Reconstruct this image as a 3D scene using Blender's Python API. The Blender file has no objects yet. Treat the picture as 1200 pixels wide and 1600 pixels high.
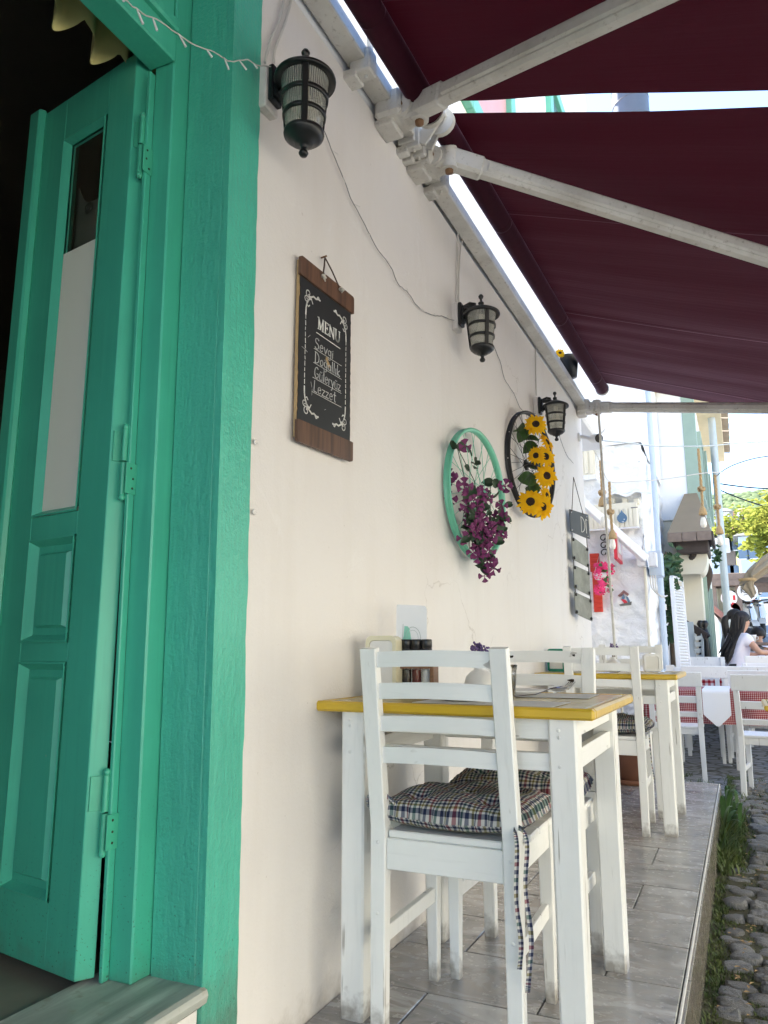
import bpy, bmesh, math, random
from mathutils import Vector, Matrix, noise as mnoise
random.seed(7)
S = bpy.context.scene
COL = S.collection
R_ = math.radians

# ------------------------------------------------------------------ camera
FPX, VX, VY, HC = 1180.0, 1159.0, 1018.0, 0.885      # focal length in photo pixels, vanishing point of the wall, eye height
_pitch = math.atan((VY - 800.0) / FPX)
_yd = Vector((VX - 600.0, VY - 800.0, FPX)).normalized()
_zd = Vector((0, -math.cos(_pitch), math.sin(_pitch)))
_xd = _yd.cross(_zd)
CAMR = Matrix((_xd, _yd, _zd))
CAMP = Vector((0, 0, HC))
cam = bpy.data.cameras.new('camera')
cam.sensor_fit = 'VERTICAL'
cam.sensor_height = 36.0
cam.lens = FPX / 1600.0 * 36.0
cam.clip_start = 0.02
cam.clip_end = 3000
camo = bpy.data.objects.new('camera', cam)
COL.objects.link(camo)
_r = CAMR @ Vector((1, 0, 0)); _u = CAMR @ Vector((0, -1, 0)); _b = CAMR @ Vector((0, 0, -1))
camo.matrix_world = Matrix(((_r.x, _u.x, _b.x, 0), (_r.y, _u.y, _b.y, 0), (_r.z, _u.z, _b.z, HC), (0, 0, 0, 1)))
S.camera = camo

# ------------------------------------------------------------------ light
SUN_EL, SUN_AZ = R_(56), R_(-57)                      # azimuth from +Y towards +X
w = bpy.data.worlds.new('World'); S.world = w; w.use_nodes = True
nt = w.node_tree; nt.nodes.clear()
sky = nt.nodes.new('ShaderNodeTexSky'); sky.sky_type = 'NISHITA'; sky.sun_disc = False
sky.sun_elevation = SUN_EL; sky.sun_rotation = SUN_AZ
sky.air_density = 1.0; sky.dust_density = 0.25; sky.ozone_density = 2.2
bg = nt.nodes.new('ShaderNodeBackground'); bg.inputs[1].default_value = 0.10
out = nt.nodes.new('ShaderNodeOutputWorld')
nt.links.new(sky.outputs[0], bg.inputs[0]); nt.links.new(bg.outputs[0], out.inputs[0])
sl = bpy.data.lights.new('sun', 'SUN'); sl.energy = 4.8; sl.angle = R_(0.5); sl.color = (1.0, 0.94, 0.84)
so = bpy.data.objects.new('sun', sl); COL.objects.link(so)
_d = Vector((math.sin(SUN_AZ) * math.cos(SUN_EL), math.cos(SUN_AZ) * math.cos(SUN_EL), math.sin(SUN_EL)))
so.rotation_euler = _d.to_track_quat('Z', 'Y').to_euler()
so.location = (0, 0, 30)
S.view_settings.view_transform = 'Standard'; S.view_settings.look = 'None'
S.view_settings.gamma = 1.0; S.view_settings.use_curve_mapping = False
S.view_settings.exposure = 2.62
S.cycles.max_bounces = 10; S.cycles.diffuse_bounces = 6; S.cycles.transparent_max_bounces = 16

# ------------------------------------------------------------------ measuring the place: a photo pixel met with a known plane
def _ray(px, py): return CAMR @ Vector((px - 600.0, py - 800.0, FPX))
def ptX(px, py, X): r = _ray(px, py); return CAMP + r * (X / r.x)
def ptY(px, py, Y): r = _ray(px, py); return CAMP + r * (Y / r.y)
def ptZ(px, py, Z): r = _ray(px, py); return CAMP + r * ((Z - HC) / r.z)

# ------------------------------------------------------------------ mesh helpers
class MB:
    def __init__(s): s.v = []; s.f = []; s.uv = {}; s.sm = []
    def add(s, vs, fs, smooth=False, uvs=None):
        o = len(s.v); s.v += [tuple(v) for v in vs]
        for i, f in enumerate(fs):
            if uvs: s.uv[len(s.f)] = [uvs[k] for k in f]
            s.f.append(tuple(k + o for k in f)); s.sm.append(smooth)
        return s
    def box(s, c, size, M=None, ch=0.0):
        hx, hy, hz = size[0] / 2, size[1] / 2, size[2] / 2
        c = Vector(c)
        ch = min(ch, hx * .45, hy * .45, hz * .45)
        vs = []; fs = []
        if ch <= 0:
            for x in (-1, 1):
                for y in (-1, 1):
                    for z in (-1, 1): vs.append(Vector((x * hx, y * hy, z * hz)))
            fs = [(0, 1, 3, 2), (4, 6, 7, 5), (0, 4, 5, 1), (2, 3, 7, 6), (0, 2, 6, 4), (1, 5, 7, 3)]
        else:
            idx = {}
            for x in (-1, 1):
                for y in (-1, 1):
                    for z in (-1, 1):
                        for a in range(3):
                            d = [hx - ch, hy - ch, hz - ch]; d[a] += ch
                            idx[(x, y, z, a)] = len(vs)
                            vs.append(Vector((x * d[0], y * d[1], z * d[2])))
            g = lambda x, y, z, a: idx[(x, y, z, a)]
            for q in (-1, 1):
                fs.append((g(q, -1, -1, 0), g(q, 1, -1, 0), g(q, 1, 1, 0), g(q, -1, 1, 0))[::q])
                fs.append((g(-1, q, -1, 1), g(-1, q, 1, 1), g(1, q, 1, 1), g(1, q, -1, 1))[::q])
                fs.append((g(-1, -1, q, 2), g(1, -1, q, 2), g(1, 1, q, 2), g(-1, 1, q, 2))[::q])
            for p in (-1, 1):
                for q in (-1, 1):
                    k = p * q
                    fs.append((g(-1, p, q, 1), g(-1, p, q, 2), g(1, p, q, 2), g(1, p, q, 1))[::-k])
                    fs.append((g(p, -1, q, 0), g(p, -1, q, 2), g(p, 1, q, 2), g(p, 1, q, 0))[::k])
                    fs.append((g(p, q, -1, 0), g(p, q, -1, 1), g(p, q, 1, 1), g(p, q, 1, 0))[::-k])
                    for r in (-1, 1):
                        fs.append((g(p, q, r, 0), g(p, q, r, 1), g(p, q, r, 2))[::p * q * r])
        if M is not None: vs = [M @ v for v in vs]
        return s.add([v + c for v in vs], fs)
    def span(s, a, b, ch=0.0):
        a = Vector(a); b = Vector(b)
        return s.box((a + b) / 2, [abs(t) for t in (b - a)], None, ch)
    def beam(s, p0, p1, w, h, up=(0, 0, 1), ch=0.0):
        p0 = Vector(p0); p1 = Vector(p1); d = (p1 - p0); L = d.length; d.normalize()
        x = d.cross(Vector(up)); 
        if x.length < 1e-4: x = d.cross(Vector((0, 1, 0)))
        x.normalize(); z = x.cross(d)
        M = Matrix((x, d, z)).transposed()
        return s.box((p0 + p1) / 2, (w, L, h), M, ch)
    def taper(s, p0, p1, a0, a1, up=(0, 1, 0)):
        p0 = Vector(p0); p1 = Vector(p1); d = (p1 - p0).normalized()
        x = d.cross(Vector(up)).normalized(); y = x.cross(d)
        vs = []
        for p, (wx, wy) in ((p0, a0), (p1, a1)):
            c = min(wx, wy) * .08
            for sx, sy in ((-1, -1), (1, -1), (1, 1), (-1, 1)):
                A = (sx * (wx / 2 - c), sy * wy / 2); B = (sx * wx / 2, sy * (wy / 2 - c))
                for q in ((A, B) if sx * sy < 0 else (B, A)): vs.append(p + x * q[0] + y * q[1])
        fs = [(i, (i + 1) % 8, 8 + (i + 1) % 8, 8 + i) for i in range(8)]
        fs += [tuple(range(7, -1, -1)), tuple(range(8, 16))]
        return s.add(vs, fs)
    def tube(s, pts, r, n=8, caps=True, smooth=True):
        pts = [Vector(p) for p in pts]; m = len(pts)
        rs = r if isinstance(r, (list, tuple)) else [r] * m
        vs = []; fs = []; prev = None
        for i, p in enumerate(pts):
            d = (pts[min(i + 1, m - 1)] - pts[max(i - 1, 0)])
            if d.length < 1e-9: d = Vector((0, 0, 1))
            d.normalize()
            if prev is None:
                x = d.cross(Vector((0, 0, 1)))
                if x.length < .1: x = d.cross(Vector((1, 0, 0)))
            else:
                x = prev - d * prev.dot(d)
                if x.length < 1e-6: x = d.cross(Vector((1, 0, 0)))
            x.normalize(); y = d.cross(x); prev = x
            for k in range(n):
                a = 2 * math.pi * k / n
                vs.append(p + (x * math.cos(a) + y * math.sin(a)) * rs[i])
        for i in range(m - 1):
            for k in range(n):
                fs.append((i * n + k, i * n + (k + 1) % n, (i + 1) * n + (k + 1) % n, (i + 1) * n + k))
        s.add(vs, fs, smooth)
        if caps:
            s.add(vs[:n], [tuple(range(n - 1, -1, -1))]); s.add(vs[-n:], [tuple(range(n))])
        return s
    def lathe(s, prof, c=(0, 0, 0), n=16, M=None, smooth=True, sx=1, sy=1, phase=0):
        c = Vector(c); vs = []; fs = []
        for r, z in prof:
            for k in range(n):
                a = 2 * math.pi * (k + phase) / n
                v = Vector((r * math.cos(a) * sx, r * math.sin(a) * sy, z))
                vs.append((M @ v if M is not None else v) + c)
        for i in range(len(prof) - 1):
            for k in range(n):
                fs.append((i * n + k, i * n + (k + 1) % n, (i + 1) * n + (k + 1) % n, (i + 1) * n + k))
        s.add(vs, fs, smooth)
        return s
    def prism(s, poly, fn, d0, d1):
        n = len(poly)
        vs = [fn(x, y, d0) for x, y in poly] + [fn(x, y, d1) for x, y in poly]
        fs = [(i, (i + 1) % n, n + (i + 1) % n, n + i) for i in range(n)] + [tuple(range(n - 1, -1, -1)), tuple(range(n, 2 * n))]
        return s.add(vs, fs)
    def grid(s, fn, nu, nv, smooth=True, uvfn=None, closeu=False):
        vs = []; uv = []
        for j in range(nv + 1):
            for i in range(nu + 1):
                vs.append(fn(i / nu, j / nv)); uv.append(uvfn(i / nu, j / nv) if uvfn else (i / nu, j / nv))
        fs = [(j * (nu + 1) + i, j * (nu + 1) + i + 1, (j + 1) * (nu + 1) + i + 1, (j + 1) * (nu + 1) + i) for j in range(nv) for i in range(nu)]
        return s.add(vs, fs, smooth, uv)
    def ribbon(s, pts, wd, fn, d0, d1):
        """flat stroke along a 2-D polyline, mapped by fn(x, y, depth)"""
        for (x0, y0), (x1, y1) in zip(pts[:-1], pts[1:]):
            dx, dy = x1 - x0, y1 - y0; L = math.hypot(dx, dy)
            if L < 1e-7: continue
            dx, dy = dx / L, dy / L; e = wd * .35
            a = (x0 - dx * e, y0 - dy * e); b = (x1 + dx * e, y1 + dy * e); nx, ny = -dy * wd / 2, dx * wd / 2
            s.prism([(a[0] - nx, a[1] - ny), (b[0] - nx, b[1] - ny), (b[0] + nx, b[1] + ny), (a[0] + nx, a[1] + ny)], fn, d0, d1)
        return s
    def mesh(s, name, m):
        me = bpy.data.meshes.new(name); me.from_pydata(s.v, [], s.f)
        me.polygons.foreach_set('use_smooth', s.sm)
        if s.uv:
            ul = me.uv_layers.new(name='UVMap'); k = 0
            for pi, p in enumerate(me.polygons):
                u = s.uv.get(pi)
                for q in range(p.loop_total):
                    ul.data[p.loop_start + q].uv = u[q] if u else (0, 0)
        me.materials.append(m); me.update()
        return me
    def build(s, name, m, parent=None, kind=None, local=False):
        if parent is not None and not local:
            o = parent.matrix_basis.translation.copy(); q = parent
            while q.parent: q = q.parent; o += q.matrix_basis.translation
            s.v = [(x - o.x, y - o.y, z - o.z) for x, y, z in s.v]
        me = s.mesh(name, m)
        return link(name, me, parent, kind)
def link(name, me, parent=None, kind=None):
    ob = bpy.data.objects.new(name, me); COL.objects.link(ob)
    if parent is not None: ob.parent = parent
    if kind: ob['kind'] = kind
    return ob
def tag(o, label, cat, group=None):
    o['label'] = label; o['category'] = cat
    if group: o['group'] = group
    return o
def thing(name, label, cat, loc=(0, 0, 0), rz=0.0, group=None):
    o = bpy.data.objects.new(name, None); COL.objects.link(o)
    o.empty_display_size = .05
    o.location = loc; o.rotation_euler = (0, 0, rz)
    return tag(o, label, cat, group)
def dup(root, loc=None, rz=None, label=None, group=None):
    def cp(o, par):
        c = o.copy(); COL.objects.link(c)
        if par is not None: c.parent = par
        for ch in list(o.children): cp(ch, c)
        return c
    r = cp(root, None)
    if loc is not None: r.location = loc
    if rz is not None: r.rotation_euler = (0, 0, rz)
    if label: r['label'] = label
    if group: r['group'] = group
    return r

# ------------------------------------------------------------------ materials
class NT:
    def __init__(s, name):
        s.m = bpy.data.materials.new(name); s.m.use_nodes = True; s.t = s.m.node_tree; s.t.nodes.clear()
        s.o = s.n('ShaderNodeOutputMaterial')
    def n(s, ty, **k):
        x = s.t.nodes.new(ty)
        for a, b in k.items(): setattr(x, a, b)
        return x
    def l(s, a, b): s.t.links.new(a, b)
    def val(s, sock, v):
        if hasattr(v, 'is_output'): s.l(v, sock)
        else: sock.default_value = v
    def math(s, op, a, b=0.0, clamp=False):
        x = s.n('ShaderNodeMath', operation=op, use_clamp=clamp); s.val(x.inputs[0], a); s.val(x.inputs[1], b); return x.outputs[0]
    def mix(s, f, a, b, blend='MIX'):
        x = s.n('ShaderNodeMix', data_type='RGBA', blend_type=blend); s.val(x.inputs[0], f)
        for k, v in ((6, a), (7, b)):
            if hasattr(v, 'is_output'): s.l(v, x.inputs[k])
            else: x.inputs[k].default_value = (*v[:3], 1)
        return x.outputs[2]
    def coord(s, kind='Object', scale=(1, 1, 1), rot=(0, 0, 0), rand=False):
        tc = s.n('ShaderNodeTexCoord'); mp = s.n('ShaderNodeMapping'); s.l(tc.outputs[kind], mp.inputs[0])
        mp.inputs['Scale'].default_value = scale; mp.inputs['Rotation'].default_value = rot
        if rand:
            oi = s.n('ShaderNodeObjectInfo'); c = s.n('ShaderNodeCombineXYZ')
            q = s.math('MULTIPLY', oi.outputs['Random'], 13.0)
            for k in range(3): s.l(q, c.inputs[k])
            s.l(c.outputs[0], mp.inputs['Location'])
        return mp.outputs[0]
    def noise(s, vec, scale=5, detail=4, rough=.55, dist=0):
        x = s.n('ShaderNodeTexNoise'); s.l(vec, x.inputs['Vector'])
        x.inputs['Scale'].default_value = scale; x.inputs['Detail'].default_value = detail; x.inputs['Roughness'].default_value = rough
        x.inputs['Distortion'].default_value = dist
        return x.outputs['Fac']
    def ramp(s, f, stops, interp='LINEAR'):
        x = s.n('ShaderNodeValToRGB'); x.color_ramp.interpolation = interp; s.l(f, x.inputs[0])
        e = x.color_ramp.elements
        while len(e) < len(stops): e.new(.5)
        for el, (p, c) in zip(e, stops):
            el.position = p; el.color = (c, c, c, 1) if isinstance(c, (int, float)) else (*c, 1)
        return x.outputs[0]
    def bump(s, h, strength=.3, dist=.01, base=None):
        x = s.n('ShaderNodeBump'); x.inputs['Strength'].default_value = strength; x.inputs['Distance'].default_value = dist
        s.l(h, x.inputs['Height'])
        if base is not None: s.l(base, x.inputs['Normal'])
        return x.outputs[0]
    def pbr(s, col, rough=.5, metal=0, normal=None, spec=None, **k):
        p = s.n('ShaderNodeBsdfPrincipled')
        if hasattr(col, 'is_output'): s.l(col, p.inputs['Base Color'])
        else: p.inputs['Base Color'].default_value = (*col[:3], 1)
        s.val(p.inputs['Roughness'], rough); p.inputs['Metallic'].default_value = metal
        if spec is not None: p.inputs['Specular IOR Level'].default_value = spec
        if normal is not None: s.l(normal, p.inputs['Normal'])
        for a, b in k.items(): p.inputs[a.replace('_', ' ')].default_value = b
        s.l(p.outputs[0], s.o.inputs[0]); s.p = p
        return s.m
def simple(name, col, rough=.5, metal=0, var=.12, scale=8, bump=.15, bscale=60, bd=.002, rand=False, spec=None):
    t = NT(name); v = t.coord(rand=rand)
    f = t.noise(v, scale, 4)
    c = t.mix(f, [x * (1 - var) for x in col], [min(1, x * (1 + var)) for x in col])
    nb = t.bump(t.noise(v, bscale, 3), bump, bd)
    return t.pbr(c, rough, metal, nb, spec)
def painted_wood(name, col, under=(.16, .12, .08), rough=.38, chip=.72, grain=(60, 60, 4), dirt=.10, foot=False):
    """brushed gloss paint on wood: faint grain along local Z or Y, small chips, uneven greying"""
    t = NT(name); v = t.coord(rand=True)
    vg = t.coord(scale=grain, rand=True)
    big = t.noise(v, 3.2, 5, .6); mid = t.noise(v, 14, 4, .6)
    g = t.noise(vg, 1.0, 3, .6)
    c = t.mix(t.math('MULTIPLY', t.ramp(big, [(.35, 0), (.75, 1)]), dirt * 2.2), col, [x * .72 for x in (col[0], col[1] * .98, col[2] * .93)])
    c = t.mix(t.math('MULTIPLY', t.ramp(g, [(.3, 1), (.46, 0)]), dirt * 1.3), c, [x * .6 for x in col])
    chipf = t.ramp(t.noise(v, 26, 5, .62), [(chip, 0), (chip + .02, 1)])
    c = t.mix(chipf, c, under)
    ck = t.math('MULTIPLY', t.ramp(t.noise(t.coord(scale=(grain[0] * 1.6, grain[1] * 1.6, grain[2] * .5), rand=True), 1.0, 2, .5), [(.655, 0), (.675, 1)]), t.ramp(t.noise(v, 6, 3), [(.5, 0), (.6, 1)]))
    c = t.mix(t.math('MULTIPLY', ck, .6), c, under)
    if foot:
        tc = t.n('ShaderNodeTexCoord'); sp = t.n('ShaderNodeSeparateXYZ'); t.l(tc.outputs['Object'], sp.inputs[0])
        lo = t.ramp(t.math('ADD', t.math('MULTIPLY', sp.outputs[2], 4.0), t.math('MULTIPLY', t.noise(v, 40, 4), .5)), [(.26, 1), (.50, 0)])
        c = t.mix(t.math('MULTIPLY', lo, .75), c, (.17, .14, .11))
    nb = t.bump(g, .22, .0012)
    nb = t.bump(ck, -.4, .001, nb)
    nb = t.bump(t.noise(v, 130, 3), .15, .0007, nb)
    nb = t.bump(chipf, -.35, .001, nb)
    r = t.math('ADD', t.math('MULTIPLY', mid, .22), rough - .1)
    return t.pbr(c, r, 0, nb)
M = {}
def mats():
    # white lime plaster with trowel marks, hairline patches
    t = NT('white_plaster'); v = t.coord()
    a = t.noise(v, 1.1, 5, .6); b = t.noise(v, 7, 5, .6); c_ = t.noise(v, 45, 5, .65)
    st = t.noise(t.coord(scale=(3, 3, .35)), 2.2, 5, .65)
    c = t.mix(t.ramp(a, [(.3, 0), (.7, 1)]), (.75, .712, .68), (.78, .755, .735))
    c = t.mix(t.math('MULTIPLY', t.ramp(st, [(.5, 0), (.8, 1)]), .28), c, (.64, .59, .53))
    sp = t.ramp(t.noise(v, 55, 2, .5), [(.755, 0), (.775, 1)])
    c = t.mix(t.math('MULTIPLY', sp, .4), c, (.45, .4, .36))
    vo = t.n('ShaderNodeTexVoronoi'); vo.feature = 'DISTANCE_TO_EDGE'; vo.inputs['Scale'].default_value = 1.7
    wv = t.n('ShaderNodeVectorMath', operation='ADD'); nc = t.n('ShaderNodeTexNoise'); t.l(v, nc.inputs['Vector']); nc.inputs['Scale'].default_value = 7; nc.inputs['Detail'].default_value = 5
    sc_ = t.n('ShaderNodeVectorMath', operation='SCALE'); t.l(nc.outputs['Color'], sc_.inputs[0]); sc_.inputs[3].default_value = .22; t.l(v, wv.inputs[0]); t.l(sc_.outputs[0], wv.inputs[1]); t.l(wv.outputs[0], vo.inputs['Vector'])
    crack = t.math('MULTIPLY', t.ramp(vo.outputs['Distance'], [(.0, 1), (.006, 0)]), t.ramp(t.noise(v, .9, 2), [(.52, 0), (.6, 1)]))
    c = t.mix(t.math('MULTIPLY', crack, .55), c, (.40, .36, .32))
    pt_ = t.ramp(t.noise(v, 2.6, 6, .7, 1.2), [(.60, 0), (.635, 1)])
    c = t.mix(t.math('MULTIPLY', pt_, .35), c, (.80, .78, .76))
    tc = t.n('ShaderNodeTexCoord'); sp_ = t.n('ShaderNodeSeparateXYZ'); t.l(tc.outputs['Object'], sp_.inputs[0])
    spl = t.ramp(t.math('ADD', t.math('MULTIPLY', sp_.outputs[2], 4.5), t.math('MULTIPLY', t.noise(v, 16, 5, .7), .9)), [(.35, 1), (.75, 0)])
    c = t.mix(t.math('MULTIPLY', spl, .5), c, (.33, .29, .24))
    h = t.math('ADD', t.math('MULTIPLY', b, .8), t.math('MULTIPLY', c_, .35))
    h = t.math('ADD', h, t.math('MULTIPLY', pt_, .12)); h = t.math('SUBTRACT', h, t.math('MULTIPLY', crack, .25))
    M['plaster'] = t.pbr(c, .62, 0, t.bump(t.noise(v, 130, 4, .6), .38, .002, t.bump(h, .5, .006)), .35)
    # rough green plaster paint
    def green(name, col, bumpy, rough=.4, ch=.76):
        t = NT(name); v = t.coord()
        a = t.noise(v, 2.3, 5, .6)
        vg = t.coord(scale=(70, 70, 3.5)); g = t.noise(vg, 1.0, 4, .6)
        c = t.mix(t.ramp(a, [(.3, 0), (.72, 1)]), [x * .88 for x in col], [x * 1.08 for x in col])
        c = t.mix(t.math('MULTIPLY', t.ramp(g, [(.28, 1), (.45, 0)]), .22), c, [x * .6 for x in col])
        cf = t.ramp(t.noise(v, 34, 6, .65), [(ch, 0), (ch + .015, 1)])
        c = t.mix(cf, c, (.50, .44, .34))
        # grime just above the floor
        tc = t.n('ShaderNodeTexCoord'); sp = t.n('ShaderNodeSeparateXYZ'); t.l(tc.outputs['Object'], sp.inputs[0])
        low = t.ramp(t.math('ADD', t.math('MULTIPLY', sp.outputs[2], 2.5), t.math('MULTIPLY', t.noise(v, 20, 4), .6)), [(.62, 1), (1.15 if False else 1.0, 0)])
        c = t.mix(t.math('MULTIPLY', low, .6), c, (.10, .12, .09))
        spk = t.math('MULTIPLY', t.ramp(t.noise(v, 170, 2, .5), [(.66, 0), (.70, 1)]), t.ramp(t.math('ADD', t.math('MULTIPLY', sp.outputs[2], 1.1), t.math('MULTIPLY', a, .5)), [(.45, 1), (.95, 0)]))
        c = t.mix(t.math('MULTIPLY', spk, .7), c, (.03, .035, .025))
        stk = t.noise(t.coord(scale=(26, 26, 1.1)), 1.0, 4, .6); c = t.mix(t.math('MULTIPLY', t.ramp(stk, [(.55, 0), (.72, 1)]), .16), c, [min(1, x * 1.5 + .06) for x in col])
        if bumpy:
            n1 = t.noise(v, 95, 4, .6); n2 = t.noise(t.coord(scale=(90, 90, 14)), 1.0, 3, .6)
            nb = t.bump(t.noise(v, 9, 3), .4, .006, t.bump(t.math('ADD', n1, n2), .65, .0045))
        else:
            nb = t.bump(g, .3, .0012, t.bump(t.noise(v, 14, 3), .12, .002))
        return t.pbr(c, rough, 0, nb, .5)
    G = (.066, .47, .325)
    M['green_wood'] = green('green_painted_wood', G, False, .34, .755)
    M['green_plaster'] = green('green_painted_plaster', (.075, .48, .345), True, .36, .775)
    M['green_metal'] = simple('green_painted_metal', (.06, .43, .28), .35, .0, .1, 30, .1)
    M['interior'] = simple('interior_plaster', (.17, .15, .11), .9)  # wall colour kept dark to stand for the room's lack of light
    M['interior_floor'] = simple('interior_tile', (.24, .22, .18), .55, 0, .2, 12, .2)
    # marble sill with grey veins
    t = NT('sill_marble'); v = t.coord(scale=(6, .7, 1))
    a = t.noise(v, 1.6, 6, .6, .8)
    c = t.mix(t.ramp(a, [(.36, 0), (.5, .45), (.6, 1)]), (.25, .27, .245), (.66, .68, .62))
    c = t.mix(t.ramp(t.noise(t.coord(), 30, 5), [(.60, 0), (.74, 1)]), c, (.34, .31, .25))
    M['marble'] = t.pbr(c, .42, 0, t.bump(t.noise(t.coord(), 60, 4), .2, .001))
    M['valance'] = simple('valance_cloth', (.66, .58, .26), .85, 0, .12, 14, .3, 300, .001)
    M['white_cloth'] = simple('white_cloth', (.86, .85, .80), .9, 0, .05, 6, .25, 400, .001)
    M['cloth_smooth'] = simple('white_table_linen', (.78, .79, .82), .8, 0, .05, 3, .2, 500, .001)
    M['film'] = simple('frosted_film', (.86, .88, .78), .45, 0, .05, 2, .05)
    M['white_trim'] = painted_wood('white_house_trim', (.78, .79, .80), rough=.45, chip=.9, dirt=.06)
    M['chair_white'] = painted_wood('white_gloss_paint', (.86, .862, .84), rough=.36, chip=.745, dirt=.13, foot=True)
    M['table_white'] = painted_wood('white_table_paint', (.86, .86, .832), rough=.38, chip=.75, grain=(55, 55, 5), dirt=.13, foot=True)
    M['chair_white_h'] = painted_wood('white_gloss_paint_boards', (.86, .862, .84), rough=.36, chip=.745, grain=(4, 60, 60), dirt=.13)
    M['table_white_h'] = painted_wood('white_table_paint_rails', (.86, .86, .832), rough=.38, chip=.75, grain=(5, 5, 60), dirt=.13)
    M['yellow'] = painted_wood('yellow_gloss_paint', (.66, .43, .03), under=(.2, .13, .05), rough=.3, chip=.75, grain=(5, 60, 60), dirt=.16)
    M['tabletop'] = painted_wood('cream_table_varnish', (.62, .50, .24), under=(.3, .2, .1), rough=.22, chip=.85, grain=(5, 60, 60), dirt=.2)
    # dirty white powder-coated metal of the awning
    t = NT('awning_white_metal'); v = t.coord()
    a = t.noise(v, 4, 6, .65); d = t.noise(v, 38, 5, .7)
    c = t.mix(t.ramp(a, [(.4, 0), (.75, 1)]), (.66, .645, .60), (.44, .41, .36))
    c = t.mix(t.ramp(d, [(.57, 0), (.72, .75)]), c, (.27, .235, .19))
    M['awn_metal'] = t.pbr(c, .42, 0, t.bump(d, .2, .001))
    M['rust'] = simple('rusty_bolt', (.22, .12, .06), .7, .3, .4, 60, .4)
    # maroon awning cloth, thin enough to let a little sky through
    t = NT('maroon_awning_cloth'); v = t.coord(); 
    f = t.noise(v, 1.4, 4); wv = t.noise(t.coord(scale=(2, 30, 2)), 1.5, 3)
    c = t.mix(f, (.033, .0034, .0105), (.046, .005, .015))
    p = t.n('ShaderNodeBsdfPrincipled'); t.l(c, p.inputs['Base Color']); p.inputs['Roughness'].default_value = .8; p.inputs['Specular IOR Level'].default_value = .15
    p.inputs['Sheen Weight'].default_value = .75; p.inputs['Sheen Roughness'].default_value = .25; p.inputs['Sheen Tint'].default_value = (.75, .5, .68, 1)
    tc = t.n('ShaderNodeTexCoord'); sp = t.n('ShaderNodeSeparateXYZ'); t.l(tc.outputs['Object'], sp.inputs[0])
    sm_ = t.math('ABSOLUTE', t.math('SUBTRACT', t.math('FRACT', t.math('ADD', t.math('MULTIPLY', sp.outputs[1], .83), .31)), .5))
    seam = t.ramp(sm_, [(.0, 1), (.012, 1), (.016, 0)])
    t.l(t.mix(t.math('MULTIPLY', seam, .25), c, (.02, .002, .004)), p.inputs['Base Color'])
    t.l(t.bump(seam, .5, .003, t.bump(t.noise(t.coord(), 700, 2), .12, .0006, t.bump(wv, .16, .008))), p.inputs['Normal'])
    tr = t.n('ShaderNodeBsdfTranslucent'); tr.inputs[0].default_value = (.20, .008, .02, 1)
    mx = t.n('ShaderNodeMixShader'); mx.inputs[0].default_value = .06
    t.l(p.outputs[0], mx.inputs[1]); t.l(tr.outputs[0], mx.inputs[2]); t.l(mx.outputs[0], t.o.inputs[0])
    M['maroon'] = t.m
    M['black_metal'] = simple('black_cast_metal', (.012, .013, .014), .36, .0, .3, 20, .2, 90, .001)
    M['black_rubber'] = simple('black_rim', (.02, .021, .024), .5, 0, .2, 20, .15)
    # ribbed lantern glass
    t = NT('ribbed_glass'); tc = t.n('ShaderNodeTexCoord'); sp = t.n('ShaderNodeSeparateXYZ'); t.l(tc.outputs['Object'], sp.inputs[0])
    an = t.math('ARCTAN2', sp.outputs[1], t.math('SUBTRACT', sp.outputs[0], .125))
    wv = t.math('SINE', t.math('MULTIPLY', an, 60.0))
    nb = t.bump(wv, .6, .002)
    tp = t.n('ShaderNodeBsdfTransparent'); tp.inputs[0].default_value = (.88, .88, .82, 1)
    df = t.n('ShaderNodeBsdfDiffuse'); df.inputs[0].default_value = (.66, .66, .60, 1); t.l(nb, df.inputs['Normal'])
    gl = t.n('ShaderNodeBsdfGlossy'); gl.inputs['Roughness'].default_value = .12; t.l(nb, gl.inputs['Normal'])
    m1 = t.n('ShaderNodeMixShader'); t.l(t.math('ADD', t.math('MULTIPLY', wv, .16), .42), m1.inputs[0]); t.l(tp.outputs[0], m1.inputs[1]); t.l(df.outputs[0], m1.inputs[2])
    lw = t.n('ShaderNodeLayerWeight'); lw.inputs[0].default_value = .3
    m2 = t.n('ShaderNodeMixShader'); t.l(t.math('ADD', t.math('MULTIPLY', lw.outputs['Facing'], .35), .06), m2.inputs[0]); t.l(m1.outputs[0], m2.inputs[1]); t.l(gl.outputs[0], m2.inputs[2])
    t.l(m2.outputs[0], t.o.inputs[0]); M['ribbed'] = t.m
    def glass(name, tint, k=.12):
        t = NT(name); tp = t.n('ShaderNodeBsdfTransparent'); tp.inputs[0].default_value = (*tint, 1)
        gl = t.n('ShaderNodeBsdfGlossy'); gl.inputs['Roughness'].default_value = .02
        lw = t.n('ShaderNodeLayerWeight'); lw.inputs[0].default_value = .25
        m = t.n('ShaderNodeMixShader'); t.l(t.math('ADD', t.math('MULTIPLY', lw.outputs['Fresnel'], .8), k * .4), m.inputs[0]); t.l(tp.outputs[0], m.inputs[1]); t.l(gl.outputs[0], m.inputs[2])
        t.l(m.outputs[0], t.o.inputs[0]); return t.m
    M['glass'] = glass('clear_glass', (.985, .99, .985), .04); M['door_glass'] = glass('door_glass', (.90, .93, .90), .03)
    M['dark_glass'] = simple('dark_window_glass', (.03, .04, .045), .06, 0, .3, 3, .02)
    M['cable_white'] = simple('white_cable', (.62, .60, .56), .5); M['wire_grey'] = simple('grey_wire', (.20, .19, .19), .5)
    M['led'] = simple('clear_led_tip', (.75, .77, .75), .2)
    M['black_board'] = simple('black_chalkboard', (.014, .015, .017), .55, 0, .35, 9, .1)
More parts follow.
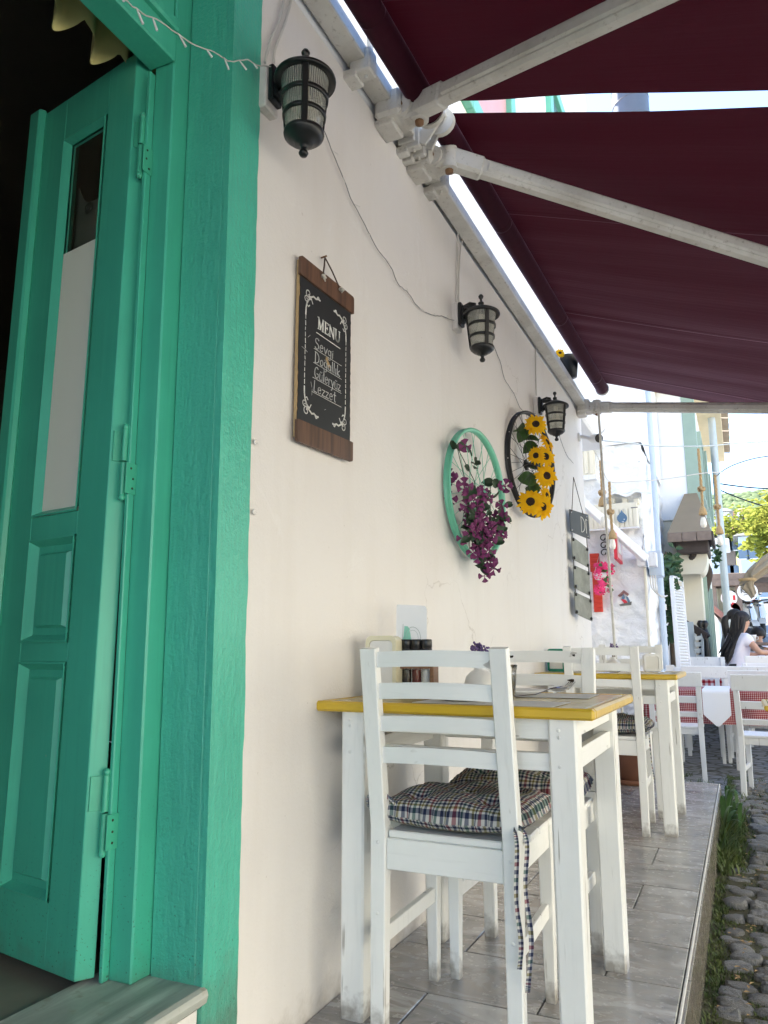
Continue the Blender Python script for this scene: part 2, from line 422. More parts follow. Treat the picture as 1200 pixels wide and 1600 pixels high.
    M['chalk'] = simple('white_print', (.78, .77, .73), .8, 0, .1, 60, .1); M['chalk2'] = simple('chalk_pencil', (.56, .56, .54), .9, 0, .35, 130, .2)
    t = NT('walnut'); v = t.coord(scale=(1, 18, 1.2)); a = t.noise(v, 2.2, 6, .6, .6)
    c = t.mix(t.ramp(a, [(.3, 0), (.7, 1)]), (.052, .024, .013), (.17, .085, .05)); M['walnut'] = t.pbr(c, .5, 0, t.bump(a, .2, .001))
    t = NT('acacia'); v = t.coord(scale=(1.2, 1.2, 9)); a = t.noise(v, 5, 5, .6, .8)
    c = t.mix(t.ramp(a, [(.3, 0), (.7, 1)]), (.11, .05, .024), (.26, .13, .065)); M['acacia'] = t.pbr(c, .5, 0, t.bump(a, .2, .001))
    M['mdf'] = simple('raw_board_edge', (.42, .29, .15), .9, 0, .25, 60, .3); M['cord'] = simple('dark_cord', (.07, .045, .035), .9, 0, .4, 220, .4)
    M['rope_knot'] = simple('frayed_knot', (.55, .52, .46), .95, 0, .3, 200, .5)
    M['rope'] = simple('jute_rope', (.44, .30, .15), .95, 0, .3, 160, .8, 240, .004)
    M['teal_rim'] = simple('mint_painted_rim', (.16, .52, .36), .33, 0, .1, 12, .15)
    M['purple'] = simple('purple_petal', (.16, .022, .105), .7, 0, .35, 60, .2, rand=True); M['purple_edge'] = simple('pale_petal_edge', (.55, .25, .45), .7)
    M['pink'] = simple('pink_petal', (.80, .04, .19), .6, 0, .25, 60, .2, rand=True)
    M['leaf_dark'] = simple('dark_leaf', (.022, .05, .022), .55, 0, .35, 30, .3, rand=True); M['leaf_mid'] = simple('green_leaf', (.05, .12, .028), .5, 0, .35, 20, .3, rand=True)
    M['leaf_lime'] = simple('lime_leaf', (.30, .34, .035), .5, 0, .3, .6, .2); 
    t = NT('tree_leaf'); v = t.coord(); f = t.noise(v, .9, 4); 
    c = t.mix(t.ramp(f, [(.3, 0), (.7, 1)]), (.13, .18, .035), (.33, .33, .07))
    d = t.n('ShaderNodeBsdfDiffuse'); t.l(c, d.inputs[0]); tl = t.n('ShaderNodeBsdfTranslucent'); t.l(c, tl.inputs[0])
    m = t.n('ShaderNodeMixShader'); m.inputs[0].default_value = .45; t.l(d.outputs[0], m.inputs[1]); t.l(tl.outputs[0], m.inputs[2]); t.l(m.outputs[0], t.o.inputs[0]); M['tree_leaf'] = t.m
    t = NT('sunflower_petal'); v = t.coord(rand=True); f = t.noise(v, 22, 3)
    c = t.mix(f, (.86, .40, .008), (.95, .66, .03)); 
    d = t.n('ShaderNodeBsdfDiffuse'); t.l(c, d.inputs[0]); tl = t.n('ShaderNodeBsdfTranslucent'); t.l(c, tl.inputs[0])
    m = t.n('ShaderNodeMixShader'); m.inputs[0].default_value = .25; t.l(d.outputs[0], m.inputs[1]); t.l(tl.outputs[0], m.inputs[2]); t.l(m.outputs[0], t.o.inputs[0]); M['sunpetal'] = t.m
    M['sundisc'] = simple('sunflower_disc', (.03, .016, .01), .95, 0, .5, 120, 1.0, 180, .004)
    M['slate'] = simple('slate_plate', (.035, .04, .048), .55, 0, .25, 10, .2)
    t = NT('weathered_tin'); v = t.coord(); a = t.noise(v, 9, 6, .65)
    c = t.mix(t.ramp(a, [(.3, 0), (.72, 1)]), (.24, .24, .215), (.09, .09, .08)); M['tin'] = t.pbr(c, .45, .25, t.bump(a, .2, .002))
    # grey wood-look floor tile
    def tile(name, lo, hi, sc):
        t = NT(name); v = t.coord(scale=sc, rand=True)
        a = t.noise(v, 2.2, 7, .65, .9); b = t.noise(t.coord(rand=True), 40, 4, .6)
        oi = t.n('ShaderNodeObjectInfo')
        c = t.mix(t.ramp(a, [(.32, 0), (.50, .55), (.68, 1)]), lo, hi)
        c = t.mix(t.math('MULTIPLY', oi.outputs['Random'], .35), c, [x * .55 for x in lo])
        c = t.mix(t.ramp(b, [(.60, 0), (.80, .22)]), c, (.40, .40, .39))
        c = t.mix(t.ramp(a, [(.46, 0), (.50, .35), (.54, 0)]), c, (.19, .13, .085))
        r = t.math('ADD', t.math('MULTIPLY', b, .22), .14)
        return t.pbr(c, r, 0, t.bump(b, .06, .0005, t.bump(a, .06, .001)), .6, Coat_Weight=.22, Coat_Roughness=.14)
    M['tile'] = tile('terrace_tile', (.15, .142, .134), (.56, .555, .55), (1.5, 4.2, 4.2)); M['tile_side'] = tile('terrace_side_tile', (.13, .115, .10), (.25, .23, .20), (6, 6, 1.2))
    M['grout'] = simple('dark_grout', (.12, .112, .10), .95, 0, .3, 30, .4); M['trim_metal'] = simple('pale_edge_strip', (.62, .61, .58), .5, .0, .2, 30, .1)
    M['terracotta'] = simple('terracotta', (.23, .10, .06), .8, 0, .25, 12, .2)
    # gingham seat cushion
    def check(name, cols, period, base=(.74, .73, .70), wd=.5):
        t = NT(name); tc = t.n('ShaderNodeTexCoord'); sp = t.n('ShaderNodeSeparateXYZ'); t.l(tc.outputs['UV'], sp.inputs[0])
        res = []
        n = len(cols)
        for k in range(2):
            f = t.math('FRACT', t.math('MULTIPLY', sp.outputs[k], 1.0 / (period * n)))
            st = []
            for i, cc in enumerate(cols): st += [(i / n, base), ((i + 1 - wd) / n, cc)]
            res.append(t.ramp(f, st, 'CONSTANT'))
        c = t.mix(1.0, res[0], res[1], 'MULTIPLY'); c2 = t.mix(.5, res[0], res[1]); c = t.mix(.62, c2, c)
        nb = t.bump(t.noise(t.coord('UV'), 900, 2), .15, .0005)
        return t.pbr(c, .9, 0, nb, .2)
    M['gingham'] = check('multicolour_gingham', [(.035, .05, .12), (.26, .22, .07), (.035, .05, .12), (.26, .05, .075), (.035, .05, .12), (.07, .16, .14)], .0108, (.66, .65, .63), .54)
    M['red_check'] = check('red_gingham_cloth', [(.42, .012, .03)], .055, (.75, .72, .72)); M['red_fine'] = check('fine_red_check_cloth', [(.36, .03, .045)], .016, (.66, .62, .60), .62)
    M['ceramic'] = simple('white_ceramic', (.76, .75, .72), .3, 0, .04, 6, .05); M['cream_plastic'] = simple('cream_plastic', (.70, .66, .48), .35, 0, .06, 6, .05)
    M['green_plastic'] = simple('green_plastic', (.02, .24, .16), .3, 0, .08, 6, .05); M['white_plastic'] = simple('white_plastic', (.78, .78, .78), .35, 0, .05, 6, .05)
    M['paper'] = simple('paper', (.76, .75, .72), .9, 0, .05, 20, .1); M['grey_paper'] = simple('grey_placemat', (.66, .65, .62), .85, 0, .08, 20, .1)
    M['black_plastic'] = simple('black_plastic', (.012, .012, .013), .35, 0, .2, 20, .1); M['steel'] = simple('cutlery_steel', (.62, .62, .62), .12, 1.0, .05, 20, .02)
    M['spice1'] = simple('ground_pepper', (.05, .04, .03), .9, 0, .4, 200, .4); M['spice2'] = simple('red_pepper_flakes', (.16, .03, .02), .9, 0, .4, 200, .4); M['salt'] = simple('salt', (.75, .74, .72), .9)
    M['lavender'] = simple('dried_lavender', (.14, .09, .22), .9, 0, .5, 60, .4); M['dry_stem'] = simple('dry_stem', (.22, .16, .09), .9, 0, .4, 60, .4)
    M['mint_print'] = simple('mint_print', (.28, .62, .50), .8); M['grey_print'] = simple('grey_print', (.35, .40, .38), .8)
    # whitewashed rubble stone
    t = NT('whitewashed_stone'); v = t.coord()
    vo = t.n('ShaderNodeTexVoronoi'); vo.feature = 'SMOOTH_F1'; vo.inputs['Scale'].default_value = 1; t.l(t.coord(scale=(4.0, 4, 6.5)), vo.inputs['Vector'])
    a = t.noise(v, 7, 6, .65, .6)
    h = t.math('ADD', t.math('MULTIPLY', vo.outputs['Distance'], -.9), a)
    c = t.mix(t.ramp(a, [(.35, 0), (.65, 1)]), (.84, .85, .86), (.89, .89, .88))
    c = t.mix(t.ramp(t.noise(v, 4, 7, .7), [(.62, 0), (.74, .4)]), c, (.55, .55, .57))
    M['stone_white'] = t.pbr(c, .85, 0, t.bump(t.noise(v, 30, 5), .3, .006, t.bump(h, .75, .05)))
    M['house_white'] = simple('smooth_white_wall', (.84, .845, .86), .8, 0, .04, 2, .15, 40, .003); M['house_cream'] = simple('cream_wall', (.74, .70, .58), .8, 0, .06, 2, .15, 40, .003)
    M['sage'] = simple('sage_green_paint', (.30, .40, .33), .5, 0, .12, 8, .15); M['eave'] = simple('cream_eave_board', (.72, .60, .38), .7, 0, .08, 8, .15)
    M['roof_tile'] = simple('roof_tile', (.42, .36, .28), .85, 0, .35, 5, .3, rand=True); M['roof_red'] = simple('red_roof_tile', (.34, .17, .11), .85, 0, .35, 5, .3, rand=True)
    M['red_wood'] = simple('red_shutter_paint', (.66, .055, .03), .5, 0, .15, 10, .2); M['coral_sign'] = simple('coral_sign', (.62, .03, .05), .45, 0, .1, 10, .1); M['pink_sign'] = simple('pale_pink_sign', (.66, .36, .36), .5)
    M['dark_wood'] = simple('dark_beam_wood', (.06, .045, .04), .75, 0, .4, 10, .4); M['grey_wood'] = simple('weathered_boards', (.20, .155, .13), .85, 0, .35, 14, .4, rand=True); M['tan_metal'] = simple('tan_hood', (.26, .20, .13), .7, 0, .15, 5, .1)
    M['pole'] = simple('galvanised_pole', (.50, .55, .56), .45, .2, .1, 6, .1); M['pipe'] = simple('spiral_duct', (.13, .15, .18), .4, .3, .1, 10, .1)
    M['pale_blue'] = simple('pale_blue_wall', (.52, .60, .70), .8, 0, .06, 2, .1); M['blue_emblem'] = simple('blue_emblem', (.10, .19, .30), .5); M['mauve'] = simple('brown_mauve', (.25, .12, .11), .6)
    M['beige_cloth'] = simple('beige_parasol_cloth', (.36, .29, .20), .9, 0, .15, 6, .3, 200, .002); M['yellow_wall'] = simple('yellow_canopy', (.80, .56, .16), .8)
    M['skin'] = simple('skin', (.50, .28, .19), .55, 0, .08, 20, .1); M['hair'] = simple('dark_brown_hair', (.012, .008, .006), .6, 0, .5, 40, .5, 200, .003); M['shirt_white'] = simple('white_t_shirt', (.72, .69, .76), .9, 0, .05, 12, .4, 30, .006); M['black_cloth'] = simple('black_cloth', (.012, .012, .015), .9); M['grey_cloth'] = simple('grey_cloth', (.16, .19, .22), .9)
    M['trunk'] = simple('bark', (.09, .065, .045), .95, 0, .4, 12, .7, 30, .01); M['chrome'] = simple('chrome', (.6, .6, .62), .15, 1.0); M['scooter'] = simple('scooter_panel', (.76, .77, .78), .25); M['red_paint'] = simple('red_paint', (.55, .02, .03), .4)
    M['warm_bulb'] = simple('bulb_glass', (.80, .76, .66), .1); M['window_blue'] = simple('blue_grey_window', (.12, .17, .24), .15)
    # paving far away and the base under the cobbles
    t = NT('street_paving'); v = t.coord()
    vo = t.n('ShaderNodeTexVoronoi'); vo.feature = 'DISTANCE_TO_EDGE'; vo.inputs['Scale'].default_value = 1; t.l(t.coord(scale=(7, 9, 1)), vo.inputs['Vector'])
    j = t.ramp(vo.outputs['Distance'], [(.02, 0), (.10, 1)]); a = t.noise(v, 30, 4); bgn = t.noise(v, .8, 4)
    c = t.mix(a, (.17, .18, .20), (.34, .355, .39)); c = t.mix(j, (.07, .072, .05), c)
    M['paving'] = t.pbr(c, .6, 0, t.bump(j, .8, .02, t.bump(a, .3, .005)))
    t = NT('cobble'); v = t.coord(rand=True); a = t.noise(v, 22, 5, .6); oi = t.n('ShaderNodeObjectInfo')
    c = t.mix(t.ramp(a, [(.3, 0), (.75, 1)]), (.16, .16, .158), (.40, .40, .395)); c = t.mix(t.math('MULTIPLY', oi.outputs['Random'], .6), c, (.15, .14, .125))
    M['cobble'] = t.pbr(c, .55, 0, t.bump(t.noise(v, 60, 4), .6, .006, t.bump(a, .8, .02)))
    M['soil'] = simple('mossy_soil', (.07, .068, .035), .95, 0, .5, 20, .8, 80, .01)
    t = NT('grass'); v = t.coord(); f = t.noise(v, 5, 4); c = t.mix(t.ramp(f, [(.3, 0), (.7, 1)]), (.035, .075, .015), (.11, .14, .03)); M['grass'] = t.pbr(c, .6)
    t = NT('hill_grass'); v = t.coord(); f = t.noise(v, .06, 6, .65); c = t.mix(t.ramp(f, [(.35, 0), (.6, 1)]), (.10, .15, .05), (.32, .27, .10)); M['hill'] = t.pbr(c, .95, 0, t.bump(t.noise(v, .4, 4), .4, 1))
    t = NT('forest'); v = t.coord(); f = t.noise(v, .12, 5, .6); c = t.mix(t.ramp(f, [(.3, 0), (.7, 1)]), (.03, .065, .022), (.09, .13, .04)); M['forest'] = t.pbr(c, .9)
    M['ivy'] = simple('ivy_leaf', (.028, .075, .022), .45, 0, .4, 9, .2)
mats()
# ================================================================== ground
W = -1.03                      # plane of the plastered wall
XE = -0.207                    # outer edge of the terrace
YE = 5.86                      # far end of the terrace
GZ = -0.215                    # street level beside the terrace
def gz(y):                     # the street climbs beyond the first tables
    if y < 8.5: return GZ
    if y < 34: return GZ + (y - 8.5) ** 1.25 * .052
    a = GZ + 25.5 ** 1.25 * .052
    if y < 130: return a + (y - 34) * .05
    return a + 96 * .05 + (y - 130) * .02
mb = MB()
ys = [-60, -20, -6, 0, 2, 4, 6] + [7 + .6 * i for i in range(46)] + [36, 42, 50, 65, 90, 130, 200, 400, 900]
xs = [-400, -120, -40, -15, -6, -3, -1.5, 0, 1.5, 3, 6, 15, 40, 120, 400]
vs = [(x, y, gz(y)) for y in ys for x in xs]; n = len(xs)
mb.add(vs, [(j * n + i, j * n + i + 1, (j + 1) * n + i + 1, (j + 1) * n + i) for j in range(len(ys) - 1) for i in range(n - 1)], True)
ground = mb.build('ground', M['paving'], None, 'structure')

# cobbles beside the terrace, each one a stone of its own, in mossy soil
street = bpy.data.objects.new('cobbled_street', None); COL.objects.link(street); street['kind'] = 'structure'
mb = MB(); mb.grid(lambda u, v: Vector((XE + u * 1.6, .6 + v * 7.6, gz(.6 + v * 7.6) + .014 + .012 * mnoise.noise((u * 9, v * 40, 2)) - max(0, v - .80 + .06 * mnoise.noise((u * 7, v * 9, 5))) * .25 - (max(0, .16 - u + .08 * mnoise.noise((3, v * 60, 1))) * .30 if v > .695 else 0))), 24, 110)
mb.build('soil_bed', M['soil'], street)
cob = []
for k in range(6):
    c = MB(); n = 10; ph = [random.uniform(.84, 1.10) for _ in range(n)]
    prof = [(1.03, -.035), (1.0, -.004), (.95, .006), (.80, .011), (.45, .013)]; tx, ty = random.uniform(-.006, .006), random.uniform(-.006, .006)
    vs = []
    for r, z in prof:
        for i in range(n):
            a = 2 * math.pi * i / n; sq = 1 / max(abs(math.cos(a)), abs(math.sin(a))) ** .7
            x, y = r * math.cos(a) * sq * .5 * ph[i], r * math.sin(a) * sq * .5 * ph[i]
            vs.append((x, y, z + (random.uniform(-.004, .004) + tx * x * 2 + ty * y * 2 if r < 1.0 else 0)))
    vs.append((0, 0, .0125))
    fs = [(j * n + i, j * n + (i + 1) % n, (j + 1) * n + (i + 1) % n, (j + 1) * n + i) for j in range(4) for i in range(n)] + [(4 * n + i, 4 * n + (i + 1) % n, 5 * n) for i in range(n)]
    c.add(vs, fs, k % 3 > 0); cob.append(c.mesh('cobblestone', M['cobble']))
y = 2.35; row = 0; ncob = 0
moss_spots = []
while y < 7.3 and ncob < 298:
    dy = random.uniform(.072, .10)
    x = XE + .035 + random.uniform(0, .05); lim = XE + .17 + .060 * (y - .6)
    while x < lim and ncob < 298:
        dx = random.uniform(.08, .14)
        if random.random() < .93 and not (4.5 < y < 5.95 and x < XE + .10):
            o = link('cobblestone', random.choice(cob), street)
            o.location = (x + dx / 2, y + random.uniform(-.012, .012), gz(y) + .012 + random.uniform(-.008, .008)); o.scale = (dx * 1.0, dy * .98, random.uniform(.8, 1.5))
            o.rotation_euler = (random.uniform(-.06, .06), random.uniform(-.06, .06), random.uniform(-.12, .12) + random.choice((0, math.pi))); ncob += 1
        else: moss_spots.append((x + dx / 2, y))
        x += dx
    y += dy; row += 1

# ================================================================== terrace with wood-look tiles
terr = bpy.data.objects.new('terrace', None); COL.objects.link(terr); terr['kind'] = 'structure'
mb = MB(); mb.span((W - .05, -1.2, GZ - .1), (XE - .004, YE - .004, -.0045)); mb.build('terrace_base', M['grout'], terr)
tm = {}
def tile_mesh(L, D):
    k = (round(L, 3), round(D, 3))
    if k not in tm:
        b = MB(); b.box((0, 0, -.006), (L - .004, D - .004, .012), None, .0018); tm[k] = b.mesh('tile', M['tile'])
    return tm[k]
y = -.72; row = 0
ROW = .306
while y < YE - .02:
    d = min(ROW, YE - y)
    cuts = [W, W + .21, XE - .207, XE - .006] if row % 2 == 0 else [W, W + .50, XE - .006]
    if row % 4 == 3: cuts = [W, W + .33, XE - .006]
    for a, b in zip(cuts[:-1], cuts[1:]):
        o = link('tile', tile_mesh(b - a, d), terr); o.location = ((a + b) / 2, y + d / 2, random.uniform(-.0006, .0006)); o.rotation_euler = (random.uniform(-.001, .001), random.uniform(-.001, .001), 0)
    y += d; row += 1
y = -.6; sm = {}
while y < YE - .01:
    d = min(.605, YE - y)
    k = round(d, 3)
    if k not in sm:
        b = MB(); b.box((0, 0, 0), (.012, d - .004, .20), None, .0015); sm[k] = b.mesh('side_tile', M['tile_side'])
        b = MB(); b.box((0, 0, 0), (.007, d - .003, .008), None, .0015); sm[k, 1] = b.mesh('edge_strip', M['trim_metal'])
    o = link('side_tile', sm[k], terr); o.location = (XE + .004 + random.uniform(-.002, .002), y + d / 2, -.108); o.rotation_euler = (0, random.uniform(-.008, .008), random.uniform(-.003, .003))
    o = link('edge_strip', sm[k, 1], terr); o.location = (XE - .0005, y + d / 2, -.0045)
    y += d

# ================================================================== restaurant building
YC = 6.0                      # far corner of the plastered wall
bld = thing('restaurant_building', 'white plastered restaurant building with a bright green doorway at its near end', 'building', (W, 1.4, 0))
def lean(y, z): return y - .0125 * z
mb = MB()
ZT = 2.742
def wallfn(u, v):
    z = -.2 + v * (ZT + .2)
    L1 = YC - 1.4; L = L1 + .5; s = u * L; r = .035
    if s < L1 - r: p = Vector((W, 1.4 + s, z))
    elif s < L1 + r:
        a = (s - (L1 - r)) / (2 * r) * math.pi / 2; p = Vector((W - r + r * math.cos(a), YC - r + r * math.sin(a), z))
    else: p = Vector((W - r - (s - L1 - r), YC, z))
    n = mnoise.noise((p.y * 1.3, z * 1.3, 0)) * .006 + mnoise.noise((p.y * 5, z * 5, 3)) * .0025
    if s < L1: p.x += n - (.006 if s < .05 else 0)
    else: p.y += n * 2.0
    if s < .02: p.x -= .01
    return p
mb.grid(wallfn, 150, 80)
mb.span((W - .30, 1.42, -.2), (W - .05, YC - .04, ZT)); mb.build('wall', M['plaster'], bld)
mb = MB(); mb.span((W - .26, 1.3, ZT), (W - .03, YC - .06, 2.762)); mb.build('shaded_gap_strip', M['dark_wood'], bld)  # dark-coloured strip painting the shaded gap under the awning rail
mb = MB(); mb.span((W - .30, -9, 2.764), (W + .004, 7.15, 7.4), .02); mb.build('upper_wall', M['house_white'], bld)
mb = MB(); mb.span((W - .32, -9, GZ), (W - .002, -.12, 2.799)); mb.build('wall', M['plaster'], bld)
mb = MB(); mb.span((W - .30, -.12, GZ), (W - .003, 1.34, .186)); mb.build('step_wall', M['plaster'], bld)
mb = MB(); mb.span((W - .30, -.12, 2.70), (W - .05, 1.30, 2.799)); mb.build('lintel', M['green_wood'], bld)
mb = MB(); mb.span((-7.5, -9, 7.4), (W + .25, 7.3, 7.55)); mb.build('roof', M['roof_red'], bld)  # slab out of view, added for its effect on the light
mb = MB(); mb.span((-7.5, 6.02, GZ), (-1.72, 8.84, 4.6), .02); mb.build('unseen_sun_blocker', M['house_white'], bld)  # unseen block added in the alley to keep sun off terrace and street
# teal window frames of the upper storey
for (y0, y1) in ((3.05, 4.0), (5.1, 6.1)):
    t = MB()
    for a, b in (((y0, 3.5), (y0 + .10, 5.3)), ((y1 - .10, 3.5), (y1, 5.3)), ((y0 + .1, 5.2), (y1 - .1, 5.3)), ((y0 + .1, 3.5), (y1 - .1, 3.6))):
        t.span((W - .05, a[0], a[1]), (W + .045, b[0], b[1]), .004)
    f = t.build('window', M['teal_rim'], bld)
    t = MB(); t.span((W - .02, y0 + .1, 3.6), (W + .012, y1 - .1, 5.2)); t.build('pane', M['pink_sign'] if y0 < 4 else M['window_blue'], f)
# painted border with its ragged right edge
ys_ = []
random.seed(3)
mb = MB(); N = 90; vs = []
for i in range(N + 1):
    z = GZ + (2.95 - GZ) * i / N
    yl = lean(1.345, z); yr = lean(1.464, z) + .004 * mnoise.noise((z * 6, 0, 5)) + random.uniform(-.0018, .0018)
    for x in (W - .012, W + .006):
        vs += [(x, yl, z), (x, yr, z)]
fs = []
for i in range(N):
    a = i * 4; b = a + 4
    fs += [(a + 2, a + 3, b + 3, b + 2), (a + 3, a + 1, b + 1, b + 3), (a, a + 2, b + 2, b)]
mb.add(vs, fs); mb.build('painted_border', M['green_plaster'], bld)
def leanbox(x0, x1, y0, y1, z0, z1, ch=.003, mbx=None):
    b = mbx or MB(); k = len(b.v); b.span((x0, y0, z0), (x1, y1, z1), ch)
    b.v[k:] = [(x, lean(y, z), z) for x, y, z in b.v[k:]]
    return b
leanbox(W - .128, W - .013, 1.345, 1.45, .19, 2.79, .002).build('reveal', M['green_plaster'], bld)
df = leanbox(W - .192, W - .130, 1.292, 1.40, .226, 2.79, .004)
leanbox(W - .197, W - .186, 1.2715, 1.291, .228, 2.30, .002, df)
dfo = df.build('door_frame', M['green_wood'], bld)
mb = leanbox(W - .205, W - .125, -.1, 1.2915, 2.318, 2.392, .004)
leanbox(W - .165, W - .112, -.1, 1.2913, 2.394, 2.425, .006, mb)
mb.build('transom_bar', M['green_wood'], bld)
mb = leanbox(W - .20, W - .135, 1.19, 1.2913, 2.427, 2.70, .004); leanbox(W - .20, W - .135, -.1, 1.189, 2.427, 2.465, .004, mb)
mb.build('transom_sash', M['green_wood'], bld)
mb = MB(); mb.span((W - .172, -.1, 2.46), (W - .168, 1.17, 2.70)); mb.build('transom_pane', M['door_glass'], bld)
# marble threshold with rounded nosing
mb = MB(); pr = [(W - .24, .185), (W - .24, .226), (W + .004, .228), (W + .014, .224), (W + .018, .214), (W + .014, .200), (W - .001, .188)]
mb.prism(pr, lambda x, z, d: Vector((x, d, z)), -.12, 1.347); mb.build('threshold', M['marble'], bld)
# dim interior behind the doorway
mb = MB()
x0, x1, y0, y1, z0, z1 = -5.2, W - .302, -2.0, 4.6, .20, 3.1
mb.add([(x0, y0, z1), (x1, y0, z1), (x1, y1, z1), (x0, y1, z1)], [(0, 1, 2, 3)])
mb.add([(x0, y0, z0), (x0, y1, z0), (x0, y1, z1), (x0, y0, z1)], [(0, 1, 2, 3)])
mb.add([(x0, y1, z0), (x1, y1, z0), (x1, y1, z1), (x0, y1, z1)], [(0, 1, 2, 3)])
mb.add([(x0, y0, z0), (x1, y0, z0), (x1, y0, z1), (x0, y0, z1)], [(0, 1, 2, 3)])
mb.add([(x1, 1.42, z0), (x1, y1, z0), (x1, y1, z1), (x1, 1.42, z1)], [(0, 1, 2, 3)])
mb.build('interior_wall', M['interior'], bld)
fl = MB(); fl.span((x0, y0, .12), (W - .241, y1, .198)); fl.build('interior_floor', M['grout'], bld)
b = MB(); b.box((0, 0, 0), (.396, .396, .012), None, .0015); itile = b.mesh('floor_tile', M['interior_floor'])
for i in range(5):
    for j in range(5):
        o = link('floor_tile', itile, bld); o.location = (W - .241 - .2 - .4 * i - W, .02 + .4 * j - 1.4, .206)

# ------------------------------------------------------------------ folding green door leaf
LA = Vector((-1.258, 1.236, 0.236)); LD = Vector((-.987, .160, 0)).normalized(); LN = Vector((.555, .923, 0))
LT = .037
def lp(x, z, d): return LA + LD * x + Vector((0, 0, z - .236)) + LN * d       # d > 0 goes away from the viewer
leaf = MB()
LM = Matrix((LD, LN, Vector((0, 0, 1)))).transposed()
def lbox(b, x0, x1, z0, z1, d0, d1, ch=.0015): b.box(lp((x0 + x1) / 2, (z0 + z1) / 2, (d0 + d1) / 2), (x1 - x0, d1 - d0, z1 - z0), LM, ch)
lbox(leaf, 0, .1045, .236, 2.362, 0, LT); lbox(leaf, .2915, .43, .236, 2.362, 0, LT)
for z0, z1 in ((.236, .365), (.862, .905), (1.15, 1.205), (2.236, 2.362)): lbox(leaf, .105, .291, z0, z1, .0005, LT - .0005, .0008)
lo = leaf.build('door_leaf', M['green_wood'], bld)
b = MB(); lbox(b, .384, .432, .25, 2.368, -.020, -.0003, .006); b.build('astragal', M['green_wood'], lo)
def moulding(x0, x1, z0, z1, wd, dep):
    b = MB(); o = [(x0, z0), (x1, z0), (x1, z1), (x0, z1)]; i_ = [(x0 + wd, z0 + wd), (x1 - wd, z0 + wd), (x1 - wd, z1 - wd), (x0 + wd, z1 - wd)]
    V = [lp(*p, -.003) for p in o] + [lp(p[0] + (wd * .25 if k in (0, 3) else -wd * .25), p[1] + (wd * .25 if k < 2 else -wd * .25), -.004) for k, p in enumerate(o)] + [lp(*p, dep) for p in i_]
    F = []
    for r in range(2):
        for k in range(4): F.append((r * 4 + k, r * 4 + (k + 1) % 4, r * 4 + 4 + (k + 1) % 4, r * 4 + 4 + k))
    b.add(V, F); b.build('moulding', M['green_wood'], lo)
def panel(x0, x1, z0, z1):
    b = MB(); lv = [(0, .013), (.034, .0125), (.040, .004)]
    V = []
    for m_, d in lv: V += [lp(x0 + m_, z0 + m_, d), lp(x1 - m_, z0 + m_, d), lp(x1 - m_, z1 - m_, d), lp(x0 + m_, z1 - m_, d)]
    F = [(r * 4 + k, r * 4 + (k + 1) % 4, r * 4 + 4 + (k + 1) % 4, r * 4 + 4 + k) for r in range(2) for k in range(4)] + [(8, 9, 10, 11)]
    b.add(V, F)
    V = [lp(x0, z0, LT - .01), lp(x1, z0, LT - .01), lp(x1, z1, LT - .01), lp(x0, z1, LT - .01)]
    b.add(V, [(3, 2, 1, 0)]); b.build('panel', M['green_wood'], lo)
panel(.105, .291, .905, 1.15); moulding(.105, .291, .905, 1.15, .018, .0125)
panel(.105, .291, .365, .862); moulding(.105, .291, .365, .862, .018, .0125)
moulding(.105, .291, 1.205, 2.236, .016, .012)
b = MB(); lbox(b, .106, .290, 1.206, 2.235, .0145, .0185, 0); b.build('door_pane', M['door_glass'], lo)
b = MB(); lbox(b, .108, .288, 1.208, 1.903, .0125, .0140, 0); b.build('privacy_film', M['film'], lo)
for zc in (2.095, 1.305, .555):
    b = MB(); kx, ky = -1.2290, 1.266
    b.tube([(kx, lean(ky, zc), zc - .075), (kx, lean(ky, zc), zc - .002)], .0068, 10); b.tube([(kx, lean(ky, zc), zc + .002), (kx, lean(ky, zc), zc + .075)], .0068, 10)
    for q in (-1, 1): b.lathe([(.0, -.008), (.006, -.006), (.008, 0), (.006, .006), (0, .008)], (kx, lean(ky, zc), zc + q * .081), 10)
    b.box((-1.2445, 1.2535, zc + .038), (.034, .003, .07), Matrix.Rotation(R_(59), 3, 'Z'), .0008)
    b.box((-1.2145, lean(1.276, zc), zc - .038), (.0025, .032, .07), None, .0008)
    h = b.build('hinge', M['green_metal'], lo)
    b = MB()
    for dz in (.015, .038, .06):
        b.lathe([(.0028, 0), (.0025, .001), (0, .0012)], (-1.213, lean(1.276, zc) + random.uniform(-.006, .006), zc - dz), 8, Matrix.Rotation(R_(90), 3, 'Y'))
    b.build('screw', M['leaf_dark'], h)
# white cloth with an eyelet hooked behind the glass
tk = thing('white_curtain', 'white curtain hooked by a round eyelet behind the green door glass', 'curtain', tuple(lp(.2, 1.9, LT + .03)))
def cur(u, v):
    x = .06 + u * .25; zt = 2.13 - .085 * math.sin(math.pi * min(1, max(0, (u - .05) / .9))) ** .7; z = 1.55 + v * (zt - 1.55)
    return lp(x + .02, z, LT + .012 + .010 * math.cos(u * math.pi * 2) )
b = MB(); b.grid(cur, 24, 8); b.build('cloth', M['white_cloth'], tk)
b = MB(); c = lp(.215, 2.022, LT - .006); b.lathe([(.011, -.004), (.016, 0), (.011, .004), (.007, 0), (.011, -.004)], c, 16, LM @ Matrix.Rotation(R_(90), 3, 'X')); b.build('eyelet', M['chrome'], tk)
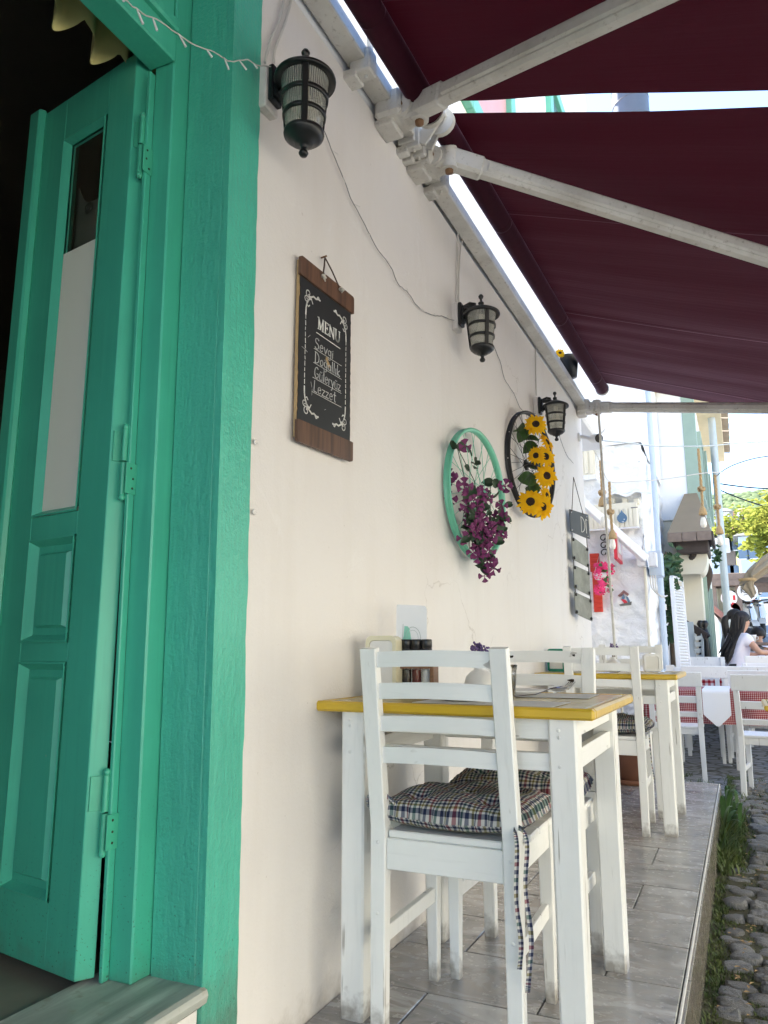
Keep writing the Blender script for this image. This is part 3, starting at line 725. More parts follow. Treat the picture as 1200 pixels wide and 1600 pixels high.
# yellow scalloped valance above the door
va = thing('door_valance', 'yellow scalloped cloth valance hanging inside above the green door', 'curtain', (W - .30, 1.0, 2.5))
def vfn(u, v):
    y = 1.0 + u * .36; ph = (y - 1.0) / .115
    zb = 2.325 + .055 * (1 - abs(math.sin(ph * math.pi)) ** .6) + (.20 * max(0, .015 - u) / .015)
    return Vector((W - .30 + .028 * math.sin(ph * math.pi * 2 + .6) * (1.1 - v * .6), y, zb + v * (2.78 - zb)))
b = MB(); b.grid(vfn, 90, 8); b.build('cloth', M['valance'], va)
# ================================================================== two folding-arm awnings
def rayplane(px, py, k, z0):            # plane z = z0 + k * x
    r = _ray(px, py); t = (z0 - HC) / (r.z - k * r.x); return CAMP + r * t
AX1, AZ1 = 1.85, 2.03
def awning(name, label, y0, y1, r0, r1, e0, e1, wav):
    a = thing('awning', label, 'awning', (W + .05, (y0 + y1) / 2, 2.77), 0, 'maroon folding arm awnings')
    b = MB(); b.tube([Vector(r0), Vector(r1)], .046, 20)
    rl = b.build('roller', M['maroon'], a)
    for p, q in ((r0, -1), (r1, 1)):
        p = Vector(p); b = MB(); b.tube([p + Vector((0, q * .002, 0)), p + Vector((0, q * .022, 0))], .052, 20); b.build('roller_cap', M['awn_metal'], rl)
    def fab(u, v):
        s = Vector(r0).lerp(Vector(r1), v) + Vector((.020, 0, .040)); e = Vector((AX1, 0, AZ1)); 
        ya, yb = y0 + .012 * mnoise.noise((u * 6, wav, 0)), y1 + .012 * mnoise.noise((u * 7, wav, 4))
        p = Vector((s.x + (e.x - s.x) * u, ya + (yb - ya) * v, s.z + (e.z - s.z) * u))
        p.z -= .05 * math.sin(math.pi * u) * (.25 + math.sin(math.pi * v)) * .6
        p.z += .012 * mnoise.noise((u * 2.2, v * 7, wav)) + .006 * mnoise.noise((u * 1.5, v * 28, wav + 5)) * (1 - .5 * u) + .004 * math.sin(v * 40 + u * 3) * (1 if v < .04 or v > .96 else .25)
        return p
    b = MB(); b.grid(fab, 60, 70); b.build('awning_cloth', M['maroon'], a)
    b = MB(); b.beam((AX1, y0 - .02, AZ1), (AX1, y1 + .02, AZ1), .06, .07, ch=.01); b.build('front_bar', M['awn_metal'], a)
    def vf(u, v): return Vector((AX1 + .035, y0 + u * (y1 - y0), AZ1 - .02 - v * (.17 + .03 * abs(math.sin(u * (y1 - y0) * 12)))))
    b = MB(); b.grid(vf, 80, 3); b.build('valance', M['maroon'], a)
    b = MB(); b.beam((W + .041, y0 - .06, 2.774), (W + .041, y1 + .06, 2.774 + .006 * (y1 - y0)), .070, .052, ch=.004); b.build('torsion_bar', M['awn_metal'], a)
    return a
def clamp(a, y, s=1.0):
    b = MB(); b.box((W + .056, y, 2.768), (.074, .05 * s, .084), None, .005); b.box((W + .02, y, 2.728), (.05, .06 * s, .03), None, .004)
    b.box((W + .075, y + .01, 2.835), (.014, .028, .07), None, .005)
    b.lathe([(.006, 0), (.006, .008), (0, .009)], (W + .066, y, 2.7255), 8, Matrix.Rotation(R_(180), 3, 'X'))
    return b.build('wall_clamp', M['awn_metal'], a)
def arm(a, y, p1, elbow, tip, sgn):
    """shoulder bracket on the torsion bar, upper arm, elbow and forearm out to the front bar"""
    sh = Vector((-.885, y, 2.755))
    b = MB(); b.box((W + .058, y, 2.765), (.10, .13, .10), None, .012); b.box((W + .035, y - sgn * .01, 2.712), (.07, .10, .028), None, .005)
    b.tube([(W + .10, y - .045, 2.752), (W + .10, y + .045, 2.752)], .040, 14)
    s = b.build('shoulder', M['awn_metal'], a)
    b = MB(); b.box((W + .128, y, 2.752), (.06, .062, .086), None, .01); b.tube([(sh.x + .01, sh.y, 2.70), (sh.x + .01, sh.y, 2.806)], .033, 14); b.build('knuckle', M['awn_metal'], s)
    b = MB(); b.lathe([(.0, -.012), (.015, -.011), (.016, 0)], (sh.x + .01, sh.y, 2.699), 10); b.lathe([(.011, 0), (.011, .006), (0, .007)], (W + .10, y - .0455, 2.752), 10, Matrix.Rotation(R_(90), 3, 'X')); b.build('bolt', M['rust'], s)
    d = (Vector(p1) - sh).normalized(); A = sh + d * .02
    b = MB(); b.beam(A, elbow, .050, .070, ch=.010); b.beam(A + d * .14, elbow, .066, .040, ch=.006); b.beam(A - d * .01, A + d * .13, .062, .082, ch=.012); b.build('upper_arm', M['awn_metal'], a)
    b = MB(); E = Vector(elbow); b.tube([E + Vector((0, 0, -.05)), E + Vector((0, 0, .05))], .04, 14); b.build('elbow', M['awn_metal'], a)
    b = MB(); b.beam(E, tip, .042, .06, ch=.008); b.build('forearm', M['awn_metal'], a)
aw1 = awning('awning', 'nearer maroon awning overhead whose white arm runs to the top edge', -1.6, 2.27, (-.872, -1.6, 2.69), (-.872, 2.265, 2.802), 0, 0, 1.0)
aw2 = awning('awning', 'farther maroon awning over the tables reaching the far corner of the wall', 2.375, 5.85, (-.866, 2.38, 2.828), (-.836, 5.845, 2.915), 0, 0, 2.0)
k_ = -.30
def armdir(px, py, sh, L):
    p = rayplane(px, py, k_, sh[2] - k_ * sh[0]); d = (p - Vector(sh)).normalized(); return p, Vector(sh) + d * L
p, e = armdir(1020, -8, (-.885, 2.17, 2.755), 1.55); arm(aw1, 2.17, p, e, (AX1 - .03, 1.75, AZ1 + .02), -1)
p, e = armdir(1200, 402, (-.885, 2.47, 2.755), 1.55); arm(aw2, 2.47, p, e, (AX1 - .03, 3.1, AZ1 + .02), 1)
p, e = armdir(1200, 637, (-.885, 5.80, 2.775), 1.55); arm(aw2, 5.80, p, e, (AX1 - .03, 5.2, AZ1 + .02), -1)
for a, y, s in ((aw1, 1.93, 1.1), (aw1, 2.335, .6), (aw2, 2.385, .5), (aw2, 2.62, 1.1), (aw1, .2, 1)): clamp(a, y, s)
# crooked link plate between the two shoulders
b = MB(); b.beam((W + .09, 2.33, 2.74), (W + .17, 2.345, 2.86), .012, .05, ch=.002); b.beam((W + .11, 2.38, 2.74), (W + .18, 2.36, 2.85), .01, .03, ch=.002); b.build('link_plate', M['awn_metal'], aw1)
# crank rod hanging at the far end
p0 = ptY(935, 640, 5.72); p1 = ptY(960, 1006, 5.72)
cr = thing('crank_rod', 'thin grey awning crank rod hanging straight down past the far table', 'rod', (p1.x, p1.y, .45))
b = MB(); b.tube([(p0.x, 5.72, p0.z), (p1.x, 5.72, p1.z), (p1.x + .03, 5.72, .42)], .0095, 8); b.build('rod', M['awn_metal'], cr)
b = MB(); b.tube([(p0.x, 5.72, p0.z), (p0.x, 5.72, p0.z + .05)], .014, 8); b.build('hook', M['awn_metal'], cr)
# ================================================================== things on the wall
def wall_lantern(y, zc, rot, label, first=[None]):
    """local origin on the wall behind the lantern body's middle"""
    if first[0] is None:
        t = thing('wall_lantern', label, 'lantern', (W, y, zc), 0, 'black lanterns along the white wall'); t.scale = (1, 1, .90)
        b = MB(); b.box((.012, 0, .088), (.028, .062, .135), None, .004); b.build('mounting_block', M['plaster'], t, None, True)
        b = MB(); b.box((.034, 0, .10), (.016, .048, .115), None, .006); b.box((.045, 0, .10), (.012, .03, .085), None, .005)
        b.beam((.045, 0, .135), (.105, 0, .122), .020, .026, ch=.005)
        b.tube([(.045 + .06 * (i / 8), 0, .07 + .045 * math.sin(i / 8 * math.pi / 2) - .018 * math.sin(i / 8 * math.pi)) for i in range(9)], [.011 - .004 * i / 8 for i in range(9)], 8)
        b.tube([(.05, 0, .142), (.075, 0, .152), (.10, 0, .142)], .007, 8)
        b.build('bracket', M['black_metal'], t, None, True)
        c = (.125, 0, 0)
        b = MB(); b.lathe([(.0, .125), (.02, .123), (.032, .117), (.058, .103), (.078, .089), (.080, .083), (.079, .076), (.062, .081), (.0, .083)], c, 40); b.build('cap', M['black_metal'], t, None, True)
        b = MB(); b.lathe([(.0, .186), (.007, .184), (.0115, .175), (.009, .166), (.005, .162), (.005, .148), (.012, .144), (.013, .138), (.009, .134), (.017, .126), (.019, .116)], c, 16); b.build('finial', M['black_metal'], t, None, True)
        R = lambda z: .046 + (.062 - .046) * (z + .085) / .165
        b = MB(); b.lathe([(R(-.085) - .001, -.085), (R(.08) - .001, .08)], c, 48); b.build('lantern_glass', M['ribbed'], t, None, True)
        for zz in (.022, -.034):
            b = MB(); b.lathe([(R(zz - .006) + .0005, zz - .006), (R(zz - .006) + .0045, zz - .006), (R(zz + .006) + .0045, zz + .006), (R(zz + .006) + .0005, zz + .006)], c, 48); b.build('band', M['black_metal'], t, None, True)
        for k in range(3):
            a = rot + k * 2 * math.pi / 3
            p0 = Vector((c[0] + (R(.08) + .003) * math.cos(a), (R(.08) + .003) * math.sin(a), .082)); p1 = Vector((c[0] + (R(-.085) + .003) * math.cos(a), (R(-.085) + .003) * math.sin(a), -.088))
            b = MB(); b.beam(p0, p1, .016, .008, up=(math.cos(a), math.sin(a), 0), ch=.002); b.build('rib', M['black_metal'], t, None, True)
        b = MB(); b.lathe([(.044, -.080), (.051, -.082), (.052, -.088), (.050, -.096), (.038, -.108), (.024, -.114), (.022, -.119), (.013, -.121), (.008, -.127), (.0065, -.135), (.010, -.140), (.0125, -.147), (.009, -.155), (.0, -.158)], c, 32); b.build('base', M['black_metal'], t, None, True)
        b = MB(); b.lathe([(0, -.03), (.018, -.022), (.024, -.002), (.018, .02), (.012, .045), (.013, .08)], c, 16); b.build('bulb', M['warm_bulb'], t, None, True)
        first[0] = t; return t
    o = dup(first[0], (W, y, zc), None, label)
    base = [ch for ch in o.children if ch.name.startswith('rib')]
    src = [(ch, k) for k, ch in enumerate(base)]
    for ch, k in src:                                     # each lantern's cage is turned a little differently
        a0 = rot - wall_lantern.rot0
        ch.matrix_basis = Matrix.Translation((.125, 0, 0)) @ Matrix.Rotation(a0, 4, 'Z') @ Matrix.Translation((-.125, 0, 0))
    return o
wall_lantern.rot0 = R_(-58)
wall_lantern(1.462, 2.252, R_(-58), 'black wall lantern nearest the green doorway, above the menu board')
wall_lantern(2.935, 2.237, R_(-50), 'black wall lantern in the middle, left of the green bicycle wheel')
wall_lantern(4.385, 2.262, R_(-138), 'farthest black wall lantern, hanging over the black wheel with sunflowers')

def wire_pts(px, X, jit=.0):
    return [ptX(x, y, X) for x, y in px]
def smooth_path(p, n=4):
    out = []
    for i in range(len(p) - 1):
        a = p[max(i - 1, 0)]; b = p[i]; c = p[i + 1]; d = p[min(i + 2, len(p) - 1)]
        for k in range(n):
            t = k / n
            out.append(.5 * ((2 * b) + (c - a) * t + (2 * a - 5 * b + 4 * c - d) * t * t + (3 * b - a - 3 * c + d) * t ** 3))
    return out + [p[-1]]
sl_ = thing('string_lights', 'thin wire of tiny clear fairy lights strung between the lanterns and over the doorway', 'string lights', (W, 2.2, 2.3))
segs = [([(178, -20), (196, 0), (224, 21), (252, 35), (297, 66), (336, 82), (360, 96), (384, 93), (406, 103), (440, 104)], W + .035, 'cable_white', .0016),
        ([(500, 196), (510, 212), (521, 241), (540, 287), (549, 311), (571, 353), (589, 388), (610, 416), (622, 443), (638, 458), (652, 478), (673, 492), (690, 494), (708, 500), (722, 495)], W + .012, 'wire_grey', .0016),
        ([(764, 528), (770, 538), (782, 567), (788, 591), (803, 615), (812, 636), (822, 644), (840, 646)], W + .012, 'wire_grey', .0018),
        ([(874, 680), (877, 690), (884, 708), (889, 716), (896, 724)], W + .012, 'wire_grey', .0018)]
random.seed(11)
for px, X, mt, r in segs:
    P = smooth_path(wire_pts(px, X), 5)
    P = [p + Vector((0, random.uniform(-.002, .002), random.uniform(-.002, .002))) for p in P]
    b = MB(); b.tube(P, r, 5); b.build('wire', M[mt], sl_)
    for k in range(3, len(P) - 1, 5 if X > W + .02 else 6):
        d = Vector((random.uniform(.0, .01), random.choice((-1, 1)) * random.uniform(.02, .034), random.uniform(-.012, .006)))
        if X > W + .02: d = Vector((.008, random.uniform(.004, .02), -random.uniform(.012, .03)))
        b = MB(); b.tube([P[k], P[k] + d * .4, P[k] + d], [.0011, .0024, .0028] if X > W + .02 else [.0009, .0011, .0014], 6); b.build('led', M['led'] if X > W + .02 else M['cable_white'], sl_)
# surface cables running down to the lanterns
for px, lab in (([(449, -30), (437, 30), (424, 60), (416, 88), (414, 98)], 'white cable stapled down the wall to the lantern beside the doorway'),
                ([(462, -30), (447, 30), (430, 75), (428, 100)], 'thinner white cable curving down to the lantern beside the doorway'),
                ([(716, 352), (715, 400), (714, 440), (713, 472)], 'straight white cable dropping from the awning rail to the middle lantern'),
                ([(728, 366), (720, 385), (717, 430), (717, 472)], 'curved white cable right beside the straight one above the middle lantern'),
                ([(837, 531), (837, 570), (838, 618)], 'white cable dropping from the awning rail to the farthest lantern')):
    P = smooth_path(wire_pts(px, W + .008), 4); b = MB(); b.tube(P, .0042, 6)
    o = b.build('cable', M['cable_white']); tag(o, lab, 'cable', 'cables down to the lanterns')
# two flat screw caps in the plaster beside the green border
for (x, y), lab in (((399, 691), 'small round wall plug in the plaster beside the green border, upper one'), ((397, 800), 'small round wall plug in the plaster beside the green border, lower one')):
    b = MB(); p = ptX(x, y, W + .003); b.lathe([(.0075, 0), (.0075, .002), (.005, .003), (.004, .0015), (0, .0015)], p, 14, Matrix.Rotation(R_(90), 3, 'Y')); tag(b.build('wall_plug', M['plaster']), lab, 'wall plug', 'plugs in the plaster')

# ------------------------------------------------------------------ MENU board
BY, BZ, BW, BH = 1.631, 1.434, .306, .524
mn = thing('menu_board', 'black MENU chalkboard with wooden ends hanging from a cord on the white wall', 'menu board', (W, BY + BW / 2, BZ + BH / 2))
def bp(u, v, d):                       # u along the wall, v downward within the black area, d out of the wall
    y = u * BW; z = BH - .056 - v * (BH - .056 - .059)
    return Vector((W + .006 + d, BY + y, BZ + z + .05 * (y - BW / 2) * 1.0))
random.seed(5)
b = MB(); L = [(0 + .004 * mnoise.noise((i * .8, 1, 0)), i / 40) for i in range(41)]; Rr = [(1 + .005 * mnoise.noise((i * .8, 9, 0)), i / 40) for i in range(40, -1, -1)]
pl = [(u, -.115 + v * 1.23) for u, v in L] + [(u, -.115 + v * 1.23) for u, v in Rr]
b.prism(pl, lambda u, v, d: bp(u, v, d), .001, .0085); b.build('backing', M['mdf'], mn)
b = MB(); L2 = [(.010 + (.012 if .05 < v < .16 or .55 < v < .95 else .0) * random.random(), v) for u, v in L]
b.prism([(u, v) for u, v in L2] + [(.992 - .012 * random.random(), v) for u, v in Rr], lambda u, v, d: bp(u, v, d), .0087, .0110); b.build('blackboard', M['black_board'], mn)
def strip(v0, v1, r0, r1, nm):
    b = MB(); P = []
    for (cu, cv, a0) in ((.985, v1 - r1, 0), (.015, v1 - r1, 90), (.015, v0 + r0, 180), (.985, v0 + r0, 270)):
        for k in range(5):
            a = R_(a0 + k * 22.5); rr = (r1 if a0 < 180 else r0)
            P.append((cu + math.cos(a) * .03, cv + math.sin(a) * max(rr, .004)))
    b.prism(P, lambda u, v, d: bp(u, v, d), .0088, .0175); return b.build(nm, M['walnut'], mn)
strip(-.138, .0, .018, .004, 'wood_strip'); strip(1.0, 1.148, .004, .018, 'wood_strip')
for u, v in ((.36, -.10), (.70, -.105)):
    b = MB(); P = bp(u, v, .022)
    for k in range(5): b.tube([P, P + Vector((.012 * random.random(), random.uniform(-.012, .012), random.uniform(-.014, .008)))], [.005, .002], 6)
    b.lathe([(0, -.007), (.006, -.004), (.007, 0), (.006, .004), (0, .007)], P, 8); b.build('knot', M['rope_knot'], mn)
b = MB(); top = bp(.46, -.285, .008); b.tube([bp(.36, -.10, .02), bp(.42, -.21, .014), top], .0024, 6); b.tube([top, bp(.57, -.21, .014), bp(.70, -.105, .02)], .0024, 6); b.build('cord', M['cord'], mn)
b = MB(); b.tube([top + Vector((-.012, 0, .001)), top + Vector((.006, 0, .003))], .0028, 8); b.build('nail', M['rust'], mn)
# --- lettering: each stroke is a thin flat line of paint or chalk
A_ = BW / (BH - .115)
def word(gl, u0, u1, vb, h, wd, mt, slant=0.0, nm='lettering', lean_=.0):
    """gl: list of (advance, [polylines]) with x right and y up in cap-height units"""
    tot = sum(a for a, _ in gl); sx = (u1 - u0) / tot
    b = MB(); x = 0
    for adv, polys in gl:
        for item in polys:
            pw = wd
            if isinstance(item, tuple): pw, item = item[0] * wd, item[1]
            P = [(u0 + (x + q[0] + slant * q[1]) * sx, vb - q[1] * h) for q in item]
            # draw in metres so that the stroke keeps its width
            b.ribbon([(p[0] * BW, p[1] * BW / A_) for p in P], pw, lambda X, Y, d: bp(X / BW, Y * A_ / BW, d), .0112, .0126)
        x += adv
    return b.build(nm, M[mt], mn)
def arc(cx, cy, rx, ry, a0, a1, n=9): return [(cx + rx * math.cos(R_(a0 + (a1 - a0) * i / n)), cy + ry * math.sin(R_(a0 + (a1 - a0) * i / n))) for i in range(n + 1)]
sf = lambda x, y, w_=.13: [(x - w_, y), (x + w_, y)]
MENU = [(1.12, [(1.0, [(.16, 0), (.16, 1)]), (2.0, [(.16, 1), (.50, .06)]), (.9, [(.50, .06), (.86, 1)]), (2.0, [(.86, 1), (.86, 0)]), (.6, sf(.16, 0)), (.6, sf(.86, 0, .16)), (.6, sf(.10, 1, .1)), (.6, sf(.92, 1, .1))]),
        (.76, [(2.0, [(.16, 0), (.16, 1)]), (.8, [(.06, 1), (.62, 1), (.62, .86)]), (.8, [(.06, 0), (.66, 0), (.66, .16)]), (.8, [(.16, .52), (.48, .52)]), (.7, [(.48, .42), (.48, .62)])]),
        (1.04, [(1.3, [(.16, 0), (.16, 1)]), (2.0, [(.14, 1), (.84, .0)]), (1.3, [(.84, 0), (.84, 1)]), (.6, sf(.16, 0)), (.6, sf(.84, 1)), (.6, sf(.08, 1, .09))]),
        (.98, [(1.9, [(.16, 1), (.16, .34)] + arc(.47, .34, .31, .34, 180, 300)), (1.35, arc(.47, .34, .31, .34, 270, 360) + [(.78, 1)]), (.6, sf(.16, 1)), (.6, sf(.78, 1))])]
word(MENU, .325, .765, .292, .083, .0026, 'chalk')
def rule(u0, u1, v, wd, mt, nm='rule'):
    b = MB(); b.ribbon([(u0 * BW, v * BW / A_), (u1 * BW, (v + .006) * BW / A_)], wd, lambda X, Y, d: bp(X / BW, Y * A_ / BW, d), .0111, .0115); b.build(nm, M[mt], mn)
rule(.31, .765, .327, .0022, 'chalk')
X_ = .62
lo_ = lambda c: c
g_e = (.62, [[(.10, .33), (.50, .36)] + arc(.30, .33, .20, .27, 10, 180)[1:] + arc(.30, .27, .20, .25, 180, 330)])
g_v = (.56, [[(.06, .58), (.28, .02), (.52, .60)]]); g_i = (.28, [[(.14, .0), (.14, .50)], [(.14, .66), (.15, .70)]]); g_ii = (.28, [[(.14, .0), (.14, .55)]])
g_g = (.62, [arc(.30, .34, .20, .24, 20, 380), [(.50, .58), (.51, -.10)] + arc(.30, -.12, .21, .20, 0, -160)]); g_gg = (.62, g_g[1] + [arc(.30, .80, .14, .10, 200, 340)])
g_o = (.58, [arc(.29, .28, .21, .27, 90, 450)]); g_a = (.60, [arc(.28, .27, .20, .25, 30, 390), [(.49, .54), (.50, .02)]]); g_l = (.28, [[(.14, 0), (.14, 1.0)]]); g_k = (.56, [[(.10, 0), (.10, 1.0)], [(.46, .55), (.12, .25), (.50, .0)]])
g_u = (.60, [[(.08, .56), (.08, .18)] + arc(.28, .18, .20, .18, 180, 360) + [(.48, .56), (.49, .0)], [(.18, .74), (.19, .78)], [(.38, .74), (.39, .78)]])
g_r = (.46, [[(.10, 0), (.10, .56)], [(.10, .36)] + arc(.30, .34, .19, .22, 150, 50)]); g_y = (.58, [[(.06, .56), (.26, .10)], [(.50, .58), (.18, -.34), (.05, -.36)]]); g_z = (.56, [[(.06, .54), (.46, .54), (.06, .02), (.50, .02)]])
g_S = (.66, [arc(.34, .76, .24, .23, 30, 250) + arc(.30, .26, .25, .27, 70, -150)]); g_D = (.78, [[(.14, 0), (.12, 1.0)], [(.06, 1.0), (.30, .98)] + arc(.26, .50, .40, .48, 80, -85) + [(.08, .02)]]); g_G = (.80, [arc(.40, .50, .32, .50, 50, 330) + [(.66, .40), (.42, .42)]]); g_L = (.60, [[(.16, 1.0), (.12, .04), (.54, .02)]]); g_t = (.46, [[(.22, .92), (.22, .10), (.34, .0)], [(.04, .62), (.42, .64)]])
for gl, u0, u1, vb in (([g_S, g_e, g_v, g_g, g_i], .275, .63, .446), ([g_D, g_o, g_gg, g_a, g_l, g_l, g_ii, g_k], .275, .765, .549), ([g_G, g_u, g_l, g_e, g_r, g_y, g_u, g_z], .275, .785, .655), ([g_L, g_e, g_z, g_z, g_e, g_t], .262, .69, .757)):
    word(gl, u0, u1, vb, .078, .0019, 'chalk2', .04, 'chalk_word')
for u0, v in ((.268, .452), (.262, .554), (.255, .661), (.245, .764)): rule(u0, .80, v, .0011, 'chalk', 'rule')
b = MB()
for P in ([(.225, .70), (.245, .735)], [(.25, .745), (.245, .79)], [(.06, .49), (.16, .505)], [(.16, .40), (.20, .375)], [(.48, .85), (.50, .842)]):
    b.ribbon([(p[0] * BW, p[1] * BW / A_) for p in P], .0012, lambda X, Y, d: bp(X / BW, Y * A_ / BW, d), .0111, .0114)
b.build('scratch', M['chalk2'], mn)
b = MB(); b.prism([(.49, .462), (.53, .455), (.535, .485), (.565, .50), (.56, .528), (.52, .525), (.51, .495), (.485, .485)], lambda u, v, d: bp(u, v, d), .0111, .0117); b.build('paint_chip', M['mdf'], mn)
def ornament(fu, fv):
    U = lambda u: u if fu > 0 else 1 - u
    V = lambda v: v if fv > 0 else 1 - v
    b = MB(); f = lambda X, Y, d: bp(X / BW, Y * A_ / BW, d)
    def pp(pts, wd): b.ribbon([(U(u) * BW, V(v) * BW / A_) for u, v in pts], wd, f, .0111, .0115)
    spir = lambda cu, cv, r, a0, turns, sgn: [(cu + r * (1 - .72 * i / 14) * math.cos(R_(a0) + sgn * turns * 2 * math.pi * i / 14), cv + .62 * r * (1 - .72 * i / 14) * math.sin(R_(a0) + sgn * turns * 2 * math.pi * i / 14)) for i in range(15)]
    pp(spir(.155, .085, .052, 40, 1.15, 1), .0032); pp(spir(.125, .135, .040, -60, 1.1, -1), .0030)
    pp([(.115, .245), (.118, .20), (.130, .165), (.155, .135), (.175, .12), (.20, .115)], .0056); pp([(.16, .105), (.20, .10), (.25, .082), (.29, .088), (.335, .076), (.365, .078)], .0050)
    pp([(.20, .10), (.22, .125), (.235, .14)], .0030); pp([(.30, .085), (.325, .062), (.345, .066)], .0030); pp([(.13, .17), (.16, .18), (.18, .165)], .0030)
    b.build('corner_ornament', M['chalk'], mn)
for fu in (1, -1):
    for fv in (1, -1): ornament(fu, fv)
    b = MB(); u = .115 if fu > 0 else .885; v = .25
    while v < .745:
        l = random.uniform(.018, .030); w_ = random.uniform(.0016, .0030)
        b.ribbon([(u * BW, v * BW / A_), ((u + random.uniform(-.004, .004)) * BW, (v + l) * BW / A_)], w_, lambda X, Y, d: bp(X / BW, Y * A_ / BW, d), .0111, .0115); v += l + .016
    b.build('side_line', M['chalk'], mn)

# ------------------------------------------------------------------ bicycle wheels as wreaths
def wheel(name, label, y, z, off, rz, r, mat, tilt, hubr):
    t = thing(name, label, 'bicycle wheel', (W + off, y, z), 0)
    X = Matrix.Rotation(rz, 3, 'Z') @ Matrix.Rotation(tilt, 3, 'X') @ Matrix.Rotation(R_(90), 3, 'Y')   # lathe axis -> out of the wall
    b = MB(); w2 = .0155
    prof = [(r - .017, -.006), (r - .012, -w2 + .002), (r - .002, -w2), (r, -w2 + .004), (r - .006, -.008), (r - .0075, 0), (r - .006, .008), (r, w2 - .004), (r - .002, w2), (r - .012, w2 - .002), (r - .017, .006), (r - .0185, 0), (r - .017, -.006)]
    b.lathe(prof, (0, 0, 0), 72, X); b.build('rim', mat, t, None, True)
    hb = MB(); hb.lathe([(.004, -.05), (.007, -.046), (.011, -.038), (.022 * hubr, -.033), (.023 * hubr, -.028), (.012, -.024), (.0095, 0), (.012, .024), (.023 * hubr, .028), (.022 * hubr, .033), (.011, .038), (.007, .046), (.004, .05), (0, .052)], (0, 0, 0), 18, X); hb.build('hub', mat, t, None, True)
    ns = 36
    for k in range(ns):
        side = 1 if k % 2 else -1; a = 2 * math.pi * k / ns; da = (1.05 if (k // 2) % 2 else -1.05)
        p0 = X @ Vector((.020 * math.cos(a + da), .020 * math.sin(a + da), side * .03)); p1 = X @ Vector(((r - .017) * math.cos(a), (r - .017) * math.sin(a), side * .004))
        b = MB(); b.tube([p0, p1], .0013, 5); b.build('spoke', mat, t, None, True)
    for k in range(ns):
        a = 2 * math.pi * (k + .5) / ns
        if k % 3 == 0:
            b = MB(); b.lathe([(.0035, -.0006), (.003, .0006), (0, .0009)], X @ Vector(((r - .0068) * math.cos(a), (r - .0068) * math.sin(a), 0)), 8, X @ Matrix.Rotation(a, 3, 'Z') @ Matrix.Rotation(R_(90), 3, 'Y')); b.build('spoke_nipple', M['cable_white'] if mat is M['black_rubber'] else mat, t, None, True)
    return t, X
gw, GX = wheel('bicycle_wheel', 'mint green bicycle wheel hung on the wall with purple flowers', 3.03, 1.545, .055, R_(-6.5), .285, M['teal_rim'], 0.0, 1.0)
bw, BX = wheel('bicycle_wheel', 'black bicycle wheel hung on the wall with sunflowers', 3.95, 1.885, .072, R_(-10.5), .292, M['black_rubber'], 0.0, 1.35)
def wp(X, base, a, r, d): return Vector(base) + X @ Vector((r * math.cos(a), r * math.sin(a), d))
GB = (W + .055, 3.03, 1.545); BB = (W + .072, 3.95, 1.885)
# local x of the lathe points down (-z), local y along the wall, so build directions explicitly
def gpt(dy, dz, d):
    dy = max(dy, -.24 + .5 * dz * dz) if dz < .1 else dy
    return Vector(GB) + Matrix.Rotation(R_(-6.5), 3, 'Z') @ Vector((d, dy, dz))
def bpt(dy, dz, d): return Vector(BB) + Matrix.Rotation(R_(-10.5), 3, 'Z') @ Vector((d, dy, dz))
# purple artificial flowers
random.seed(21)
pf = thing('flower_garland', 'bunch of purple artificial flowers with dark leaves filling the green wheel', 'artificial flowers', tuple(gpt(.05, -.15, .03)))
petm = []
for k in range(4):
    b = MB()
    for i in range(4):
        a = i * math.pi / 2 + random.uniform(-.25, .25); s = random.uniform(.025, .033)
        def pf_(u, v, a=a, s=s):
            rr = .003 + s * u; ww = (u ** .6) * (1.15 - u * .25) * .62; th = a + (v - .5) * 2 * ww
            return Vector((rr * math.cos(th) * (1 - .12 * abs(v - .5)), rr * math.sin(th) * (1 - .12 * abs(v - .5)), .004 + .006 * math.sin(u * 2.6) + .005 * math.sin(v * 9 + a) * u))
        b.grid(pf_, 3, 4)
    b.lathe([(.004, .002), (.003, .006), (0, .008)], (0, 0, 0), 6)
    petm.append(b.mesh('flower', M['purple']))
lfm = []
for k in range(2):
    b = MB(); s = .03
    def lf_(u, v, k=k): 
        ww = math.sin(math.pi * min(1, u * .93 + .07)) ** .6 * .5
        return Vector((s * u * 1.25, (v - .5) * 2 * ww * s, -.006 * u + .006 * abs(v - .5) * 2 - .012 * u * u))
    b.grid(lf_, 5, 4); lfm.append(b.mesh('leaf', M['leaf_dark']))
spots = []
clus = [(a - .105, b_ + .010, c_, d_) for a, b_, c_, d_ in [(-.06, -.12, 14, .075), (.10, -.22, 14, .085), (.13, -.08, 9, .07), (-.14, -.05, 5, .05), (.04, -.27, 8, .06), (-.16, .13, 2, .022), (.16, .03, 3, .05), (.21, -.14, 5, .04), (-.02, -.20, 9, .07), (.09, -.335, 3, .03), (-.10, -.20, 5, .05), (.03, -.05, 4, .05)]]
for cy, cz, n, rd in clus:
    for i in range(int(n * .62 + .5)):
        a = random.uniform(0, 6.28); q = rd * math.sqrt(random.random()); spots.append((cy + q * math.cos(a), cz + q * math.sin(a), random.uniform(.03, .095)))
for dy, dz, d in spots:
    o = link('flower', random.choice(petm), pf); p = gpt(dy, dz, d); o.location = p - pf.location
    nrm = Vector((.55 + random.uniform(-.3, .3), -.65 + random.uniform(-.55, .45), random.uniform(-.5, .5))).normalized()
    o.rotation_euler = nrm.to_track_quat('Z', 'Y').to_euler(); s = random.uniform(.75, 1.15); o.scale = (s, s, s)
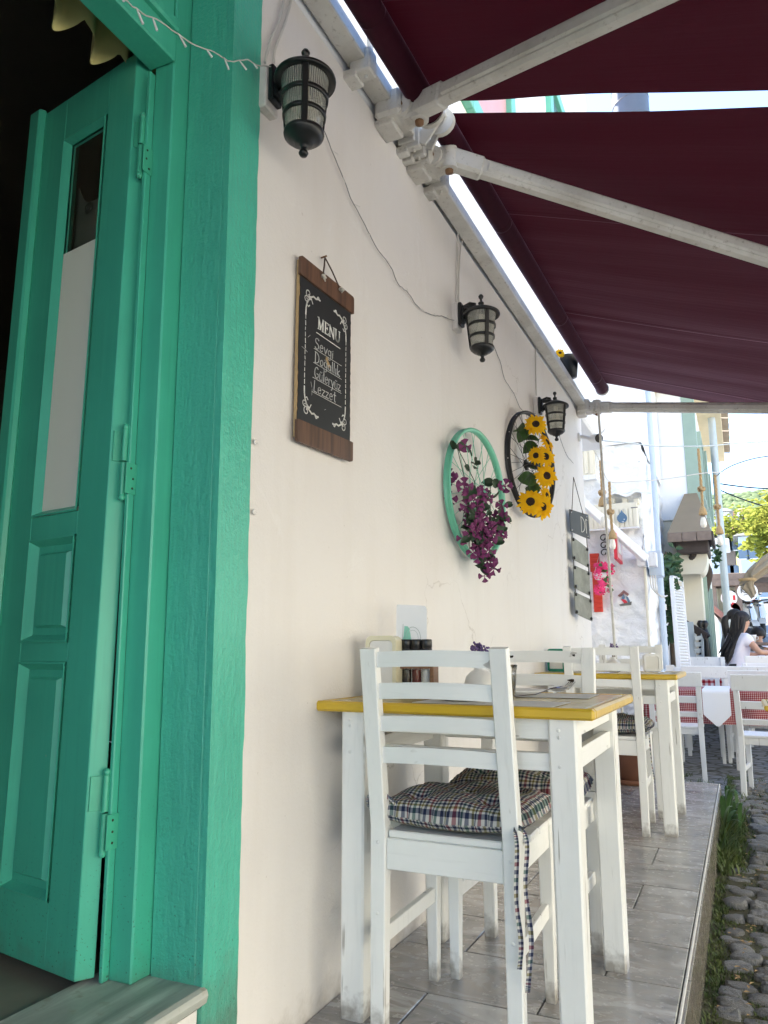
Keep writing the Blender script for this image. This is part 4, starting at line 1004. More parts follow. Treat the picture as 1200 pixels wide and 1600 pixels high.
for cy, cz, n, rd in clus + [(-.17, .08, 5, .05), (-.18, .16, 3, .02), (.02, -.10, 8, .10), (0, -.2, 6, .12), (.15, 0, 4, .04)]:
    for i in range(max(3, int(n * .9))):
        a = random.uniform(0, 6.28); q = rd * 1.1 * math.sqrt(random.random())
        o = link('leaf', random.choice(lfm), pf); p = gpt(cy + q * math.cos(a), cz + q * math.sin(a), random.uniform(.02, .10)); o.location = p - pf.location
        nrm = Vector((.7, random.uniform(-.9, .2), random.uniform(-.4, .7))).normalized(); o.rotation_euler = (nrm.to_track_quat('Z', 'Y') @ Matrix.Rotation(random.uniform(0, 6.28), 3, 'Z').to_quaternion()).to_euler(); s = random.uniform(.8, 1.4); o.scale = (s, s, s)
for k in range(16):
    c = random.choice(clus); b = MB(); p0 = gpt(random.uniform(-.12, .1), random.uniform(-.26, -.1), .01); p2 = gpt(c[0], c[1], .04)
    b.tube([p0, p0.lerp(p2, .5) + Vector((.02, 0, .02)), p2], .0017, 5); b.build('stem', M['leaf_dark'], pf)
for c in ((-.165, -.14, 4, .03),):       # blooms squeezed between wheel and wall
    for i in range(c[2]):
        o = link('flower', random.choice(petm), pf); p = gpt(c[0] - .09 + random.uniform(-.012, .012), c[1] + .12 + random.uniform(-c[3] * 2, c[3] * 2), random.uniform(-.02, .0)); o.location = p - pf.location
        o.rotation_euler = Vector((.1, -.9, random.uniform(-.4, .4))).to_track_quat('Z', 'Y').to_euler()
# sunflowers along the right half of the black wheel
b = MB(); random.seed(4)
for ring, (n, L0, lift) in enumerate(((17, .062, .006), (15, .054, .014))):
    for i in range(n):
        a = 2 * math.pi * (i + .5 * ring) / n + random.uniform(-.08, .08); L = L0 * random.uniform(.88, 1.1); bend = random.uniform(-.012, .012)
        def pt(u, v, a=a, L=L, lift=lift, bend=bend):
            rr = .018 + L * u; ww = .0115 * math.sin(math.pi * (u * .86 + .12)) ** .7; x = rr; yy = (v - .5) * 2 * ww
            return Matrix.Rotation(a, 3, 'Z') @ Vector((x, yy, lift + .010 * math.sin(u * 2.2) - .018 * u * u + bend * u + .003 * abs(v - .5)))
        b.grid(pt, 4, 2)
pmesh = b.mesh('petals', M['sunpetal'])
b = MB(); b.lathe([(.028, .004), (.029, .010), (.025, .017), (.016, .019), (.010, .016), (0, .015)], (0, 0, 0), 20); dmesh = b.mesh('disc', M['sundisc'])
b = MB(); b.lathe([(.0, -.012), (.02, -.006), (.03, .003)], (0, 0, 0), 12); smesh = b.mesh('calyx', M['leaf_dark'])
b = MB(); b.grid(lambda u, v: Vector((.085 * u, (v - .5) * .075 * math.sin(math.pi * min(1, u * .9 + .1)) ** .7, .012 * math.sin(u * 3) - .03 * u * u + .012 * abs(v - .5))), 6, 4); slm = b.mesh('leaf', M['leaf_mid'])
SF = [((837, 664), (.25, -.85, .15), 'topmost sunflower on the black wheel, tucked under the lantern', .95),
      ((853, 692), (.8, -.25, .3), 'sunflower turned edge-on just below the topmost one on the black wheel', .85),
      ((838, 712), (.0, -.95, -.1), 'left sunflower of the pair at the middle of the black wheel', .75),
      ((851, 714), (.75, -.7, .05), 'right sunflower of the pair at the middle of the black wheel', .95),
      ((853, 744), (.62, -.8, .0), 'sunflower facing out at the right edge of the black wheel', 1.0),
      ((852, 775), (.95, -.3, .1), 'half-hidden sunflower above the bottom pair on the black wheel', .85),
      ((829, 785), (.22, -.95, .08), 'big open sunflower lowest on the left of the black wheel', 1.08),
      ((846, 792), (.7, -.7, -.1), 'sunflower at the bottom right of the black wheel beside the big open one', 1.05)]
for k, ((px, py), nv, lab, s) in enumerate(SF):
    Xp = W + .11 + (px - 830) * .0022
    p = ptX(px, py, Xp); t = thing('sunflower', lab, 'sunflower', tuple(p), 0, 'sunflowers on the black wheel')
    q = (Vector(nv).normalized().to_track_quat('Z', 'Y') @ Matrix.Rotation(k * 1.3, 3, 'Z').to_quaternion()).to_euler()
    for nm, me in (('petals', pmesh), ('disc', dmesh), ('calyx', smesh)):
        o = link(nm, me, t); o.rotation_euler = q; o.scale = (s * .84, s * .84, s * .84)
lv = [((818, 672), (-.2, -.7, .5), 0), ((842, 690), (.6, -.4, .7), 1), ((838, 694), (.2, -.8, .4), 1), ((834, 748), (.3, -.95, .0), 4), ((838, 752), (.5, -.8, -.1), 4), ((843, 768), (.2, -.7, .3), 5), ((825, 671), (0, -.9, .2), 0), ((851, 668), (.8, -.5, .1), 0), ((848, 730), (.4, -.8, .3), 3)]
sfo = [o for o in bpy.data.objects if o.name.startswith('sunflower')]
for (px, py), nv, wch in lv:
    par = sfo[wch]; o = link('leaf', slm, par); p = ptX(px, py, W + .085 + (px - 830) * .002); o.location = p - par.location
    o.rotation_euler = (Vector(nv).normalized().to_track_quat('Z', 'Y') @ Matrix.Rotation(random.uniform(2.5, 4.0), 3, 'Z').to_quaternion()).to_euler()

# ------------------------------------------------------------------ hanging sign of four plates
hs = thing('hanging_sign', 'string of four small plates, slate over three tin ones, hanging at the wall corner', 'hanging sign', (-.98, 5.31, 1.5))
e0 = Vector((-1.012, 5.18, 0)); e1 = Vector((-.945, 5.45, 0)); ed = (e1 - e0).normalized(); en = Vector((ed.y, -ed.x, 0)); HW = (e1 - e0).length
def hp(u, z, d): return e0 + ed * (u * HW) + en * d + Vector((0, 0, z))
PL = [(1.858, 1.862, 1.702, 1.665), (1.650, 1.612, 1.495, 1.448), (1.455, 1.420, 1.298, 1.262), (1.268, 1.232, 1.135, 1.100)]
PL = [(1.850, 1.850, 1.695, 1.672), (1.662, 1.605, 1.502, 1.468), (1.466, 1.440, 1.308, 1.270), (1.285, 1.245, 1.138, 1.092)]
for k, (a, b_, c, d) in enumerate(PL):
    b = MB()
    def pfn(u, v, k=k, a=a, b_=b_, c=c, d=d):
        zt = a + (b_ - a) * u; zb = c + (d - c) * u; z = zb + (zt - zb) * v
        curl = (.10 * max(0, u - .55) ** 2 * 2.2 * (1 - .4 * v) if k == 0 else 0); uu = .02 * k + u * (.99 if k else 1.0)
        return hp(uu, z, .012 + curl * .35 + .004 * math.sin(u * 3 + k))
    def pfb(u, v): return pfn(1 - u, v) - en * .004
    b.grid(pfn, 14, 6); b.grid(pfb, 14, 6)
    o = b.build('plate', M['slate'] if k == 0 else M['tin'], hs)
    if k == 0:
        o['label'] = 'dark curled slate plate with a white letter D'
        b = MB(); f = lambda x, y, dd: pfn(x, y) + en * dd
        b.ribbon([(.60, .82), (.60, .18)] + [(.60 + .20 * math.sin(R_(i * 18)), .18 + .64 * (1 - math.cos(R_(i * 18))) / 2) for i in range(11)], .022, f, .0005, .0012); b.ribbon([(.86, .78), (.86, .2)], .02, f, .0005, .0012); b.ribbon([(.86, .78), (.92, .74)], .02, f, .0005, .0012); b.build('lettering', M['chalk'], o)
    for u in (.08, .92):
        for v in (.10, .90):
            q = MB(); P = pfn(u, v); q.lathe([(.011, 0), (.012, .004), (.008, .009), (0, .010)] if k else [(.008, 0), (.008, .003), (0, .004)], P, 10, en.to_track_quat('Z', 'Y').to_matrix()); q.build('knob', M['black_plastic'] if k else M['steel'], hs)
for k in range(3):
    for u in (.08, .94):
        b = MB(); z0 = PL[k][2] + (PL[k][3] - PL[k][2]) * u; z1 = PL[k + 1][0] + (PL[k + 1][1] - PL[k + 1][0]) * u
        b.tube([hp(u + .02 * k, z0 + .02, .010), hp(u + .02 * (k + 1), z1 - .02, .010)], .003, 6); b.build('link_wire', M['cord'], hs)
nt_ = hp(.36, 2.095, .006); b = MB(); b.tube([hp(.08, 1.84, .018), nt_], .0026, 6); b.tube([nt_, hp(.72, 1.84, .02)], .0026, 6); b.build('cord', M['cord'], hs)
# ------------------------------------------------------------------ security camera at the corner
p = Vector((W + .125, 5.84, 2.515)); sc = thing('security_camera', 'small white bullet security camera with a black face on the wall corner', 'security camera', tuple(p))
ax = Vector((.62, -.75, -.22)).normalized(); Q = ax.to_track_quat('Z', 'Y').to_matrix()
b = MB(); b.lathe([(.0, -.062), (.022, -.060), (.033, -.05), (.036, -.03), (.036, .045), (.034, .052)], p, 24, Q); b.build('housing', M['white_plastic'], sc)
b = MB(); b.lathe([(.0335, .051), (.0325, .056), (.028, .056), (0, .0555)], p, 24, Q); f = b.build('face', M['black_plastic'], sc)
b = MB(); b.lathe([(.010, .0562), (.009, .059), (0, .060)], p, 14, Q); b.build('lens', M['dark_glass'], f)
b = MB(); b.tube([Vector((W, 5.80, 2.53)), Vector((W + .03, 5.80, 2.53)), p - ax * .05], .013, 10); b.lathe([(.035, 0), (.035, .012), (.012, .018)], (W + .003, 5.80, 2.53), 18, Matrix.Rotation(R_(90), 3, 'Y')); b.build('mount', M['white_plastic'], sc)
b = MB(); b.tube([p + Q @ Vector((.02, .0, -.02)) + Vector((.02, 0, .02)), p + Vector((.075, .02, .075))], [.006, .004], 8); b.build('antenna', M['white_plastic'], sc)

# sunflower and dark planter glimpsed above the rail
pq = ptX(875, 552, W + .05); o = dup([x for x in bpy.data.objects if x.name == 'sunflower'][0], tuple(pq), None, 'lone sunflower glimpsed above the awning rail near the corner'); o.scale = (.55, .55, .55)
for c_ in list(o.children):
    if c_.name.startswith('leaf'): bpy.data.objects.remove(c_)
pq = ptX(888, 573, W + .05); b = MB(); b.lathe([(0, -.09), (.06, -.08), (.075, .06), (.08, .07), (.06, .06), (0, .05)], pq, 14); tag(b.build('wall_planter', M['black_plastic']), 'small dark planter on the upper wall just above the awning rail', 'planter')
# ================================================================== tables and chairs on the terrace
def make_table(label, loc, zs=1.0, first=[None]):
    if first[0]:
        o = dup(first[0], loc, None, label); o.scale = (1, 1, zs); return o
    t = thing('wooden_table', label, 'table', loc, 0, 'white tables with yellow edged tops on the terrace')
    # origin on the floor at the middle of the four legs; x across, y along the wall
    lx, ly = .271, .283; H = .757; T = .026; x0, x1, y0, y1 = -.372, .350, -.338, .345
    n = 6; pw = (y1 - y0 - .052) / n
    for i in range(n):
        b = MB(); yy = y0 + .026 + pw * (i + .5); b.box(((x0 + x1) / 2, yy, H - T / 2), (x1 - x0 - .054, pw - .0022, T - .002), None, .0016); b.build('plank', M['tabletop'], t, None, True)
    for a, c in (((x0, y0 + .013), (x1, y0 + .013)), ((x0, y1 - .013), (x1, y1 - .013)), ((x0 + .013, y0 + .0262), (x0 + .013, y1 - .0262)), ((x1 - .013, y0 + .0262), (x1 - .013, y1 - .0262))):
        b = MB(); b.beam((a[0], a[1], H - T / 2), (c[0], c[1], H - T / 2), .026, T, ch=.0075); b.build('edging', M['yellow'], t, None, True)
    for sx in (-1, 1):
        for sy in (-1, 1):
            b = MB(); b.taper((sx * lx, sy * ly, H - T - .001), (sx * lx, sy * ly, 0), (.066, .066), (.062, .062)); b.build('leg', M['table_white'], t, None, True)
    for sy in (-1, 1):
        for z0, z1, th in ((.682, .730, .022), (.611, .652, .020)):
            b = MB(); b.span((-lx + .0335, sy * (ly + .008) - th / 2, z0), (lx - .0335, sy * (ly + .008) + th / 2, z1), .002); b.build('apron', M['table_white_h'], t, None, True)
    for sx in (-1, 1):
        for z0, z1, th in ((.684, .730, .022), (.608, .655, .022)):
            b = MB(); b.span((sx * (lx + .008) - th / 2, -ly + .0335, z0), (sx * (lx + .008) + th / 2, ly - .0335, z1), .002); b.build('apron', M['table_white_h'], t, None, True)
    for sx, sy, z in ((1, -1, .705), (1, -1, .69), (1, -1, .625), (-1, -1, .71), (-1, -1, .695), (-1, -1, .63)):
        b = MB(); b.lathe([(.0045, 0), (.004, .0012), (.0, .0006)], (sx * lx - .008, sy * ly - .0329, z), 8, Matrix.Rotation(R_(90), 3, 'X')); b.build('screw', M['table_white'], t, None, True)
    first[0] = t; return t
make_table('nearest white table with a yellow edged top beside the green doorway', (-.661, 2.123, 0))
make_table('second white table with a yellow edged top, farther along the wall', (-.650, 4.43, 0), 1.02)

def make_chair(label, loc, rz=0, zs=1.0, first=[None]):
    if first[0]:
        o = dup(first[0], loc, rz, label); o.scale = (1, 1, zs); return o
    t = thing('wooden_chair', label, 'chair', loc, rz, 'white ladder back chairs on the terrace')
    hw = .166; cm = M['chair_white']
    yb, yt, yf = -.165, -.232, .170
    for s in (-1, 1):
        b = MB(); b.taper((s * hw, yb, .462), (s * hw, yb - .004, 0), (.040, .036), (.036, .032)); 
        b.taper((s * hw, yt, .893), (s * hw, yb, .4622), (.042, .028), (.040, .036)); b.build('back_post', cm, t, None, True)
        b = MB(); b.taper((s * hw * .97, yf, .440), (s * hw * .97, yf + .004, 0), (.040, .040), (.026, .026)); b.build('front_leg', cm, t, None, True)
    for z0, z1 in ((.846, .884), (.770, .808), (.693, .729), (.617, .655)):
        zc = (z0 + z1) / 2; f = (zc - .462) / (.893 - .462); y = yb + (yt - yb) * f
        b = MB()
        for (yo, fl) in ((-.007, 1), (.009, -1)):
            b.grid(lambda u, v, yo=yo: Vector(((u - .5) * 2 * (hw - .020), y + yo - .010 * (1 - (2 * u - 1) ** 2) + .002, z0 + (z1 - z0) * v + .004 * (1 - (2 * u - 1) ** 2))), 12, 1, True)
        b.grid(lambda u, v: Vector(((u - .5) * 2 * (hw - .020), y - .007 + .016 * v - .010 * (1 - (2 * u - 1) ** 2) + .002, z1 + .004 * (1 - (2 * u - 1) ** 2))), 12, 1)
        b.grid(lambda u, v: Vector(((u - .5) * 2 * (hw - .020), y - .007 + .016 * v - .010 * (1 - (2 * u - 1) ** 2) + .002, z0 + .004 * (1 - (2 * u - 1) ** 2))), 12, 1)
        b.build('back_slat', M['chair_white_h'], t, None, True)
    nb = 4; d = (.196 + .168) / nb
    for i in range(nb):
        b = MB(); y = -.172 + d * (i + .5); wid = .372 if i > 0 else .286
        b.box((0, y, .4485), (wid, d - .004, .017), None, .003); b.build('seat_board', M['chair_white_h'], t, None, True)
    for yy, th in ((yb, .02), (yf + .004, .022)):
        b = MB(); b.span((-hw + .0205, yy - th / 2, .368), (hw - .0205, yy + th / 2, .4395), .002); b.build('seat_rail', M['chair_white_h'], t, None, True)
    for s in (-1, 1):
        b = MB(); b.span((s * (hw - .002) - .010, yb + .0185, .378), (s * (hw - .002) + .010, yf - .0205, .4395), .002); b.build('seat_rail', M['chair_white_h'], t, None, True)
        b = MB(); b.beam((s * (hw - .004), yb + .0175, .215), (s * (hw - .008), yf - .017, .222), .018, .036, ch=.002); b.build('stretcher', cm, t, None, True)
    for x, z in ((-hw, .43), (-hw, .27), (hw, .42), (hw, .25)):
        b = MB(); b.lathe([(.0045, 0), (.004, .001), (0, .0006)], (x, yb - .0192, z), 8, Matrix.Rotation(R_(90), 3, 'X')); b.build('screw', M['table_white'], t, None, True)
    first[0] = t; return t
chA = make_chair('nearest white chair, its ladder back turned to the viewer at the first table', (-.672, 1.945, 0))
chB = make_chair('white chair with chipped slats on the far side of the first table', (-.622, 2.330, 0), math.pi)
chC = make_chair('white chair with its back to the viewer at the second table', (-.655, 4.245, 0), 0, 1.02)
chD = make_chair('white chair on the far side of the second table', (-.625, 4.72, 0), math.pi, 1.035)
# bare patches where the paint has flaked off the far chair's slats
for x, z, w_, h_ in ((-.128, .872, .026, .010), (.095, .868, .028, .012), (-.118, .792, .040, .010)):
    b = MB(); random.seed(int(x * 1000) + 300); P = [(w_ / 2 * math.cos(a) * random.uniform(.7, 1.2), h_ / 2 * math.sin(a) * random.uniform(.5, 1.2)) for a in [i * .63 for i in range(10)]]
    f = (z - .462) / .431; y = -.165 - .067 * f + .009 - .010 * (1 - (x / .146) ** 2) + .002
    b.prism(P, lambda u, v, d, x=x, z=z, y=y: Vector((x + u, y + d, z + v)), .0002, .0008); b.build('bare_patch', M['sundisc'], chB, None, True)

# ------------------------------------------------------------------ gingham cushions
def make_cushion(label, loc, rz, seed, ties=True):
    random.seed(seed)
    t = thing('seat_cushion', label, 'cushion', loc, rz, 'gingham cushions on the chairs')
    hx, hy = .190, .182
    def top(u, v, sg):
        x, y = 2 * u - 1, 2 * v - 1
        e = (1 - abs(x) ** 3.2) * (1 - abs(y) ** 3.2); h = .040 * max(e, 0) ** .42
        for tx, ty in ((0, 0), (.5, .5), (-.5, .5), (.5, -.5), (-.5, -.5)):
            d2 = ((x - tx) ** 2 + (y - ty) ** 2); h -= .021 * math.exp(-d2 / .016) * (1 if sg > 0 else .2) + (.006 * math.exp(-d2 / .08) if sg > 0 else 0)
        n = mnoise.noise((x * 2.4 + seed, y * 2.4, sg)) * .010 + mnoise.noise((x * 6 + seed, y * 6, 3)) * .004
        h += n * max(e, 0) ** .5
        pin = 1 - .035 * (1 - math.cos(2 * math.pi * x)) * abs(y) ** 6 - .03 * (1 - math.cos(math.pi * y * 2)) * 0
        rip = .004 * math.sin(x * 34 + seed) * abs(y) ** 8 + .004 * math.sin(y * 30) * abs(x) ** 8
        return Vector((x * hx * (1 - .03 * y * y) + rip, y * hy * (1 - .03 * x * x) * pin + rip, .031 + (h * (1.45 if seed != 2 else 1.75) if sg > 0 else -max(h, 0) * .70) + .012 * (abs(x * y)) ** 3))
    b = MB()
    b.grid(lambda u, v: top(u, v, 1), 44, 44, True, lambda u, v: (u * .38 + seed * .013, v * .37)); b.grid(lambda u, v: top(1 - u, v, -1), 20, 20, True, lambda u, v: (u * .38, v * .37))
    b.build('cover', M['gingham'], t, None, True)
    for x in (0, .5, -.5):
        for y in ((0,) if x == 0 else (.5, -.5)):
            b = MB(); P = top((x + 1) / 2, (y + 1) / 2, 1); b.lathe([(.007, 0), (.006, .003), (0, .004)], P + Vector((0, 0, -.001)), 8); b.build('tuft_button', M['black_cloth'], t, None, True)
    return t
def ribbon_tie(t, pts, wd=.011):
    P = smooth_path([Vector(p) for p in pts], 6); b = MB(); n = len(P)
    def fn(u, v):
        i = min(n - 1, int(round(u * (n - 1)))); tw = .5 + .9 * mnoise.noise((i * .18, pts[0][0] * 9, 1)); s = (v - .5) * wd
        return P[i] + Vector((math.cos(tw) * s, math.sin(tw) * s, 0)) if abs((P[min(i + 1, n - 1)] - P[max(i - 1, 0)]).normalized().z) > .6 else P[i] + Vector((0, .3 * s, s))
    b.grid(fn, n - 1, 2, True, lambda u, v: (u * (n - 1) * .012, v * wd)); b.build('tie', M['gingham'], t, None, True)
cA = make_cushion('multicoloured gingham cushion with long dangling ties on the nearest chair', (-.668, 1.942, .455), R_(-2), 1)
ribbon_tie(cA, [(.165, -.155, .032), (.182, -.186, .035), (.190, -.196, .0), (.186, -.200, -.10), (.194, -.20, -.19), (.188, -.198, -.245)])
ribbon_tie(cA, [(.160, -.155, .030), (.196, -.182, .040), (.212, -.192, .01), (.206, -.195, -.08), (.217, -.20, -.18), (.208, -.202, -.265), (.206, -.203, -.285)])
ribbon_tie(cA, [(-.180, -.150, .030), (-.196, -.172, .055), (-.184, -.182, .085), (-.150, -.176, .083), (-.125, -.16, .062), (-.11, -.12, .048)])
cB = make_cushion('multicoloured gingham cushion on the chair with chipped slats', (-.622, 2.300, .457), R_(183), 2)
cC = make_cushion('gingham cushion on the chair at the second table', (-.640, 4.275, .467), R_(1), 3)
ribbon_tie(cC, [(.165, -.155, .03), (.185, -.186, .035), (.188, -.20, 0), (.192, -.20, -.12), (.200, -.20, -.2)], .009)

# ------------------------------------------------------------------ things on the first table
TZ = .7575
def napkin_holder(label, px, py_bottom, Y, mat, sc=1.0, grp='napkin holders on the tables', TZ=TZ, h=.125, wd=.095, dp=.06, rz=0, place=None):
    if place is None: p = ptY(px, py_bottom, Y); place = (p.x, Y, TZ)
    t = thing('napkin_holder', label, 'napkin holder', place, rz, grp)
    def rr(w_, h_, r, n=5):
        P = []
        for cx, cz, a0 in ((w_ / 2 - r, h_ - r, 0), (-w_ / 2 + r, h_ - r, 90)):
            for k in range(n + 1): a = R_(a0 + 90 * k / n); P.append((cx + r * math.cos(a), cz + r * math.sin(a)))
        return P + [(-w_ / 2, 0.006), (w_ / 2, 0.006)]
    o_ = rr(wd, h, .018); i_ = rr(wd - .022, h - .013, .012); n = len(o_)
    b = MB(); V = []
    for d in (-dp / 2, dp / 2):
        V += [(x, d, z) for x, z in o_] + [(x, d, max(z, .016)) for x, z in i_]
    F = []
    for k in range(n):
        q = (k + 1) % n
        F += [(k, q, n + q, n + k), (2 * n + k, 3 * n + k, 3 * n + q, 2 * n + q), (k, 2 * n + k, 2 * n + q, q), (n + k, n + q, 3 * n + q, 3 * n + k)]
    b.add(V, F); b.box((0, 0, .004), (wd - .01, dp, .008), None, .002); b.build('frame', mat, t, None, True)
    b = MB(); b.prism(rr(wd - .024, h - .016, .010), lambda x, z, d: Vector((x, d, z + .002)), -dp / 2 + .004, dp / 2 - .004); b.build('napkins', M['paper'], t, None, True)
    for s in (-1, 1):
        b = MB(); b.lathe([(.007, -.0), (.006, .004)], (s * wd * .36, 0, -.0005), 8); b.build('foot', M['black_plastic'], t, None, True)
    return t
napkin_holder('cream napkin holder full of napkins against the wall on the nearest table', 0, 0, 0, M['cream_plastic'], h=.172, wd=.092, place=(ptY(600, 1040, 2.02).x, 2.02, TZ), rz=R_(6))
MCX = ptY(642, 1000, 2.14).x
# upright menu card with a mint smudge and a thin ring
mc = thing('table_menu_card', 'tall white menu card with a mint smudge leaning on the wall', 'menu card', (MCX, 2.14, TZ))
MR = Matrix.Rotation(R_(14), 3, 'Z') @ Matrix.Rotation(R_(-4), 3, 'X')
def mcp(x, z, d): return Vector((MCX, 2.14, TZ)) + MR @ Vector((x, d, z * 1.2))
b = MB(); P = [(-.047, .002), (.047, .002), (.047, .212)] + [(.037 + .010 * math.cos(R_(a)), .212 + .010 * math.sin(R_(a))) for a in (30, 60, 90)] + [(-.044, .226), (-.047, .222)]
b.prism(P, mcp, -.0015, .0015); b.build('card', M['white_plastic'], mc)
b = MB(); random.seed(8); P = [(-.014 + .018 * math.cos(a) * random.uniform(.55, 1.2), .140 + .034 * math.sin(a) * random.uniform(.6, 1.25)) for a in [i * .37 for i in range(17)]]; b.prism(P, mcp, -.0021, -.0016); b.build('mint_print', M['mint_print'], mc)
b = MB(); b.ribbon([(.004 + .024 * math.cos(R_(a)), .140 + .028 * math.sin(R_(a))) for a in range(-60, 200, 12)], .0012, mcp, -.0021, -.0016); b.ribbon([(.004 + .017 * math.cos(R_(a)), .140 + .020 * math.sin(R_(a))) for a in range(-40, 180, 12)], .0008, mcp, -.0021, -.0016)
b.ribbon([(-.028, .10), (-.026, .175)], .0012, mcp, -.0021, -.0016); b.ribbon([(-.02, .10), (-.019, .155)], .001, mcp, -.0021, -.0016); b.build('ring_print', M['grey_print'], mc)
# wooden caddy with three black-lidded jars
cx, cy = ptY(651, 1055, 2.07).x, 2.07
cd = thing('condiment_caddy', 'open wooden condiment caddy holding jars on the nearest table', 'caddy', (cx, cy, TZ), R_(8))
for nm, c, s in (('side_panel', (-.052, 0, .046), (.012, .062, .092)), ('side_panel', (.052, 0, .046), (.012, .062, .092)), ('top_rail', (0, .026, .085), (.0915, .009, .012)), ('base', (0, 0, .006), (.0915, .062, .008)), ('front_rail', (0, -.027, .085), (.0915, .008, .012))):
    b = MB(); b.box(c, s, None, .0015); b.build(nm, M['acacia'], cd, None, True)
for k, (dx, mt, lab) in enumerate(((-.030, 'spice1', 'left black lidded pepper jar in the wooden caddy'), (.0, 'spice2', 'middle black lidded jar of red flakes in the wooden caddy'), (.030, 'salt', 'right black lidded salt jar in the wooden caddy'))):
    q = Matrix.Rotation(R_(8), 3, 'Z') @ Vector((dx, 0, 0)); j = thing('spice_jar', lab, 'jar', (cx + q.x, cy + q.y, TZ + .0102), 0, 'spice jars in the caddy'); j.scale = (1, 1, 1.36)
    b = MB(); b.lathe([(0, .0), (.0135, .0), (.0145, .003), (.0145, .078), (.012, .084)], (0, 0, 0), 20); b.build('glass', M['glass'], j, None, True)
    b = MB(); b.lathe([(0, .002), (.013, .002), (.013, .048), (0, .050)], (0, 0, 0), 16); b.build('contents', M[mt], j, None, True)
    b = MB(); b.lathe([(.0, .080), (.0165, .080), (.0168, .092), (.0160, .0925), (.0160, .0945), (.0168, .095), (.0165, .110), (.015, .112), (.006, .111), (0, .110)], (0, 0, 0), 24); b.build('lid', M['black_plastic'], j, None, True)
    b = MB(); b.tube([(-.014, -.006, .100), (-.024, -.010, .106), (-.030, -.012, .100)], .0012, 5); b.build('wire_clip', M['black_metal'], j, None, True) if k == 0 else None
def vase(label, loc, s=1.0):
    t = thing('ribbed_vase', label, 'vase', loc, 0, 'white vases of dried lavender'); n = 64
    prof = [(0, .001), (.026, .001), (.034, .008), (.041, .022), (.042, .034), (.037, .052), (.026, .064), (.016, .070), (.0145, .076), (.016, .082), (.0135, .082), (.012, .074)]
    b = MB(); vs = []; fs = []
    for r, z in prof:
        for k in range(n):
            a = 2 * math.pi * k / n; rr = r * (1 + (.022 if k % 2 and .005 < z < .064 else 0)); vs.append((rr * math.cos(a) * s, rr * math.sin(a) * s, z * s))
    fs = [(i * n + k, i * n + (k + 1) % n, (i + 1) * n + (k + 1) % n, (i + 1) * n + k) for i in range(len(prof) - 1) for k in range(n)]
    b.add(vs, fs, True); b.build('vase_body', M['ceramic'], t, None, True)
    l = thing('lavender_sprig', label.replace('ribbed white vase', 'dried purple lavender standing in the ribbed white vase'), 'dried flowers', (loc[0], loc[1], loc[2] + .07 * s), 0, 'dried lavender in the vases')
    random.seed(int(loc[1] * 100)); b = MB(); st = MB()
    for k in range(13):
        a = random.uniform(0, 6.28); rr = random.uniform(.004, .030); tip = Vector((rr * math.cos(a), rr * math.sin(a), random.uniform(.045, .080)))
        st.tube([(0, 0, -.02), tip * .5, tip], .001, 4)
        for i in range(9):
            c = tip + Vector((random.uniform(-.006, .006), random.uniform(-.006, .006), random.uniform(-.016, .008))); q = random.uniform(.0028, .0048)
            b.lathe([(0, -q), (q * .9, -q * .3), (q * .7, q * .6), (0, q)], c, 5)
    b.build('blossom', M['lavender'], l, 'stuff', True); st.build('stems', M['dry_stem'], l, 'stuff', True)
vase('ribbed white vase on the nearest table', (ptY(750, 1050, 2.15).x, 2.15, TZ), 1.08)
# place settings
def placemat(label, c, sx, sy, z, rz, mt='grey_paper'):
    b = MB(); b.box((0, 0, .0006), (sx, sy, .0012), None, .0002); o = b.build('placemat', M[mt]); o.location = (c[0], c[1], z); o.rotation_euler = (0, 0, rz); return tag(o, label, 'placemat', 'placemats on the first table')
placemat('grey paper placemat nearest the viewer on the first table', (-.585, 1.90, 0), .36, .18, TZ, R_(-2)); placemat('grey paper placemat on the far side of the first table', (-.565, 2.28, 0), .34, .22, TZ, R_(2))
def plate(label, c, s):
    t = thing('side_plate', label, 'plate', c, 0, 'white plates on the first table'); b = MB()
    b.lathe([(0, .003), (.045 * s, .003), (.06 * s, .006), (.085 * s, .014), (.088 * s, .0145), (.088 * s, .012), (.062 * s, .002), (.04 * s, .0), (0, .0)], (0, 0, 0), 40); b.build('plate_body', M['ceramic'], t, None, True)
    return t
plate('white plate on the near placemat beside the tumbler', (-.665, 1.935, TZ + .0014), .9); plate('white plate on the far placemat of the first table', (-.62, 2.27, TZ + .0014), 1.0)
tb = thing('glass_tumbler', 'clear ribbed glass tumbler on the nearest table behind the chair post', 'glass', (ptY(789, 1060, 2.05).x, 2.05, TZ)); n = 40
b = MB(); vs = []; prof = [(0, .002), (.024, .002), (.026, .006), (.031, .075), (.034, .092), (.0325, .092), (.029, .07), (.023, .008), (0, .007)]
for r, z in prof:
    for k in range(n): a = 2 * math.pi * k / n; rr = r * (1.03 if k % 4 < 2 else .985); vs.append((rr * math.cos(a), rr * math.sin(a), z))
b.add(vs, [(i * n + k, i * n + (k + 1) % n, (i + 1) * n + (k + 1) % n, (i + 1) * n + k) for i in range(len(prof) - 1) for k in range(n)], True); b.build('tumbler_body', M['glass'], tb, None, True)
